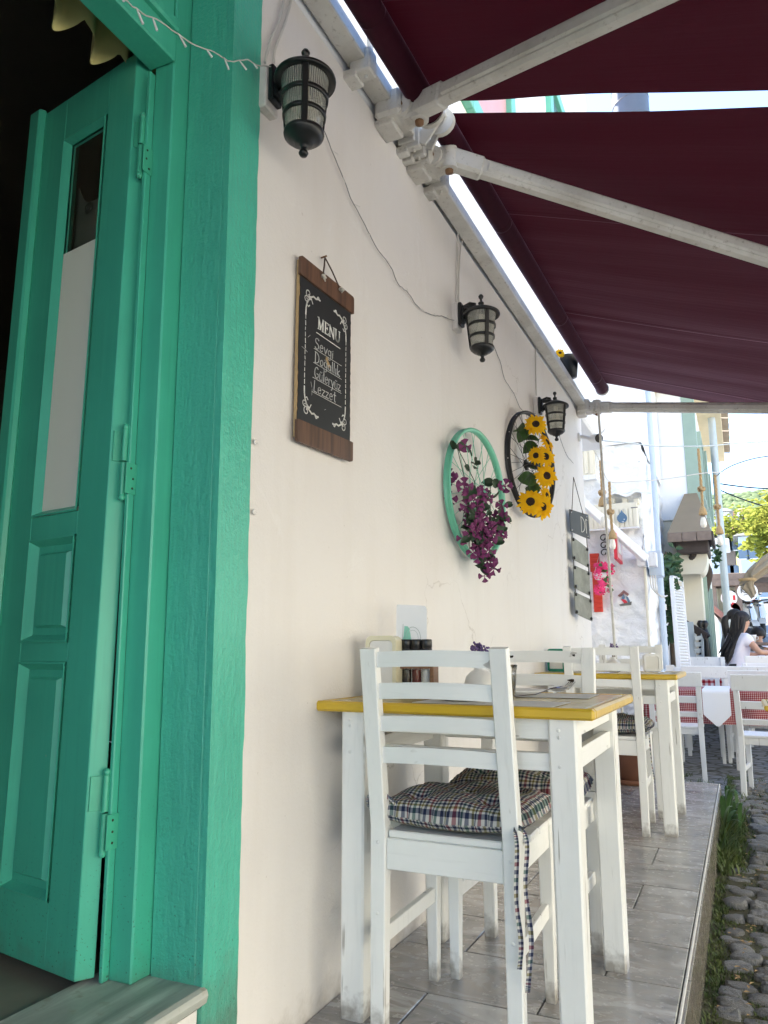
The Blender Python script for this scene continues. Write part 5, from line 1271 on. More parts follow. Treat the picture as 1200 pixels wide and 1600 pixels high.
def spoon(label, c, rz, s=1.0, grp='spoons on the tables'):
    t = thing('spoon', label, 'spoon', c, rz, grp); b = MB()
    b.grid(lambda u, v: Vector((.052 * (u - .5) * 1.0 + .085, (v - .5) * .036 * math.sqrt(max(0, 1 - (2 * u - 1) ** 2)), .013 - .010 * (1 - (2 * u - 1) ** 2) * (1 - (2 * v - 1) ** 2) + .004 * u)) * s, 12, 8); b.build('bowl', M['steel'], t, None, True)
    b = MB(); b.grid(lambda u, v: Vector((-.085 + .146 * u, (v - .5) * (.013 - .009 * u), .002 + .016 * max(0, u - .75) ** 1 * 2.4 + .0018 * (1 - (2 * v - 1) ** 2))) * s, 12, 4); b.build('handle', M['steel'], t, None, True); return t
def fork(label, c, rz, s=1.0, grp='forks on the tables'):
    t = thing('fork', label, 'fork', c, rz, grp); b = MB()
    for k in range(4): b.tube([Vector((.055, (k - 1.5) * .0058, .006)) * s, Vector((.078, (k - 1.5) * .0060, .011)) * s, Vector((.103, (k - 1.5) * .0058, .017)) * s], [.0018 * s, .0017 * s, .001 * s], 6)
    b.build('tines', M['steel'], t, None, True)
    b = MB(); b.box(Vector((.047, 0, .005)) * s, Vector((.018, .022, .003)) * s, Matrix.Rotation(R_(-8), 3, 'Y'), .001); b.beam(Vector((-.08, 0, .002)) * s, Vector((.04, 0, .005)) * s, .008 * s, .003 * s, ch=.0008); b.build('handle', M['steel'], t, None, True); return t
p = ptZ(852, 1086, TZ + .005); spoon('shiny spoon lying on the near placemat of the first table', (p.x - .05, p.y - .03, TZ + .0016), R_(32), 1.2).rotation_euler[1] = R_(-4)
p = ptZ(880, 1079, TZ + .005); fork('fork lying on the far placemat of the first table', (p.x - .0, p.y - .05, TZ + .0016), R_(80), 1.15).rotation_euler[1] = R_(-6)
# ------------------------------------------------------------------ things on the second table
T2 = .757 * 1.02 + .0006
napkin_holder('green napkin holder standing on the second table against the wall', 0, 0, 0, M['green_plastic'], h=.128, wd=.105, dp=.075, place=(-.955, 4.42, T2), rz=R_(-14))
for k, lab in enumerate(('left black lidded jar behind the green napkin holder', 'middle black lidded jar behind the green napkin holder', 'right black lidded jar behind the green napkin holder')):
    j = thing('spice_jar', lab, 'jar', (-.895 + .034 * k, 4.56 - .006 * k, T2), 0, 'spice jars on the second table')
    b = MB(); b.lathe([(0, .0), (.0145, .0), (.0145, .08), (.012, .084)], (0, 0, 0), 16); b.build('glass', M['glass'], j, None, True)
    b = MB(); b.lathe([(0, .002), (.013, .002), (.013, .06), (0, .06)], (0, 0, 0), 12); b.build('contents', M['salt'], j, None, True)
    b = MB(); b.lathe([(.0, .080), (.0165, .080), (.0168, .094), (.016, .096), (.0168, .098), (.016, .114), (0, .115)], (0, 0, 0), 18); b.build('lid', M['black_plastic'], j, None, True)
vase('ribbed white vase on the second table', (-.665, 4.50, T2))
p = ptZ(1010, 1044, T2 + .004); spoon('spoon lying on the second table', (p.x - .06, 4.25, T2), R_(30)); fork('fork lying on the second table', (-.40, 4.35, T2), R_(84))
napkin_holder('white napkin holder at the open end of the second table', 0, 0, 0, M['white_plastic'], h=.10, wd=.09, dp=.06, place=(-.47, 4.62, T2), rz=R_(15))
# terracotta pot under the second table
pt = thing('terracotta_pot', 'large terracotta flowerpot on a saucer behind the second table legs', 'flowerpot', (-.74, 5.62, 0))
b = MB(); b.lathe([(0, .03), (.10, .03), (.14, .28), (.155, .285), (.158, .33), (.145, .332), (.13, .29), (0, .28)], (0, 0, 0), 32); b.build('pot_body', M['terracotta'], pt, None, True)
b = MB(); b.lathe([(0, .001), (.115, .001), (.135, .034), (.128, .035), (.11, .014), (0, .012)], (0, 0, 0), 32); b.build('saucer', M['terracotta'], pt, None, True)
b = MB(); random.seed(2)
for k in range(60):
    a = random.uniform(0, 6.28); r = random.uniform(0, .1); l = Vector((r * math.cos(a), r * math.sin(a), .3)); t = l + Vector((random.uniform(-.08, .08), random.uniform(-.08, .08), random.uniform(.06, .18)))
    b.grid(lambda u, v: l.lerp(t, u) + Vector(((v - .5) * .02 * math.sin(u * 3.1), .01 * u, 0)), 3, 1)
b.build('foliage', M['leaf_mid'], pt, 'stuff', True)
# ================================================================== white stone house beyond the corner
YH = 8.9; XH = ptY(1014, 900, YH).x
wh = thing('stone_house', 'whitewashed rubble stone house behind the wall corner, with a red shutter', 'house', (XH, YH, gz(YH)))
def hp_(px, py, d=0): return ptY(px, py, YH - d)
zsplit = hp_(980, 694).z
mb = MB()
def sface(u, v):
    z = -.3 + v * (zsplit + .3); L = 3.6 + 2.6; s = u * L
    n = mnoise.noise((s * 3.2, z * 5.5, 0)) * .055 + abs(mnoise.noise((s * 6, z * 10, 4))) * .05 + mnoise.noise((s * 18, z * 22, 8)) * .009
    if s < 3.6: return Vector((XH - 3.6 + s, YH - .02 + n, z))
    return Vector((XH - .02 - n * .8, YH + (s - 3.6), z))
mb.grid(sface, 260, 150); mb.span((XH - 5.5, YH + .06, -.3), (XH - .08, YH + 2.6, zsplit + .4)); mb.build('wall', M['stone_white'], wh)
mb = MB()
def uface(u, v):
    z = zsplit + v * (7.1 - zsplit); L = 6.2; s = u * L
    n = mnoise.noise((s * 1.2, z * 1.2, 0)) * .02 + mnoise.noise((s * 6, z * 6, 4)) * .005
    if s < 3.6: return Vector((XH - 3.6 + s, YH - .035 + n, z))
    return Vector((XH + .0 - n, YH - .035 + (s - 3.6), z))
mb.grid(uface, 120, 70); mb.span((XH - 5.5, YH + .08, zsplit), (XH - .06, YH + 2.6, 7.1)); mb.build('upper_wall', M['house_white'], wh)
mb = MB(); mb.span((XH - 5.7, YH - .25, 7.1), (XH + .12, YH + 2.55, 7.22)); mb.build('roof', M['roof_red'], wh)
def wbox(px0, py0, px1, py1, d0, d1, ch=.004):
    a = hp_(px0, py0, d1); c = hp_(px1, py1, d1); b = MB(); b.span((a.x, YH - d0, a.z), (c.x, YH - d1, c.z), ch); return b
f = wbox(900, 700, 930, 743, .0, .06).build('window', M['house_cream'], wh)
for k in range(3): wbox(903 + 8.6 * k, 704, 910.5 + 8.6 * k, 740, .061, .075).build('shutter_board', M['house_cream'], f)
wbox(898, 744, 932, 748, .0, .12).build('sill', M['white_trim'], f)
# corner trim and conduits
wbox(1009, 886, 1014, 1030, .035, .06, .01).build('corner_conduit', M['house_cream'], wh)
b = MB(); A = hp_(1030, 640, -.6); Bt = hp_(1043, 1000, -.6); b.tube([Vector((XH + .055, YH + .75, -.1)), Vector((XH + .055, YH + .75, 6.5))], .034, 10); dp = b.build('downpipe', M['pale_blue'], wh)
b = MB(); a = hp_(1026, 862, -.1); c = hp_(1038, 900, -.1); b.span((XH + .003, YH + .02, c.z), (XH + .14, YH + .30, a.z), .006); b.build('meter_box', M['pale_blue'], wh)
for k in range(3):
    b = MB(); x = XH + .02 + .025 * k; z = hp_(1026, 902).z; b.tube(smooth_path([Vector((x, YH - .02, z + .02)), Vector((x, YH - .03, z - .10 - .02 * k)), Vector((x + .05, YH - .02, z - .18 - .02 * k)), Vector((x + .10, YH + .1, z - .2))], 4), .008, 6); b.build('loose_cable', M['cable_white'], wh)
# wavy tiled ledge
def led(u, v):
    p = hp_(938 + u * 82, 778 - 6 * u); amp = .022 * math.cos(u * 4 * 2 * math.pi * .62 + 1.2)
    return Vector((p.x, YH - .005 - v * .17, p.z + .05 + amp - v * .05))
b = MB(); b.grid(led, 60, 4); b.grid(lambda u, v: led(1 - u, v) - Vector((0, 0, .02)), 60, 4); b.grid(lambda u, v: led(u, 1) - Vector((0, 0, .02 * v)), 60, 1); b.build('tiled_ledge', M['house_white'], wh)
for px in (952, 972, 990):
    wbox(px, 779, px + 8, 786, .0, .10, .004).build('ledge_block', M['house_cream'], wh)
# cream slatted panel with a blue drop under the ledge
ac = thing('slatted_wall_unit', 'cream slatted wall panel with a blue water drop emblem under the wavy ledge', 'wall panel', tuple(hp_(955, 806)))
a = hp_(912, 790, .16); c = hp_(997, 823, .16)
b = MB(); b.span((a.x, YH - .02, c.z), (c.x, YH - .15, a.z), .006); b.build('casing', M['house_cream'], ac)
n = 12
for k in range(n):
    b = MB(); x = a.x + (c.x - a.x) * (k + .5) / n; b.box((x, YH - .156, (a.z + c.z) / 2 - .03), ((c.x - a.x) / n * .82, .012, (a.z - c.z) * .74), None, .003); b.build('slat', M['house_cream'], ac)
b = MB(); b.span((a.x - .01, YH - .13, c.z - .015), (c.x + .01, YH - .17, c.z + .004), .003); b.build('ledge', M['white_plastic'], ac)
b = MB(); q = hp_(972, 808, .175); P = [(.055 * math.sin(R_(t)) * (1 if True else 0), -.055 * math.cos(R_(t)) - .012) for t in range(-120, 121, 20)] + [(0.012, .055), (0, .085), (-.012, .055)]
b.prism(P, lambda x, z, d: Vector((q.x + x, q.y - d, q.z + z)), 0, .008); b.build('drop_emblem', M['blue_emblem'], ac)
b = MB(); q2 = hp_(974, 813, .184)
b.prism([(-.02, -.012), (-.008, -.022), (.008, -.02), (.0, -.012)], lambda x, z, d: Vector((q2.x + x, q2.y - d, q2.z + z)), 0, .003); b.prism([(.004, .006), (.014, .006), (.016, .016), (.006, .016)], lambda x, z, d: Vector((q2.x + x, q2.y - d, q2.z + z)), 0, .003); b.build('emblem_mark', M['white_plastic'], ac)
b = MB(); q = hp_(991, 793, .165); b.box(q, (.075, .004, .010), None, .001); b.build('print_mark', M['wire_grey'], ac)
# folded awning frame leaning across the facade
fa = thing('folded_awning', 'slanting white box beam of a folded awning across the stone house', 'awning', tuple(hp_(960, 820, .3)))
p0 = ptY(874, 752, 8.15); p1 = ptY(1009, 874, 8.62)
b = MB(); b.beam(p0, p1, .085, .085, ch=.006); b.build('front_bar', M['white_trim'], fa)
b = MB(); b.beam(p0 + Vector((0, .05, .05)), p1 + Vector((0, .05, .05)), .04, .03, ch=.004); b.build('top_rail', M['house_white'], fa)
for (x0, y0, x1, y1, d) in ((994, 864, 1009, 884, .1), (1012, 863, 1026, 884, .12)): wbox(x0, y0, x1, y1, d - .09, d + .08).build('end_box', M['white_trim'], fa)
# red louvred shutter
rs = thing('red_shutter', 'open red louvred window shutter on the white stone house', 'shutter', tuple(hp_(932, 910)))
for (x0, y0, x1, y1) in ((921, 865, 937, 893), (925, 893, 942, 956)):
    fr = wbox(x0, y0, x1, y1, .02, .05); fr.build('shutter_panel', M['red_wood'], rs); a = hp_(x0, y0, .06); c = hp_(x1, y1, .06); n = max(4, int((y1 - y0) / 6.5))
    for k in range(n):
        b = MB(); z = a.z + (c.z - a.z) * (k + .5) / n; b.box(((a.x + c.x) / 2, YH - .058, z), (abs(c.x - a.x) - .02, .012, abs(c.z - a.z) / n * .8), Matrix.Rotation(R_(22), 3, 'X'), .001); b.build('louvre', M['red_wood'], rs)
# hanging red sign, iron bracket, ornament, flower basket
hsn = thing('hanging_shop_sign', 'narrow red and pink hanging sign sticking out from the stone house', 'sign', tuple(hp_(966, 858, .35)))
q0 = ptY(962, 832, 8.35); q1 = ptY(971, 842, 8.75); zb0 = ptY(963, 873, 8.35).z; zb1 = ptY(971, 882, 8.75).z
b = MB(); b.add([q0, q1, (q1.x, q1.y, zb1), (q0.x, q0.y, zb0)] + [v + Vector((-.03, 0, 0)) for v in (q0, q1, Vector((q1.x, q1.y, zb1)), Vector((q0.x, q0.y, zb0)))], [(0, 1, 2, 3), (7, 6, 5, 4), (0, 4, 5, 1), (1, 5, 6, 2), (2, 6, 7, 3), (3, 7, 4, 0)]); b.build('sign_board', M['coral_sign'], hsn)
c_ = (q0 + Vector((q1.x, q1.y, zb1))) / 2
b = MB(); V = [c_ + (Vector(v) - c_) * .84 + Vector((.004, -.002, 0)) for v in (q0, q1, (q1.x, q1.y, zb1), (q0.x, q0.y, zb0))]; b.add(V, [(0, 1, 2, 3)]); b.build('sign_face', M['pink_sign'], hsn)
for k in range(3):
    b = MB(); m0 = V[0].lerp(V[3], .2 + .22 * k).lerp(V[1].lerp(V[2], .2 + .22 * k), .2); m1 = V[0].lerp(V[3], .2 + .22 * k).lerp(V[1].lerp(V[2], .2 + .22 * k), .8); b.beam(m0 + Vector((.003, 0, 0)), m1 + Vector((.003, 0, 0)), .004, .05); b.build('lettering_mark', M['white_plastic'], hsn)
ib = thing('iron_bracket', 'black wrought iron scroll bracket on the stone house beside the red sign', 'bracket', tuple(hp_(942, 850, .05)))
b = MB(); zz = hp_(944, 852, .05); 
for k in range(3): b.tube([zz + Vector((.05 * math.cos(a) * (1 - a / 9), -.02, .08 - .085 * k + .05 * math.sin(a) * (1 - a / 9))) for a in [i * .5 for i in range(14)]], .007, 6)
b.build('scroll', M['black_metal'], ib, 'stuff'); b = MB(); b.span((zz.x + .03, YH, zz.z - .14), (zz.x + .055, YH - .09, zz.z + .13), .004); b.build('plate', M['black_metal'], ib)
orn = thing('wall_ornament', 'small painted wooden ornament with a brown roof and blue wings on the white stones', 'ornament', tuple(hp_(977, 935, .03)))
o0 = hp_(977, 935, .03); of = lambda x, z, d: Vector((o0.x + x, YH - .03 - d, o0.z + z)); k_o = YH / 1180 * 1.02
def opoly(P, d0, d1, mt, nm): b = MB(); b.prism([(x * k_o, -z * k_o) for x, z in P], of, d0, d1); b.build(nm, M[mt], orn)
opoly([(-10, -4), (-1, -12), (0, -8), (-7, -2)], .01, .03, 'mauve', 'roof_slope'); opoly([(-1, -12), (6, -6), (4, -3), (-2, -8)], .01, .031, 'mauve', 'roof_slope')
opoly([(-5, 0), (-2, -6), (0, -2), (-2, 4)], .005, .02, 'blue_emblem', 'wing'); opoly([(1, -3), (4, -2), (7, 5), (4, 6)], .005, .02, 'blue_emblem', 'wing')
opoly([(-6, 1), (0, 2), (4, 7), (-1, 8)], .006, .024, 'coral_sign', 'body'); opoly([(-9, 9), (9, 5), (8, 10), (-7, 11)], .005, .026, 'tin', 'base')
random.seed(31)
fb = thing('flower_basket', 'hanging basket of bright pink flowers in front of the red shutter', 'flower basket', tuple(hp_(942, 905, .2)))
b = MB(); q = hp_(941, 896, .2); b.lathe([(.02, -.09), (.085, -.06), (.10, .0), (.095, .0), (.08, -.05), (0, -.07)], q, 16); b.build('pot', M['white_plastic'], fb)
b = MB(); b.tube([q + Vector((-.09, 0, 0)), q + Vector((0, .05, .30)), q + Vector((.09, 0, 0))], .004, 5); b.build('hanger', M['cable_white'], fb)
fm = []
for k in range(3):
    b = MB()
    for i in range(5):
        a = i * 1.257; b.grid(lambda u, v: Vector((.034 * u * math.cos(a + (v - .5) * .9), .034 * u * math.sin(a + (v - .5) * .9), .008 * math.sin(u * 3 + k))), 2, 2)
    fm.append(b.mesh('flower', M['pink']))
bl = MB(); b = MB(); b.grid(lambda u, v: Vector((.05 * u, (v - .5) * .045 * math.sin(math.pi * (u * .9 + .08)), -.012 * u * u)), 3, 2); lm = b.mesh('leaf', M['leaf_mid'])
for k in range(105):
    px = random.gauss(942, 8); py = random.uniform(882, 926); 
    if py > 896 and abs(px - 942) > 13: continue
    o = link('flower' if k % 10 < 7 else 'leaf', random.choice(fm) if k % 10 < 7 else lm, fb); o.location = ptY(px, py, YH - random.uniform(.1, .36)) - fb.location
    o.rotation_euler = Vector((random.uniform(-.6, .6), -1, random.uniform(-.3, .7))).to_track_quat('Z', 'Y').to_euler(); o.scale = [random.uniform(.7, 1.15)] * 3

# ================================================================== cream house with sage green trim, along the street
Y2 = 11.5; X2 = ptY(1091, 740, Y2).x; Y2b = 16.2; g2 = gz(Y2)
ch_ = thing('corner_house', 'tall pale house with sage green trim and a tiled eave along the street', 'house', (X2, Y2, g2))
zev = ptY(1109, 713, 15.9).z
zl = ptY(1085, 800, Y2).z
b = MB(); b.span((X2 - 6, Y2, zl - .1), (X2 - .002, Y2b, zev), .01); b.build('upper_wall', M['house_white'], ch_)
b = MB(); b.span((X2 - 6, Y2 + .03, g2 - 1), (X2 - .06, Y2b, zl - .102), .01); b.build('lower_wall', M['house_cream'], ch_)
b = MB(); b.span((X2 - .16, Y2 - .02, zl - .1), (X2 + .015, Y2 + .14, zev - .01), .006); b.build('corner_pilaster', M['sage'], ch_)
b = MB(); b.span((X2 - .16, Y2b - .14, zl - .1), (X2 + .015, Y2b + .02, zev - .01), .006); b.build('corner_pilaster', M['sage'], ch_)
b = MB(); b.span((X2 - 6, Y2 - .30, zev), (X2 + .36, Y2b + .3, zev + .10), .01); b.build('eave', M['eave'], ch_)
b = MB(); b.span((X2 - 6, Y2 - .28, zev + .102), (X2 + .34, Y2b + .28, zev + .2), .02); rf = b.build('roof', M['roof_red'], ch_)
b = MB(); b.lathe([(.085, 0), (.10, .44)], (0, 0, 0), 10, Matrix.Rotation(R_(-90), 3, 'Y')); b = MB()
b.grid(lambda u, v: Vector((.45 * (1 - v), .42 * (u - .5), .10 * math.sin(math.pi * u) + .05 * (1 - v) * 0)), 8, 1); b.grid(lambda u, v: Vector((0, .42 * (u - .5), .10 * math.sin(math.pi * u) * v)), 8, 1); tl = b.mesh('roof_tile', M['roof_tile'])
n = int((Y2b - Y2 + .6) / .43)
for k in range(n):
    o = link('roof_tile', tl, rf); o.location = Vector((X2 + .02, Y2 - .1 + k * .43, zev + .19 + .006 * (k % 2))) - ch_.location; o.rotation_euler = (0, R_(8), 0)
for k, (ya, yb) in enumerate(((12.2, 13.1), (14.0, 14.9))):
    zt = zev - .55; zb = zl + .35
    b = MB(); b.span((X2 - .03, ya, zb), (X2 + .03, yb, zt), .004); wn = b.build('window', M['window_blue'], ch_)
    for y0, y1 in ((ya - .06, ya - .002), (yb + .002, yb + .06)):
        b = MB(); b.span((X2 - .02, y0, zb - .06), (X2 + .055, y1, zt + .06), .004); b.build('frame', M['sage'], wn)
    for z0, z1 in ((zb - .06, zb - .002), (zt + .002, zt + .06)):
        b = MB(); b.span((X2 - .02, ya, z0), (X2 + .054, yb, z1), .004); b.build('frame', M['sage'], wn)
    b = MB(); b.span((X2 + .0, yb + .08, zb), (X2 + .09, yb + .45, zt), .006); b.build('shutter', M['sage'], wn)
for k, (ya, yb) in enumerate(((11.95, 12.6), (13.5, 14.3))):
    zt = zl - .95; zb = g2 + .75
    b = MB(); b.span((X2 - .10, ya, zb), (X2 - .035, yb, zt), .004); wn = b.build('window', M['window_blue'], ch_)
    for y0, y1 in ((ya - .07, ya - .002), (yb + .002, yb + .07)):
        b = MB(); b.span((X2 - .08, y0, zb - .06), (X2 - .01, y1, zt + .06), .004); b.build('frame', M['sage'], wn)
    b = MB(); b.span((X2 - .08, ya, zb - .08), (X2 + .03, yb, zb - .002), .004); b.build('sill', M['sage'], wn)
# hooded porch roof at the corner
hd = thing('door_hood', 'tan hipped hood with weathered fascia boards over the doorway of the corner house', 'door hood', tuple(ptY(1078, 830, 10.9)))
F0 = ptY(1042, 826, 10.5); F1 = ptY(1112, 838, 10.5); ap = ptY(1083, 770, 11.45); zf = (F0.z + F1.z) / 2
b = MB(); e = .0
V = [Vector((F0.x, 10.5, zf)), Vector((F1.x, 10.5, zf)), Vector((F1.x, 11.48, zf)), Vector((F0.x, 11.48, zf)), Vector((ap.x - .12, 11.48, ap.z)), Vector((ap.x + .05, 11.48, ap.z))]
b.add(V, [(0, 1, 5, 4), (1, 2, 5), (0, 4, 3), (3, 4, 5, 2)]); b.build('hood_roof', M['tan_metal'], hd)
zd = ptY(1075, 846, 10.5).z
for k in range(3):
    a = F0.x + (F1.x - F0.x) * k / 3; c = F0.x + (F1.x - F0.x) * (k + 1) / 3
    b = MB(); b.span((a + .003, 10.46, zd), (c - .003, 10.50, zf + .005), .004); b.build('fascia_board', M['grey_wood'], hd)
b = MB(); b.span((F1.x - .02, 10.502, zd), (F1.x + .02, 11.48, zf + .005), .004); b.build('fascia_board', M['dark_wood'], hd)
b = MB(); b.span((F0.x + .03, 10.54, zd + .03), (F1.x - .03, 11.46, zd + .06)); b.build('ceiling', M['dark_wood'], hd)
z2 = ptY(1075, 864, 10.6).z
b = MB(); b.span((F0.x + .10, 10.62, z2), (F1.x - .05, 11.46, zd + .028), .01); b.build('inner_fascia', M['dark_wood'], hd)
b = MB(); b.grid(lambda u, v: Vector((X2 - .05 + (F1.x - .08 - X2 + .05) * math.cos(v * math.pi / 2), 10.8 + .65 * u, z2 - .26 * math.sin(v * math.pi / 2))), 4, 8); b.grid(lambda u, v: Vector((X2 - .55 + u * (X2 - .05 + (F1.x - .08 - X2 + .05) * math.cos(v * math.pi / 2) - X2 + .55), 10.8, z2 - .26 * math.sin(v * math.pi / 2))), 4, 8); b.build('cove', M['house_cream'], hd)
b = MB(); c0 = ptY(1084, 866, 10.75); c1 = ptY(1062, 893, 11.2); b.tube(smooth_path([c0, c0.lerp(c1, .35) + Vector((0, 0, -.02)), c0.lerp(c1, .75) + Vector((.03, 0, .0)), c1], 5), [.04] * 16, 8); b.build('curved_brace', M['dark_wood'], hd)
# ivy, white louvred panel and clutter by the corner house
def leaf_cloud(name, label, cat, pts, mat, size, loc, group=None, n_tri=1):
    """many small bent leaves joined as one foliage mass"""
    t = thing(name, label, cat, loc, 0, group); b = MB()
    for (c, nrm, s) in pts:
        q = nrm.to_track_quat('Z', 'Y').to_matrix() @ Matrix.Rotation(random.uniform(0, 6.28), 3, 'Z'); s *= size
        V = [q @ Vector(v) * s + c for v in ((-.5, 0, 0), (0, -.38, .12), (.6, 0, -.12), (0, .38, .12))]
        b.add(V, [(0, 1, 2, 3)])
    b.build('foliage', mat, t, 'stuff'); return t
random.seed(41); pts = []
for k in range(520):
    if k < 330: px, py = random.gauss(1049, 6.5), random.gauss(902, 17)
    else: px, py = random.gauss(1048, 4.5) + (k - 330) * .02, random.uniform(920, 1004)
    pts.append((ptY(px, py, 10.3 + random.uniform(-.25, .4)), Vector((random.uniform(-.5, .8), -1, random.uniform(-.2, .9))).normalized(), random.uniform(.6, 1.3)))
for k in range(60): pts.append((ptY(random.gauss(1120, 3), random.gauss(870, 9), 12.5), Vector((random.uniform(-1, 1), -1, random.uniform(-.2, .9))).normalized(), random.uniform(.4, .9)))
iv = leaf_cloud('ivy_plant', 'dark green ivy climbing between the stone house and the corner house', 'ivy', pts, M['ivy'], .085, tuple(ptY(1049, 960, 10.3)))
b = MB(); b.tube([ptY(1052, 1040, 10.4), ptY(1047, 960, 10.35), ptY(1046, 900, 10.4), ptY(1040, 862, 10.5)], [.03, .022, .02, .01], 7); b.build('stem', M['trunk'], iv)
lv_ = thing('louvred_panel', 'tall white louvred shutter panel leaning beside the ivy', 'shutter', tuple(ptY(1065, 1050, 9.9)))
A0, A1, B0, B1 = ptY(1049, 903, 10.05), ptY(1064, 906, 10.25), ptY(1062, 1062, 9.75), ptY(1078, 1062, 9.95)
for p_, q_ in ((A0, B0), (A1, B1)): b = MB(); b.beam(p_, q_, .05, .05, up=(1, 0, 0), ch=.004); b.build('stile', M['white_trim'], lv_)
n = 34
for k in range(n):
    f = (k + .7) / (n + .4); b = MB(); b.beam(A0.lerp(B0, f), A1.lerp(B1, f), .055, .012, up=(.2, -.75, .65), ch=.002); b.build('louvre', M['white_trim'] if k > 1 else M['house_cream'], lv_)
b = MB(); b.beam(A0, A1, .05, .06, ch=.004); b.build('top_rail', M['white_trim'], lv_)
b = MB(); o_ = Vector((.0, .035, 0)); b.add([A0 + o_, A1 + o_, B1 + o_, B0 + o_, A0 + o_ * 1.5, A1 + o_ * 1.5, B1 + o_ * 1.5, B0 + o_ * 1.5], [(0, 1, 2, 3), (7, 6, 5, 4)]); b.build('backing', M['house_white'], lv_)
for lab, (x0, y0, x1, y1), Yq, mt, wd in (('weathered wooden board leaning on the cream house wall', (1067, 995, 1076, 1062), 10.6, 'mdf', .10), ('grey painted plank leaning beside the wooden board', (1078, 972, 1084, 1062), 10.9, 'pole', .09)):
    b = MB(); b.beam(ptY(x0, y0, Yq + .25), ptY(x1, y1, Yq), wd, .03, up=(0, -1, .2), ch=.004); o = b.build('leaning_board', M[mt]); tag(o, lab, 'board')
b = MB(); b.beam(ptY(1064, 970, 11.3), ptY(1104, 994, 11.0), .03, .10, ch=.006); tag(b.build('dark_rail', M['dark_wood']), 'dark slanting wooden rail in front of the cream house wall', 'rail')
gs = thing('slatted_chair', 'grey slatted folding chair standing against the cream house wall', 'chair', tuple(ptY(1091, 1062, 11.0)))
for k in range(6): b = MB(); b.beam(ptY(1085, 998 + k * 10, 11.0), ptY(1097, 996 + k * 10, 11.05), .02, .055, ch=.004); b.build('slat', M['pole'], gs)
for x in (1085, 1097): b = MB(); b.beam(ptY(x, 990, 11.05), ptY(x + 3, 1066, 10.95), .03, .03, ch=.003); b.build('post', M['pole'], gs)
for k, x in enumerate((1099, 1106)):
    t = thing('turned_post', ('left' if k == 0 else 'right') + ' of the two black turned posts behind the seated women', 'post', tuple(ptY(x + 2, 1062, 11.2)), 0, 'black turned posts'); p = ptY(x + 2, 1062, 11.2); zt = ptY(x, 969, 11.2).z - p.z
    b = MB(); b.lathe([(.045, 0), (.05, .1), (.042, .16), (.05, .22), (.042, .5), (.03, .54), (.055, .60), (.06, zt - .22), (.03, zt - .12), (.025, zt - .10), (.05, zt - .05), (.03, zt - .005), (0, zt)], p, 14); b.build('spindle', M['black_plastic'], t)
vt = thing('vine_trunk', 'bare brown vine trunk climbing the cream house wall', 'vine', tuple(ptY(1100, 930, 12.4)))
b = MB(); b.tube(smooth_path([ptY(1094, 948, 12.4), ptY(1098, 930, 12.4), ptY(1104, 912, 12.4), ptY(1107, 895, 12.4), ptY(1101, 880, 12.4)], 4), [.06] * 17, 8); b.build('trunk', M['trunk'], vt)
b = MB(); b.tube(smooth_path([ptY(1099, 928, 12.4), ptY(1095, 912, 12.35), ptY(1092, 898, 12.3)], 4), [.035] * 9, 7); b.build('branch', M['trunk'], vt)

# ================================================================== farther up the street
lo2 = thing('low_house', 'low white annex with a brown sloping roof beyond the cream house', 'house', tuple(ptY(1110, 960, 16.8)))
p = ptY(1096, 936, 16.8); q = ptY(1121, 966, 16.8); g3 = gz(16.8)
b = MB(); V = [(p.x, 16.8, g3), (q.x, 16.8, g3), (q.x, 16.8, q.z), (p.x, 16.8, p.z)]; V += [(x, 20, z) for x, y, z in V]
b.add(V, [(0, 1, 2, 3), (1, 5, 6, 2), (3, 2, 6, 7), (0, 3, 7, 4)]); b.build('wall', M['house_white'], lo2)
b = MB(); b.beam(Vector((p.x - .1, 18, p.z + .08)), Vector((q.x + .12, 18, q.z + .03)), 3.2, .10, ch=.01); b.build('roof', M['mauve'], lo2)
bw_ = thing('blue_house', 'pale blue house wall standing behind the wooden pergola', 'house', tuple(ptY(1122, 900, 25)))
a = ptY(1108, 852, 25); c = ptY(1133, 905, 25); b = MB(); b.span((a.x, 25, gz(25)), (c.x, 27, a.z), .02); b.build('wall', M['pale_blue'], bw_); b = MB(); b.span((a.x - .2, 24.8, a.z), (c.x + .2, 27.2, a.z + .15), .02); b.build('roof', M['house_white'], bw_)
# pergola café front
pg = thing('wooden_pergola', 'weathered wooden beam front of a café across the far end of the street', 'pergola', tuple(ptY(1140, 960, 20)))
YP = 20.0; gp = gz(YP)
for k, (x0, y0, x1, y1, Yq) in enumerate(((1111, 897, 1178, 905, YP), (1111, 905.6, 1178, 914, YP), (1178, 911, 1215, 918, YP + .4), (1178, 918.6, 1215, 925, YP + .4))):
    a = ptY(x0, y0, Yq); c = ptY(x1, y1, Yq); b = MB(); b.span((a.x, Yq - .06, c.z), (c.x, Yq + .06, a.z), .01); b.build('fascia_board', M['grey_wood'], pg)
for px in (1113, 1152, 1212):
    a = ptY(px, 905, YP + .15); b = MB(); b.span((a.x - .07, YP + .1, gp), (a.x + .07, YP + .24, a.z), .01); b.build('post', M['grey_wood'], pg)
a = ptY(1108, 897, YP); c = ptY(1215, 897, YP); b = MB(); b.span((a.x, YP + .07, a.z - .12), (c.x, YP + 3.2, a.z - .02), .01); b.build('roof', M['grey_wood'], pg)
b = MB(); b.span((a.x, YP + 2.9, gp), (ptY(1150, 900, YP + 3).x, YP + 3, a.z - .12)); b.build('back_wall', M['house_cream'], pg)
b = MB(); b.span((a.x, YP + .3, gp), (a.x + .1, YP + 2.9, a.z - .12)); b.build('side_wall', M['house_cream'], pg)
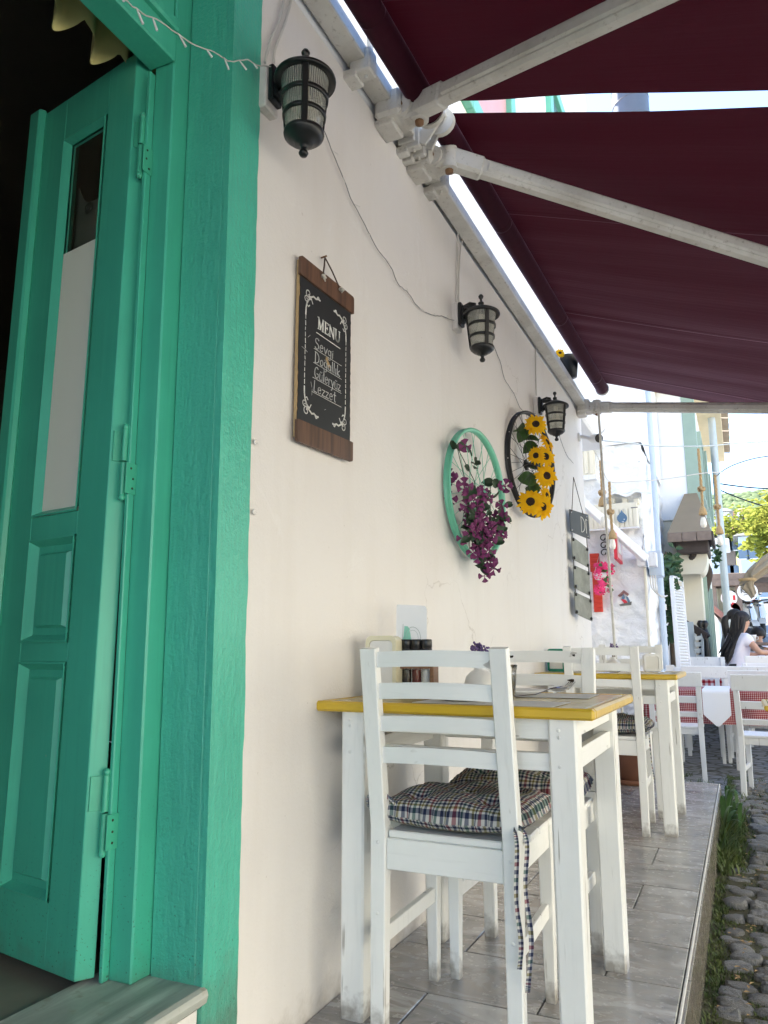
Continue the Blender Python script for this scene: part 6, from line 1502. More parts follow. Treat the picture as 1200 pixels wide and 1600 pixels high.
for px, py in ((1121, 919), (1132, 916)):
    t = MB(); P = ptY(px, py, YP + 1); t.lathe([(.02, .16), (.02, .1), (.10, .03), (.10, 0), (.09, .0)], P, 14); t.build('pendant_lamp', M['dark_wood'], pg)
def round_sign(label, px, py, r_px, Yq, mats_):
    P = ptY(px, py, Yq); r = r_px * Yq / 1180 * 1.02; t = thing('round_sign', label, 'sign', tuple(P), 0, 'round signs at the café')
    b = MB(); b.lathe([(0, -.05), (r, -.05), (r, 0), (0, 0)], P, 32, Matrix.Rotation(R_(90), 3, 'X'), False); b.build('disc', M[mats_[0]], t)
    return t, P, r
def sign_word(t, P, gl, x0, w_, z0, h, wd, mt):
    tot = sum(a for a, _ in gl); x = 0; b = MB()
    for adv, polys in gl:
        for it in polys:
            b.ribbon([(x0 + (x + q[0]) / tot * w_, z0 + q[1] * h) for q in it], wd, lambda X, Z, d: Vector((P.x + X, P.y - .003 - d, P.z + Z)), 0, .006)
        x += adv
    b.build('lettering', M[mt], t)
g_K = (.72, [[(.14, 0), (.14, 1.0)], [(.66, 1.0), (.16, .45), (.70, 0)]]); g_n = (.56, [[(.1, 0), (.1, .55)], [(.1, .36)] + arc(.29, .33, .18, .22, 170, 0) + [(.47, 0)]])
t, P, r = round_sign('white round café sign with the handwritten letters Ke', 1168, 924.5, 12.8, 19.0, ('white_plastic',)); sign_word(t, P, [g_K, g_e, g_n], -.70 * r, 1.2 * r, -.12 * r, .62 * r, .028, 'wire_grey')
b = MB(); b.ribbon([(-.4 * r, -.36 * r), (0, -.26 * r), (.45 * r, -.34 * r)], .02, lambda X, Z, d: Vector((P.x + X, P.y - .003 - d, P.z + Z)), 0, .006); b.build('flourish', M['wire_grey'], t)
t, P, r = round_sign('white round sign with red lettering half hidden by the lamp post', 1139, 934.5, 10.5, 18.6, ('white_plastic',)); sign_word(t, P, [(.7, [[(.1, 0), (.1, 1), (.5, .9), (.5, .6), (.1, .5), (.6, .35), (.55, .05), (.1, 0)]]), (.6, g_a[1]), (1.0, []), (.4, [[(.2, 0), (.2, .9)]])], -.72 * r, 1.45 * r, -.2 * r, .5 * r, .05, 'red_paint')
t, P, r = round_sign('smaller round sign with a red and black rim under the red lettered sign', 1143, 954, 8.5, 18.4, ('white_plastic',))
b = MB(); b.ribbon([(r * .9 * math.cos(R_(a_)), r * .9 * math.sin(R_(a_))) for a_ in range(-80, 85, 15)], .12, lambda X, Z, d: Vector((P.x + X, P.y - .003 - d, P.z + Z)), 0, .006); b.build('red_rim', M['red_paint'], t)
b = MB(); b.ribbon([(r * .9 * math.cos(R_(a_)), r * .9 * math.sin(R_(a_))) for a_ in range(95, 270, 15)], .06, lambda X, Z, d: Vector((P.x + X, P.y - .003 - d, P.z + Z)), 0, .006); b.build('black_rim', M['black_plastic'], t)
# lamp post
lp0 = ptY(1141, 1012, 13.2); lp1 = ptY(1121, 660, 13.2)
po = thing('lamp_post', 'tall pale grey steel post rising behind the seated women', 'post', (lp0.x, 13.2, gz(13.2)))
b = MB(); b.tube([(lp0.x, 13.2, gz(13.2)), (lp0.x, 13.2, 6.2)], .058, 14); b.build('shaft', M['pole'], po); b = MB(); b.lathe([(.11, 0), (.11, .02), (.07, .03), (.07, .3), (.058, .31)], (lp0.x, 13.2, gz(13.2)), 14); b.build('base', M['pole'], po)
b = MB(); b.tube([(lp0.x, 13.2, 6.2), (lp0.x + .1, 13.2, 6.5), (lp0.x + .6, 13.2, 6.6)], .04, 10); b.lathe([(0, -.06), (.12, -.03), (.14, .02), (.04, .08), (0, .08)], (lp0.x + .75, 13.2, 6.6), 14); b.build('lamp_head', M['pole'], po)
# furled beige parasol hanging over from the right
fp = thing('furled_parasol', 'furled beige parasol tied up and drooping at the right edge of the view', 'parasol', tuple(ptY(1190, 900, 12)))
def fur(u, v):
    A = [ptY(1226, 868, 12), ptY(1200, 880, 12), ptY(1178, 893, 12), ptY(1166, 903, 11.95), ptY(1172, 918, 11.95), ptY(1178, 930, 11.95)]
    i = min(4, int(u * 5)); f = u * 5 - i; c = A[i].lerp(A[i + 1], f); R = [.22, .20, .21, .15, .07, .05][i] * (1 - f) + [.22, .20, .21, .15, .07, .05][i + 1] * f
    a = 2 * math.pi * v; R *= 1 + .22 * math.sin(a * 5 + u * 6) + .08 * math.sin(a * 11)
    return c + Vector((R * math.cos(a) * .5 - R * math.sin(a) * .35, R * math.sin(a) * .8 * .6, R * math.cos(a) * .85))
b = MB(); b.grid(fur, 40, 40); b.build('cloth', M['beige_cloth'], fp)
b = MB(); c = ptY(1168, 906, 11.95); b.lathe([(.11, -.02), (.12, 0), (.11, .02)], c, 14); b.build('tie', M['rope'], fp)
p = ptY(1232, 850, 12.1); b = MB(); b.tube([(p.x + .05, 12.1, gz(12)), (p.x + .05, 12.1, p.z + .5)], .03, 10); b.tube([(p.x + .05, 12.1, p.z + .4), tuple(ptY(1215, 870, 12))], .02, 8); b.build('mast', M['pole'], fp)
a = ptY(1183, 893, 22); c = ptY(1230, 911, 22); b = MB(); b.span((a.x, 22, c.z), (c.x, 23, a.z), .02); tag(b.build('yellow_canopy', M['yellow_wall']), 'sunlit yellow canopy beside the pergola at the right edge', 'canopy')
# kiosk, bollard, scooters
ko = thing('kiosk', 'small pale kiosk with a wooden counter far up the street', 'kiosk', tuple(ptY(1196, 952, 42)))
a = ptY(1188, 934, 42); c = ptY(1222, 953, 42); zc = ptY(1195, 943, 42).z
b = MB(); b.span((a.x + .1, 42, c.z), (c.x, 43, zc), .02); b.build('counter', M['mdf'], ko); b = MB(); b.span((a.x, 41.7, a.z - .2), (c.x, 43.3, a.z), .02); b.build('roof', M['pale_blue'], ko)
b = MB(); b.span((a.x + .15, 42.6, zc), (c.x, 43, a.z - .2), .02); b.build('back', M['dark_wood'], ko)
p = ptY(1178.5, 951, 43); bo = thing('bollard', 'small red bollard with a white top far up the street', 'bollard', tuple(p)); b = MB(); b.lathe([(.07, 0), (.07, .5)], p, 10); b.build('post', M['red_paint'], bo); b = MB(); b.lathe([(.07, .5), (.09, .56), (.06, .64), (0, .66)], p, 10); b.build('top', M['white_plastic'], bo)
def scooter(label, P, rz, s=1.0, mat='scooter', first=[None]):
    t = thing('scooter', label, 'scooter', P, rz, 'scooters parked up the street'); 
    for y in (-.62, .62):
        b = MB(); b.lathe([(.14, -.05), (.22, -.06), (.25, -.03), (.25, .03), (.22, .06), (.14, .05), (.14, -.05)], (0, y * s, .25 * s), 20, Matrix.Rotation(R_(90), 3, 'Y') * s if False else Matrix.Rotation(R_(90), 3, 'Y')); b.build('wheel', M['black_rubber'], t, None, True)
    b = MB(); b.grid(lambda u, v: Vector((.17 * math.cos(2 * math.pi * v) * (1 - .35 * abs(2 * u - 1) ** 3), -.75 + .8 * u, .62 + .16 * math.sin(2 * math.pi * v) + .08 * u - .02)), 10, 14); b.build('tail_body', M[mat], t, None, True)
    b = MB(); b.box((0, -.30, .84), (.26, .68, .10), None, .04); b.build('seat', M['black_plastic'], t, None, True)
    b = MB(); b.box((0, .20, .33), (.30, .5, .06), None, .02); b.build('footboard', M['black_plastic'], t, None, True)
    b = MB(); b.grid(lambda u, v: Vector(((v - .5) * (.40 - .12 * abs(2 * u - 1)), .48 + .10 * (1 - (2 * v - 1) ** 2) - .12 * u, .34 + .62 * u)), 8, 8); b.grid(lambda u, v: Vector(((.5 - v) * (.40 - .12 * abs(2 * u - 1)), .45 + .06 * (1 - (2 * v - 1) ** 2) - .12 * u, .34 + .62 * u)), 8, 8); b.build('leg_shield', M[mat], t, None, True)
    b = MB(); b.tube([(0, .62, .25), (0, .42, .98)], .03, 8); b.build('fork', M['chrome'], t, None, True)
    b = MB(); b.tube([(-.33, .36, 1.02), (-.1, .42, 1.0), (.1, .42, 1.0), (.33, .36, 1.02)], .02, 8); b.build('handlebar', M['black_plastic'], t, None, True)
    b = MB(); b.lathe([(0, -.06), (.09, -.05), (.10, 0), (.08, .05), (0, .07)], (0, .47, .92), 14, Matrix.Rotation(R_(-90), 3, 'X')); b.build('headlight', M['chrome'], t, None, True)
    b = MB(); b.grid(lambda u, v: Vector((.09 * math.cos(math.pi * v), .62 + .26 * math.cos(math.pi * (.15 + .7 * u)), .25 + .29 * math.sin(math.pi * (.15 + .7 * u)) - .02 * math.sin(math.pi * v) * 0)), 8, 4); b.build('fender', M[mat], t, None, True)
    for sx in (-1, 1):
        b = MB(); b.tube([(sx * .28, .38, 1.03), (sx * .32, .38, 1.2)], .008, 6); b.lathe([(0, -.012), (.06, -.008), (.06, .008), (0, .012)], (sx * .33, .38, 1.24), 12, Matrix.Rotation(R_(90), 3, 'X')); b.build('mirror', M['chrome'], t, None, True)
    return t
p = ptY(1169, 958, 45); sc1 = scooter('white scooter with dark rider seat standing alone up the street', (p.x, 45, gz(45)), R_(170))
for k, (px, Yq, rz, lab) in enumerate(((1163, 22.0, 200, 'white scooter parked nearest the seated diners'), (1173, 23.2, 165, 'white scooter parked behind the nearest one'), (1183, 22.6, 190, 'white scooter at the right of the parked row'))):
    p = ptY(px, 990, Yq); dup(sc1, (p.x, Yq, gz(Yq)), R_(rz), lab)
# ------------------------------------------------------------------ trees, far houses, hill
def tree(label, base, crown_c, rad, n, leaf, mat, limbs, seed, name='street_tree', grp=None, clump=.5):
    random.seed(seed); t = thing(name, label, 'tree', base, 0, grp); base = Vector(base); cc = Vector(crown_c)
    b = MB(); top = cc + Vector((0, 0, rad[2] * .3)); b.tube(smooth_path([base, base.lerp(cc, .5) + Vector((.1, .1, 0)), cc, top], 4), [.16 - .011 * i for i in range(13)], 9); b.build('trunk', M['trunk'], t)
    cl = []
    for k in range(limbs):
        d = Vector((random.gauss(0, 1), random.gauss(0, 1), random.gauss(0, .7))).normalized(); e = cc + Vector((d.x * rad[0], d.y * rad[1], d.z * rad[2])) * random.uniform(.55, 1.0); cl.append(e)
        if k < 14:
            s = base.lerp(cc, random.uniform(.6, 1)); b = MB(); b.tube([s, s.lerp(e, .5) + Vector((0, 0, .15)), e], [.05, .03, .012], 6); b.build('limb', M['trunk'], t)
    lf = MB()
    for k in range(n):
        c = random.choice(cl); p = c + Vector((random.gauss(0, clump), random.gauss(0, clump), random.gauss(0, clump * .7)))
        q = Vector((random.gauss(0, 1), random.gauss(0, 1), random.gauss(.4, 1))).normalized().to_track_quat('Z', 'Y').to_matrix(); s = leaf * random.uniform(.6, 1.3)
        lf.add([q @ Vector(v) * s + p for v in ((-.5, 0, 0), (0, -.36, .1), (.6, 0, -.1), (0, .36, .1))], [(0, 1, 2, 3)])
    lf.build('crown', mat, t, 'stuff'); return t
c = ptY(1236, 822, 20); tree('bright yellow green leafy tree leaning in from the right edge', (c.x + .5, 20.3, gz(20)), tuple(c), (.85, 1.0, .95), 2600, .15, M['tree_leaf'], 30, 51, clump=.17)
c = ptY(1160, 818, 46); tree('olive brown bushy tree among the far roofs', (c.x, 46, gz(46)), tuple(c), (1.4, 1.4, .8), 1500, .22, M['tree_leaf'], 22, 52, clump=.38)
for k, (x0, y0, x1, y1, Yq, wall, lab, rows) in enumerate(((1153, 838, 1186, 905, 44, 'pale_blue', 'pale blue house with an arched dark doorway under the lime tree', 1), (1131, 828, 1153, 905, 48, 'grey_wood', 'brown stone house far up the street behind the lamp post', 2), (1122, 800, 1146, 880, 60, 'house_white', 'white house with a grey sloping roof below the hill', 2), (1150, 800, 1172, 840, 70, 'house_white', 'small white house half hidden by the olive tree', 1), (1112, 812, 1126, 860, 55, 'house_white', 'narrow white house beside the eave of the corner house', 2), (1172, 806, 1205, 840, 62, 'pale_blue', 'pale house behind the bright tree', 1))):
    a = ptY(x0, y0, Yq); c = ptY(x1, y1, Yq); t = thing('far_house', lab, 'house', ((a.x + c.x) / 2, Yq, gz(Yq)), 0, 'houses up the street')
    b = MB(); b.span((a.x, Yq, gz(Yq) - 1), (c.x, Yq + 5, a.z), .03); b.build('wall', M[wall], t)
    h = .7; b = MB(); V = [(a.x - .25, Yq - .25, a.z), (c.x + .25, Yq - .25, a.z), (c.x + .25, Yq + 5.2, a.z), (a.x - .25, Yq + 5.2, a.z), (a.x + .3, Yq + 2.5, a.z + h), (c.x - .3, Yq + 2.5, a.z + h)]
    b.add(V, [(0, 1, 5, 4), (1, 2, 5), (2, 3, 4, 5), (3, 0, 4), (3, 2, 1, 0)]); b.build('roof', M['roof_red' if k % 2 else 'tin'], t)
    nw = 2
    for r in range(rows):
        for j in range(nw):
            x = a.x + (c.x - a.x) * (j + .5) / nw; z = a.z - .75 - r * 1.7; b = MB(); b.span((x - .24, Yq - .03, z - .45), (x + .24, Yq + .05, z + .35), .01); w_ = b.build('window', M['window_blue'], t)
            b = MB(); b.span((x - .30, Yq - .06, z - .52), (x + .30, Yq - .005, z - .452), .01); b.build('sill', M['white_plastic'], w_)
# forested hill
hl = MB(); random.seed(61)
def hz(x, y):
    f = min(1, max(0, (y - 90) / 190)); f = f * f * (3 - 2 * f)
    return 6.5 + f * (43 + 6 * mnoise.noise((x * .012 + 3, y * .006, 0)) + .10 * x) + 2 * mnoise.noise((x * .04, y * .04, 2))
hl.grid(lambda u, v: Vector((-260 + 620 * u, 88 + 300 * v, hz(-260 + 620 * u, 88 + 300 * v) - (.8 if v == 0 else 0))), 90, 60); hl.build('hill', M['hill'], None, 'structure')
fo = MB()
base = []
for k in range(3):
    b = MB(); b.lathe([(0, -.3), (.8, -.1), (1.0, .3), (.85, .75), (.45, 1.1), (0, 1.2)], (0, 0, 0), 7)
    base.append([(Vector(v) * (1 + .25 * mnoise.noise((v[0] * 2 + k * 5, v[1] * 2, v[2] * 2))), None)[0] for v in b.v]); bf = b.f
for k in range(9000):
    y = random.uniform(175, 330) if k < 8300 else random.uniform(105, 175); x = random.uniform(-25, 55) + (y - 200) * .05
    if k < 8300 and hz(x, y) < 6.5 + .58 * 43: continue
    s = random.uniform(1.1, 2.1) * (1 if k < 8300 else .7); z = hz(x, y) - .3; B = random.choice(base); a = random.uniform(0, 6.28); ca, sa = math.cos(a), math.sin(a)
    fo.add([(x + (v.x * ca - v.y * sa) * s, y + (v.x * sa + v.y * ca) * s, z + v.z * s) for v in B], bf, True)
fo.build('hill_forest', M['forest'], None, 'stuff')
# house across the street (outside the view): its sunlit front throws warm light back under the awning
oh = thing('opposite_house', 'sunlit cream house on the opposite side of the street', 'house', (6.2, 3, GZ))
b = MB(); b.span((6.2, -9, GZ - .3), (11, 9.0, 6.3), .02); b.build('wall', M['house_cream'], oh); b = MB(); b.span((5.9, -9.3, 6.3), (11.3, 9.3, 6.5), .02); b.build('roof', M['roof_red'], oh)
for y in (-5, -1.5, 2, 5.5):
    b = MB(); b.span((6.15, y - .45, 1.0), (6.198, y + .45, 2.5), .01); b.build('window', M['window_blue'], oh)
# cables over the street
def cable(label, px, Ys, r, mt, grp='cables strung across the street'):
    n = len(px); P = [ptY(x, y, Ys[0] + (Ys[1] - Ys[0]) * i / (n - 1)) for i, (x, y) in enumerate(px)]
    b = MB(); b.tube(smooth_path(P, 5), r, 6); return tag(b.build('overhead_cable', M[mt]), label, 'cable', grp)
cable('pale cable running level from the security camera across the corner house', [(926, 687), (980, 692), (1030, 697), (1100, 697), (1150, 693), (1215, 689)], (6.3, 8.0), .006, 'pole')
cable('black cable rising to the right edge above the hill', [(1118, 745), (1132, 734), (1150, 725), (1180, 716), (1215, 711)], (12, 10), .008, 'wire_grey'); cable('dark cable sagging across the hillside grass', [(1114, 754), (1140, 758), (1175, 762), (1215, 764)], (15, 14), .014, 'black_plastic'); cable('dark cable slanting down to the olive tree', [(1116, 762), (1135, 770), (1160, 780), (1190, 790)], (15, 14), .012, 'black_plastic')
cable('white cord that carries the rope lamps', [(927, 702), (938, 722), (952, 752), (990, 752), (1035, 749), (1094, 740), (1117, 738), (1134, 739)], (7.6, 8.6), .005, 'cable_white')
def rope_lamp(label, px, Yq):
    A, K, Sk, Bb = [ptY(x, y, Yq) for x, y in px]; t = thing('rope_lamp', label, 'lamp', tuple(A), 0, 'jute rope lamps over the street')
    b = MB(); P = smooth_path([A, A.lerp(K, .5), K, Sk], 10)
    for off in range(3): b.tube([p + Vector((.008 * math.cos(i * .9 + off * 2.09), .008 * math.sin(i * .9 + off * 2.09), 0)) for i, p in enumerate(P)], .0078, 5)
    b.build('rope', M['rope'], t, 'stuff'); b = MB(); b.tube([K + Vector((.028 * math.cos(a), .028 * math.sin(a) * .8, .018 * math.sin(a * 2))) for a in [i * .5 for i in range(14)]], .014, 6); b.build('knot', M['rope'], t)
    b = MB(); b.lathe([(.014, .05), (.03, .02), (.042, -.03), (.040, -.045), (.02, -.05)], Sk, 14); b.build('socket', M['rope'], t)
    b = MB(); b.lathe([(.02, .05), (.028, .02), (.033, -.02), (.025, -.05), (0, -.062)], Bb, 14); b.build('bulb', M['warm_bulb'], t); return t
rope_lamp('rope lamp hanging left of the awning crank rod', [(938, 720), (941, 770), (941, 784), (943, 815)], 7.7); rope_lamp('rope lamp hanging right of the crank rod above the red sign', [(952, 753), (954, 800), (957, 835), (957, 850)], 7.9)
rope_lamp('knotted rope lamp hanging before the sage green corner', [(1091, 701), (1096, 764), (1098, 798), (1099, 816)], 8.4); rope_lamp('knotted rope lamp hanging beside the lamp post', [(1117, 742), (1121, 792), (1124, 828), (1125, 844)], 8.8)
# duct seen through the gap between the awnings, standing on the stone house's roof
d0 = ptY(984, 150, 10.3); du = thing('spiral_duct', 'round grey spiral metal duct rising above the awnings', 'duct', (d0.x, 10.3, 7.22))
b = MB(); b.tube([(d0.x, 10.3, 7.21), (d0.x, 10.3, d0.z + 2.0)], .255, 28); b.build('pipe', M['pipe'], du)
b = MB(); H = d0.z + 1.9 - 7.3; b.tube([(d0.x + .257 * math.cos(i * .35), 10.3 + .257 * math.sin(i * .35), 7.3 + .016 * i) for i in range(int(H / .016))], .006, 4); b.build('seam', M['pipe'], du)
# ================================================================== tables and chairs out on the street
def far_chair(label, loc, rz, first=[None]):
    if first[0]: return dup(first[0], loc, rz, label)
    t = thing('street_chair', label, 'chair', loc, rz, 'white chairs at the street tables'); m = M['white_trim']
    for s in (-1, 1):
        b = MB(); b.taper((s * .20, -.24, .92), (s * .195, -.17, .45), (.042, .030), (.045, .038)); b.taper((s * .195, -.17, .4498), (s * .20, -.22, 0), (.045, .038), (.038, .034)); b.build('back_post', m, t, None, True)
        b = MB(); b.taper((s * .19, .19, .44), (s * .19, .21, 0), (.042, .042), (.032, .032)); b.build('front_leg', m, t, None, True)
        b = MB(); b.beam((s * .195, -.16, .20), (s * .19, .18, .20), .02, .035, ch=.003); b.build('stretcher', m, t, None, True)
    for z0, z1 in ((.80, .925), (.66, .72), (.54, .585)):
        zc = (z0 + z1) / 2; y = -.17 - .07 * (zc - .45) / .47
        b = MB(); b.box((0, y - .018 if z0 > .75 else y, zc), (.46 if z0 > .75 else .35, .018, z1 - z0), Matrix.Rotation(R_(8), 3, 'X'), .004); b.build('back_panel' if z0 > .75 else 'back_slat', m, t, None, True)
    for i in range(4): b = MB(); b.box((0, -.14 + .098 * i, .452), (.42, .09, .018), None, .003); b.build('seat_board', m, t, None, True)
    for y in (-.165, .19): b = MB(); b.span((-.175, y - .01, .39), (.175, y + .01, .442), .002); b.build('seat_rail', m, t, None, True)
    first[0] = t; return t
def cloth_table(label, loc, sx, sy, H=.75, red='red_fine', runner=True, rz=0):
    t = thing('street_table', label, 'table', loc, rz, 'cloth covered tables on the street')
    b = MB(); b.box((0, 0, H - .013), (sx, sy, .026), None, .004); b.build('tabletop', M['white_trim'], t, None, True)
    for x in (-1, 1):
        for y in (-1, 1): b = MB(); b.taper((x * (sx / 2 - .07), y * (sy / 2 - .07), H - .027), (x * (sx / 2 - .07), y * (sy / 2 - .07), 0), (.06, .06), (.055, .055)); b.build('leg', M['white_trim'], t, None, True)
    def draped(ex, drop, lift, seed, rot=0):
        hx, hy = sx / 2 + ex, sy / 2 + ex
        def fn(u, v):
            x, y = (2 * u - 1) * (hx + drop), (2 * v - 1) * (hy + drop)
            ox = max(0, abs(x) - hx); oy = max(0, abs(y) - hy); d = max(ox, oy); px = max(-hx, min(hx, x)); py = max(-hy, min(hy, y))
            w = .022 * math.sin((x if oy > ox else y) * 22 + seed) * min(1, d / .12)
            px += math.copysign(.015 + w + d * .05, x) if ox > 0 else 0; py += math.copysign(.015 + w + d * .05, y) if oy > 0 else 0
            return Vector((px, py, H + lift - d - (.3 * min(ox, oy))))
        return fn, lambda u, v: (u * 2 * (hx + drop), v * 2 * (hy + drop))
    fn, uf = draped(.012, .30, .004, 1.0); b = MB(); b.grid(fn, 60, 60, True, uf)
    c1 = b.build('checked_cloth', M[red]); c1.location = loc; c1.rotation_euler = (0, 0, rz); tag(c1, label.replace('table', 'tablecloth').replace('white ', '') + ', red and white check', 'tablecloth', 'checked cloths on the street tables')
    if runner:
        rw = .115
        def rf(u, v):
            y = (2 * v - 1) * (sy / 2 + .34); hy = sy / 2 + .022; d = max(0, abs(y) - hy); w = rw * (1 if d < .22 else max(0.02, 1 - (d - .22) / .11)) 
            return Vector(((2 * u - 1) * w + .01, max(-hy, min(hy, y)) + math.copysign(.048 + .07 * d, y) * (1 if d > 0 else .1), H + .010 - d + (.0 if d == 0 else .0)))
        b = MB(); b.grid(rf, 10, 70); c2 = b.build('table_runner', M['cloth_smooth']); c2.location = loc; c2.rotation_euler = (0, 0, rz); tag(c2, 'white pointed runner over the ' + label.split(' with ')[0].replace('white ', ''), 'table runner', 'white runners on the street tables')
    return t
def gp(px, py, y): p = ptY(px, py, y); return (p.x, y, gz(y))
Y = 8.05; cloth_table('nearest street table with red check and a white runner', gp(1118, 1070, Y), 1.15, .72)
Y = 9.6; cloth_table('middle street table with bold check squares', gp(1145, 1040, Y), 1.2, .75, red='red_check', rz=R_(3))
Y = 11.0; cloth_table('rear street table before the seated women', gp(1160, 1030, Y), 1.2, .75, red='red_check')
E_ = far_chair('nearest street chair at the right edge, seen from behind', (ptZ(1165, 1247, GZ).x + .215, ptZ(1165, 1247, GZ).y + .20, GZ), R_(-6))
far_chair('street chair half hidden by the second yellow edged table', (ptZ(1098, 1223, GZ).x - .185, ptZ(1098, 1223, GZ).y + .20, GZ), R_(2))
for px, yy, rz, lab in ((1088, 8.70, 184, 'street chair on the left beyond the nearest street table'), (1163, 8.75, 178, 'street chair on the right beyond the nearest street table'), (1100, 9.05, 3, 'left street chair at the middle street table'), (1165, 9.05, -4, 'right street chair at the middle street table'), (1102, 10.3, 182, 'left street chair beyond the middle street table'), (1190, 10.5, 10, 'street chair near the rear street table at the right edge')):
    far_chair(lab, gp(px, 1040, yy), R_(rz))
napkin_holder('white napkin holder on the middle street table', 0, 0, 0, M['white_plastic'], place=(gp(1047, 1040, 9.5)[0], 9.5, gz(9.5) + .755), rz=R_(10), h=.14)
# corner of a third yellow edged table cutting into the view at the right
p = ptY(1193, 1103, 4.75); t3 = dup([o for o in bpy.data.objects if o.name == 'wooden_table'][0], (p.x + .375, 4.75 + .338, GZ + .0), 0, 'table with a yellow edged top poking in at the right edge')
t3.scale = (1, 1, (p.z - GZ) / .757)

# ================================================================== people
def skin_mesh(name, joints, bones, mat, parent, sub=2, root=0):
    """joints: {name: (pos, radius or (rx, ry))}; one continuous skinned surface"""
    ks = list(joints); me = bpy.data.meshes.new(name)
    me.from_pydata([joints[k][0] for k in ks], [(ks.index(a), ks.index(b)) for a, b in bones], [])
    ob = bpy.data.objects.new(name, me); COL.objects.link(ob)
    sk = ob.modifiers.new('skin', 'SKIN'); sk.use_smooth_shade = True
    if not me.skin_vertices:
        bm = bmesh.new(); bm.from_mesh(me); bm.verts.layers.skin.verify(); bm.to_mesh(me); bm.free()
    for i, k in enumerate(ks):
        r = joints[k][1]; v = me.skin_vertices[0].data[i]; v.radius = (r, r) if not isinstance(r, tuple) else r; v.use_root = (i == root)
    ss = ob.modifiers.new('sub', 'SUBSURF'); ss.levels = sub; ss.render_levels = sub
    bpy.context.view_layer.update()
    dg = bpy.context.evaluated_depsgraph_get(); m2 = bpy.data.meshes.new_from_object(ob.evaluated_get(dg)); m2.materials.clear(); m2.materials.append(mat); m2.name = name
    bpy.data.objects.remove(ob); bpy.data.meshes.remove(me)
    return link(name, m2, parent)
def person(label, loc, rz, lean, arms, hair, top_mat, leg_mat, short=False, head_dir=(0, 1, -.25), s=1.0, group=None):
    """seated, facing local +y; arms: list of (elbow, wrist) for right (x > 0) and left"""
    t = thing('person', label, 'person', loc, rz, group); t.scale = (s, s, s)
    hip = Vector((0, 0, .52)); ch = Vector((0, lean, .80)); sh = Vector((0, lean * 1.35, .985)); nk = Vector((0, lean * 1.55, 1.07)); hd = Vector((0, lean * 1.8 + .02, 1.19))
    J = {'pelvis': (hip, (.155, .12)), 'waist': (hip.lerp(ch, .45), (.125, .10)), 'chest': (ch.lerp(sh, .45), (.15, .105)), 'neckbase': (sh + Vector((0, 0, .03)), (.075, .065)), 'neck': (nk, .052), 'jaw': (hd + Vector((0, .015, -.055)), (.062, .07)), 'skull': (hd + Vector((0, -.005, .03)), (.078, .092)), 'crown': (hd + Vector((0, -.01, .085)), (.055, .065))}
    B = [('pelvis', 'waist'), ('waist', 'chest'), ('chest', 'neckbase'), ('neckbase', 'neck'), ('neck', 'jaw'), ('jaw', 'skull'), ('skull', 'crown')]
    T = {'pelvis': (hip + Vector((0, 0, -.02)), (.175, .135)), 'waist': (hip.lerp(ch, .45), (.15, .122)), 'chest': (ch.lerp(sh, .45), (.172, .125)), 'collar': (sh + Vector((0, 0, .035)), (.085, .075))}
    TB = [('pelvis', 'waist'), ('waist', 'chest'), ('chest', 'collar')]
    L = {'pelvis': (hip + Vector((0, 0, -.02)), (.170, .135))}; LB = []
    for q, (el, wr) in zip((1, -1), arms):
        n = 'R' if q > 0 else 'L'; S = sh + Vector((q * .165, 0, -.01)); el = Vector(el); wr = Vector(wr)
        J[n + 'sh'] = (S, .055); J[n + 'el'] = (el, .040); J[n + 'wr'] = (wr, .027)
        d = (wr - el).normalized(); pm = wr + d * .05; J[n + 'pm'] = (pm, (.036, .018)); B += [('chest', n + 'sh'), (n + 'sh', n + 'el'), (n + 'el', n + 'wr'), (n + 'wr', n + 'pm')]
        sx = d.cross(Vector((0, 0, 1))).normalized(); dn = Vector((0, 0, -1))
        for f in range(4):
            o = sx * (f - 1.5) * .019; l = (.036, .042, .040, .030)[f]; a = pm + d * .035 + o; c = a + d * l * .7 + dn * .012; e = c + d * l * .3 + dn * .026
            J[n + 'f%da' % f] = (a, .0095); J[n + 'f%db' % f] = (c, .0085); J[n + 'f%dc' % f] = (e, .007); B += [(n + 'pm', n + 'f%da' % f), (n + 'f%da' % f, n + 'f%db' % f), (n + 'f%db' % f, n + 'f%dc' % f)]
        a = wr + d * .025 + sx * q * -.030; c = a + d * .03 + sx * q * -.018 + dn * .012; J[n + 'ta'] = (a, .012); J[n + 'tb'] = (c, .009); B += [(n + 'wr', n + 'ta'), (n + 'ta', n + 'tb')]
        T[n + 's'] = (S, .078); T[n + 'm'] = (S.lerp(el, .48 if short else .95), .072 if short else .055); TB += [('chest', n + 's'), (n + 's', n + 'm')]
        if not short: T[n + 'w'] = (el.lerp(wr, .9), .040); TB += [(n + 'm', n + 'w')]
        kn = Vector((q * .13, .43, .50)); an = Vector((q * .13, .40, .10)); to = an + Vector((0, .16, -.06))
        J[n + 'hip'] = (Vector((q * .10, .02, .52)), .085); J[n + 'kn'] = (kn, .058); J[n + 'an'] = (an, .038); J[n + 'to'] = (to, (.038, .026)); B += [('pelvis', n + 'hip'), (n + 'hip', n + 'kn'), (n + 'kn', n + 'an'), (n + 'an', n + 'to')]
        L[n + 'h'] = (Vector((q * .10, .03, .52)), .108); L[n + 'k'] = (kn, .078); L[n + 'a'] = (an + Vector((0, 0, .03)), .062); LB += [('pelvis', n + 'h'), (n + 'h', n + 'k'), (n + 'k', n + 'a')]
    skin_mesh('body', J, B, M['skin'], t); skin_mesh('shirt', T, TB, top_mat, t); skin_mesh('trousers', L, LB, leg_mat, t)
    # face details
    b = MB()
    f = hd + Vector((0, .075, 0))
    b.lathe([(0, -.022), (.012, -.016), (.009, .0), (.004, .02), (0, .026)], f + Vector((0, .012, -.012)), 8)
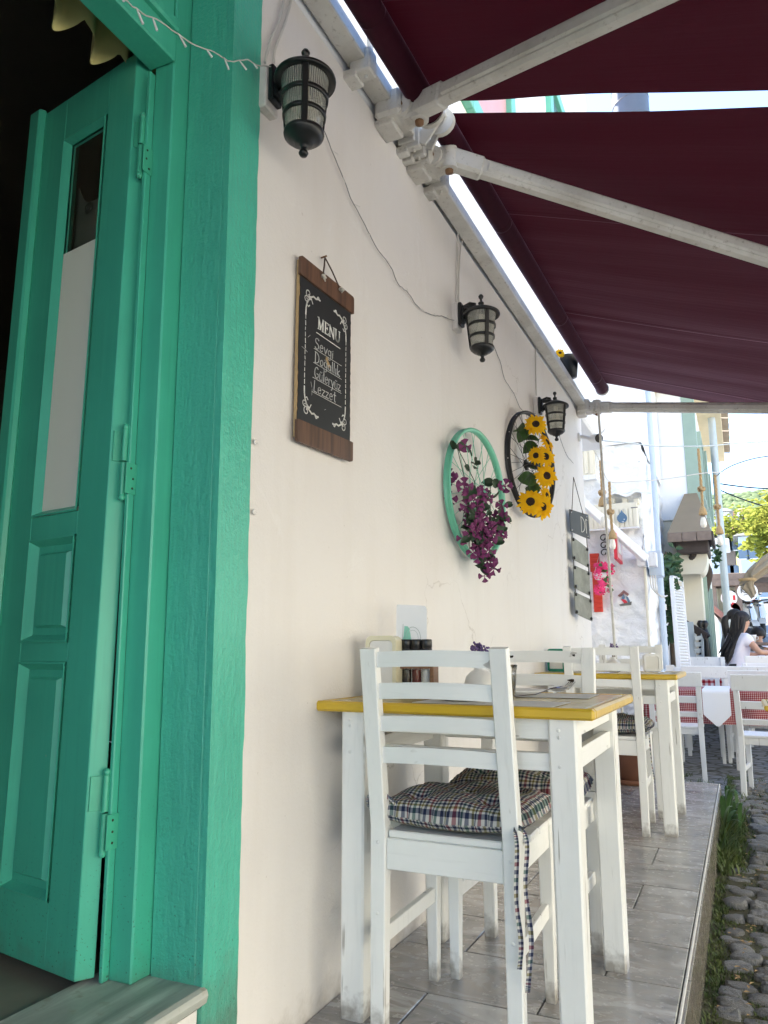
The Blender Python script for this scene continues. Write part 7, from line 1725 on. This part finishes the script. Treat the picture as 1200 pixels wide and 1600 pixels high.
    for q in (-1, 1): b.lathe([(.0, -.03), (.014, -.016), (.019, .008), (.012, .026), (0, .03)], hd + Vector((q * .082, -.008, -.002)), 8, None, True, .45, 1)
    b.build('ears_and_nose', M['skin'], t, 'stuff', True)
    b = MB()
    for q in (-1, 1): b.lathe([(0, -.007), (.011, -.004), (.012, .002), (0, .007)], f + Vector((q * .030, .006, .014)), 8); b.box(f + Vector((q * .030, .008, .031)), (.030, .010, .006), None, .002)
    b.build('eyes', M['hair'], t, 'stuff', True)
    b = MB(); b.box(f + Vector((0, .002, -.052)), (.042, .012, .010), None, .004); b.build('mouth', M['red_paint' if False else 'mauve'], t, None, True)
    # hair: cap of the skull plus lengths
    def cap(u, v):
        a = 2 * math.pi * u; el = v * math.pi * .60; r = 1.0 + .03 * mnoise.noise((math.cos(a) * 3, math.sin(a) * 3, el * 4))
        front = max(0, math.sin(a)); el *= 1 - .36 * front ** 1.5
        return hd + Vector((.094 * r * math.sin(el) * math.cos(a), -.012 + .112 * r * math.sin(el) * math.sin(a), .030 + .108 * r * math.cos(el)))
    b = MB(); b.grid(cap, 40, 16)
    hn, hl = hair
    if hn == 'long':
        random.seed(hash(label) % 1000 if False else len(label))
        for k in range(46):
            a = R_(random.uniform(185, 355)); p0 = hd + Vector((.086 * math.cos(a), -.012 + .10 * math.sin(a), random.uniform(.0, .07))); L_ = hl * random.uniform(.8, 1.08)
            x = p0.x * random.uniform(1.0, 1.25); yb = -.155 + lean * .6 + random.uniform(-.03, .02)
            b.tube(smooth_path([p0, Vector((x * 1.05, min(p0.y, hd.y - .05) - .03, p0.z - .13)), Vector((x, hd.y - .09 - lean * .5 + random.uniform(-.03, .02), p0.z - L_ * .55)), Vector((x * 1.05 + random.uniform(-.02, .02), yb + .01, p0.z - L_))], 3), [.018, .019, .019, .018, .018, .017, .016, .014, .012, .003], 6)
    elif hn == 'tail':
        b.tube(smooth_path([hd + Vector((0, -.10, .03)), hd + Vector((0, -.155, -.02)), hd + Vector((0, -.15, -.16)), hd + Vector((.01, -.14, -hl))], 4), [.03 + .018 * math.sin(i * .26) for i in range(12)] + [.006], 10)
    b.build('hair', M['hair'], t, None, True)
    if hn == 'beard':
        b = MB(); b.grid(lambda u, v: hd + Vector((.072 * math.sin((u - .5) * 3.3), .012 + .078 * math.cos((u - .5) * 3.0), -.035 - .075 * v + .02 * abs(u - .5))), 12, 5); b.build('beard', M['hair'], t, None, True)
    return t
Yp = 11.75; Yp = 10.7; p = ptY(1136, 954, Yp)
person('woman in a white T-shirt with very long dark hair, seated with her back turned', (p.x, Yp, p.z - 1.33), R_(-58), .10, [((.27, .22, .80), (.20, .46, .80)), ((-.25, .18, .76), (-.12, .42, .78))], ('long', .52), M['shirt_white'], M['black_cloth'], True)
p = ptY(1132, 951, 11.6)
person('woman in grey with tied dark hair, seated beyond the white T-shirt woman', (p.x, 11.6, p.z - 1.33), R_(-66), .07, [((.26, .2, .78), (.18, .42, .78)), ((-.25, .2, .78), (-.15, .42, .78))], ('tail', .30), M['grey_cloth'], M['black_cloth'])
p = ptY(1180, 981, 13.0)
person('bearded man with short dark hair seated facing the two women', (p.x, 13.0, p.z - 1.33), R_(140), .08, [((.26, .24, .78), (.16, .46, .80)), ((-.26, .24, .78), (-.14, .46, .80))], ('beard', 0), M['black_cloth'], M['black_cloth'])
p = ptY(1194, 978, 12.3)
person('man in a white T-shirt with cropped dark hair, seated at the right edge', (p.x, 12.3, p.z - 1.33), R_(35), .08, [((.26, .24, .80), (.16, .46, .80)), ((-.26, .24, .78), (-.16, .46, .80))], ('short', 0), M['shirt_white'], M['grey_cloth'], True)
# stools and the table the four share
for k, (px, yy, lab) in enumerate(((1136, 10.7, 'plain stool under the white T-shirt woman'), (1132, 11.6, 'plain stool under the woman in grey'), (1180, 13.0, 'plain stool under the bearded man'), (1194, 12.3, 'plain stool under the man at the right edge'))):
    p = ptY(px, (954, 951, 981, 978)[k], yy); zs_ = p.z - 1.33 + .415 - gz(yy); t = thing('stool', lab, 'stool', (p.x, yy, gz(yy)), 0, 'stools at the diners\' table')
    b = MB(); b.box((0, 0, zs_ - .02), (.36, .36, .04), None, .01); b.build('seat', M['grey_wood'], t, None, True)
    for x in (-.14, .14):
        for y in (-.14, .14): b = MB(); b.taper((x, y, zs_ - .04), (x, y, 0), (.04, .04), (.035, .035)); b.build('leg', M['grey_wood'], t, None, True)
p = ptY(1177, 1004, 11.6); dt = thing('diners_table', 'stone topped table the seated group is eating at', 'table', (p.x, 11.6, gz(11.6))); zt = p.z - gz(11.6)
b = MB(); b.box((0.16, 0, zt - .02), (.80, .78, .04), None, .006); b.build('tabletop', M['grey_wood'], dt, None, True)
for x in (-.12, .46):
    for y in (-.32, .32): b = MB(); b.taper((x, y, zt - .04), (x, y, 0), (.06, .06), (.05, .05)); b.build('leg', M['grey_wood'], dt, None, True)
for k, (x, y, lab) in enumerate(((.0, -.15, 'white cup on the diners\' table near the woman'), (.30, -.05, 'white cup on the diners\' table near the men'))):
    t = thing('cup', lab, 'cup', (p.x + x, 11.6 + y, p.z + .001)); b = MB(); b.lathe([(0, .004), (.03, .004), (.042, .08), (.045, .10), (.042, .10), (.036, .07), (0, .012)], (0, 0, 0), 16); b.build('cup_body', M['ceramic'], t, None, True)
    b = MB(); b.tube([(.042, 0, .08), (.065, 0, .07), (.06, 0, .04), (.037, 0, .03)], .005, 6); b.build('handle', M['ceramic'], t, None, True)

# ================================================================== weeds and moss between the stones
random.seed(77)
g = MB()
def blade(p, d, h, w_, bend):
    s = Vector((-d.y, d.x, 0)) * w_ / 2; m_ = p + Vector((d.x * bend * .35, d.y * bend * .35, h * .6)); e = p + Vector((d.x * bend, d.y * bend, h))
    g.add([p - s, p + s, m_ + s * .8, m_ - s * .8, e], [(0, 1, 2, 3), (3, 2, 4)])
for k in range(19000):
    y = random.uniform(1.9, 7.6); lim = .16 + .07 * (y - 1)
    dx = abs(random.gauss(0, .05)) if random.random() < .42 else random.uniform(.02, lim)
    cl = mnoise.noise((dx * 9, y * 5, 3)); 
    if dx > .06 and cl < -.02: continue
    x = XE + .012 + dx; a = random.uniform(0, 6.28); h = random.uniform(.005, .017) * (1.4 if dx < .05 else 1)
    blade(Vector((x, y, gz(y) + .008)), Vector((math.cos(a), math.sin(a), 0)), h, random.uniform(.003, .006), h * random.uniform(.3, 1.2))
for k in range(2600):
    y = random.gauss(5.2, .5); dx = abs(random.gauss(0, .075)); x = XE + .012 + dx
    if not 4.3 < y < 6.6: continue
    a = random.uniform(0, 6.28); h = random.uniform(.03, .17) * max(.25, 1 - dx * 5); blade(Vector((x, y, gz(y))), Vector((math.cos(a), math.sin(a), 0)), h, random.uniform(.005, .014), h * random.uniform(.3, 1.0))
for k in range(1500):
    y = random.uniform(6.0, 7.6); x = random.uniform(-.75, .6); a = random.uniform(0, 6.28); h = random.uniform(.015, .06)
    if mnoise.noise((x * 4, y * 4, 9)) < .0: continue
    blade(Vector((x, y, gz(y) + .004)), Vector((math.cos(a), math.sin(a), 0)), h, random.uniform(.004, .009), h)
g.build('grass', M['grass'], None, 'stuff')
we = thing('weed_plant', 'leafy green weed growing against the terrace corner', 'weed', (XE + .05, 5.5, GZ)); g = MB(); random.seed(9)
for k in range(26):
    y = random.gauss(5.45, .22); x = XE + .02 + abs(random.gauss(0, .04)); a = random.uniform(-1.9, 1.9); h = random.uniform(.10, .27); L_ = random.uniform(.05, .16); p0 = Vector((x, y, GZ))
    d = Vector((math.cos(a), math.sin(a), 0)); s = Vector((-d.y, d.x, 0)); wd = random.uniform(.010, .020)
    g.grid(lambda u, v: p0 + d * L_ * u ** 1.5 + Vector((0, 0, h * math.sin(u * 2.0))) + s * (v - .5) * 2 * wd * math.sin(math.pi * min(1, .12 + u * .88)), 6, 2)
g.build('leaves', M['leaf_mid'], we, 'stuff')

random.seed(15); g = MB()
for k in range(150):
    y = random.uniform(2.3, 7.4); x = XE + .03 + abs(random.gauss(0, .10)) + .03 * (y - 2); a = random.uniform(0, 6.28); s = random.uniform(.006, .018); z = gz(y) + random.uniform(.022, .03)
    c, n_ = math.cos(a), math.sin(a); g.add([(x - c * s, y - n_ * s, z), (x + n_ * s * .4, y - c * s * .4, z + .004), (x + c * s, y + n_ * s, z + .002), (x - n_ * s * .4, y + c * s * .4, z + .005)], [(0, 1, 2, 3)])
g.build('leaf_litter', M['mdf'], None, 'stuff')
for px, yy, rz, lab in ((1185, 8.3, -12, 'street chair at the right edge beside the nearest street table'), (1192, 9.4, 175, 'street chair at the right edge beyond the middle street table')): far_chair(lab, gp(px, 1040, yy), R_(rz))
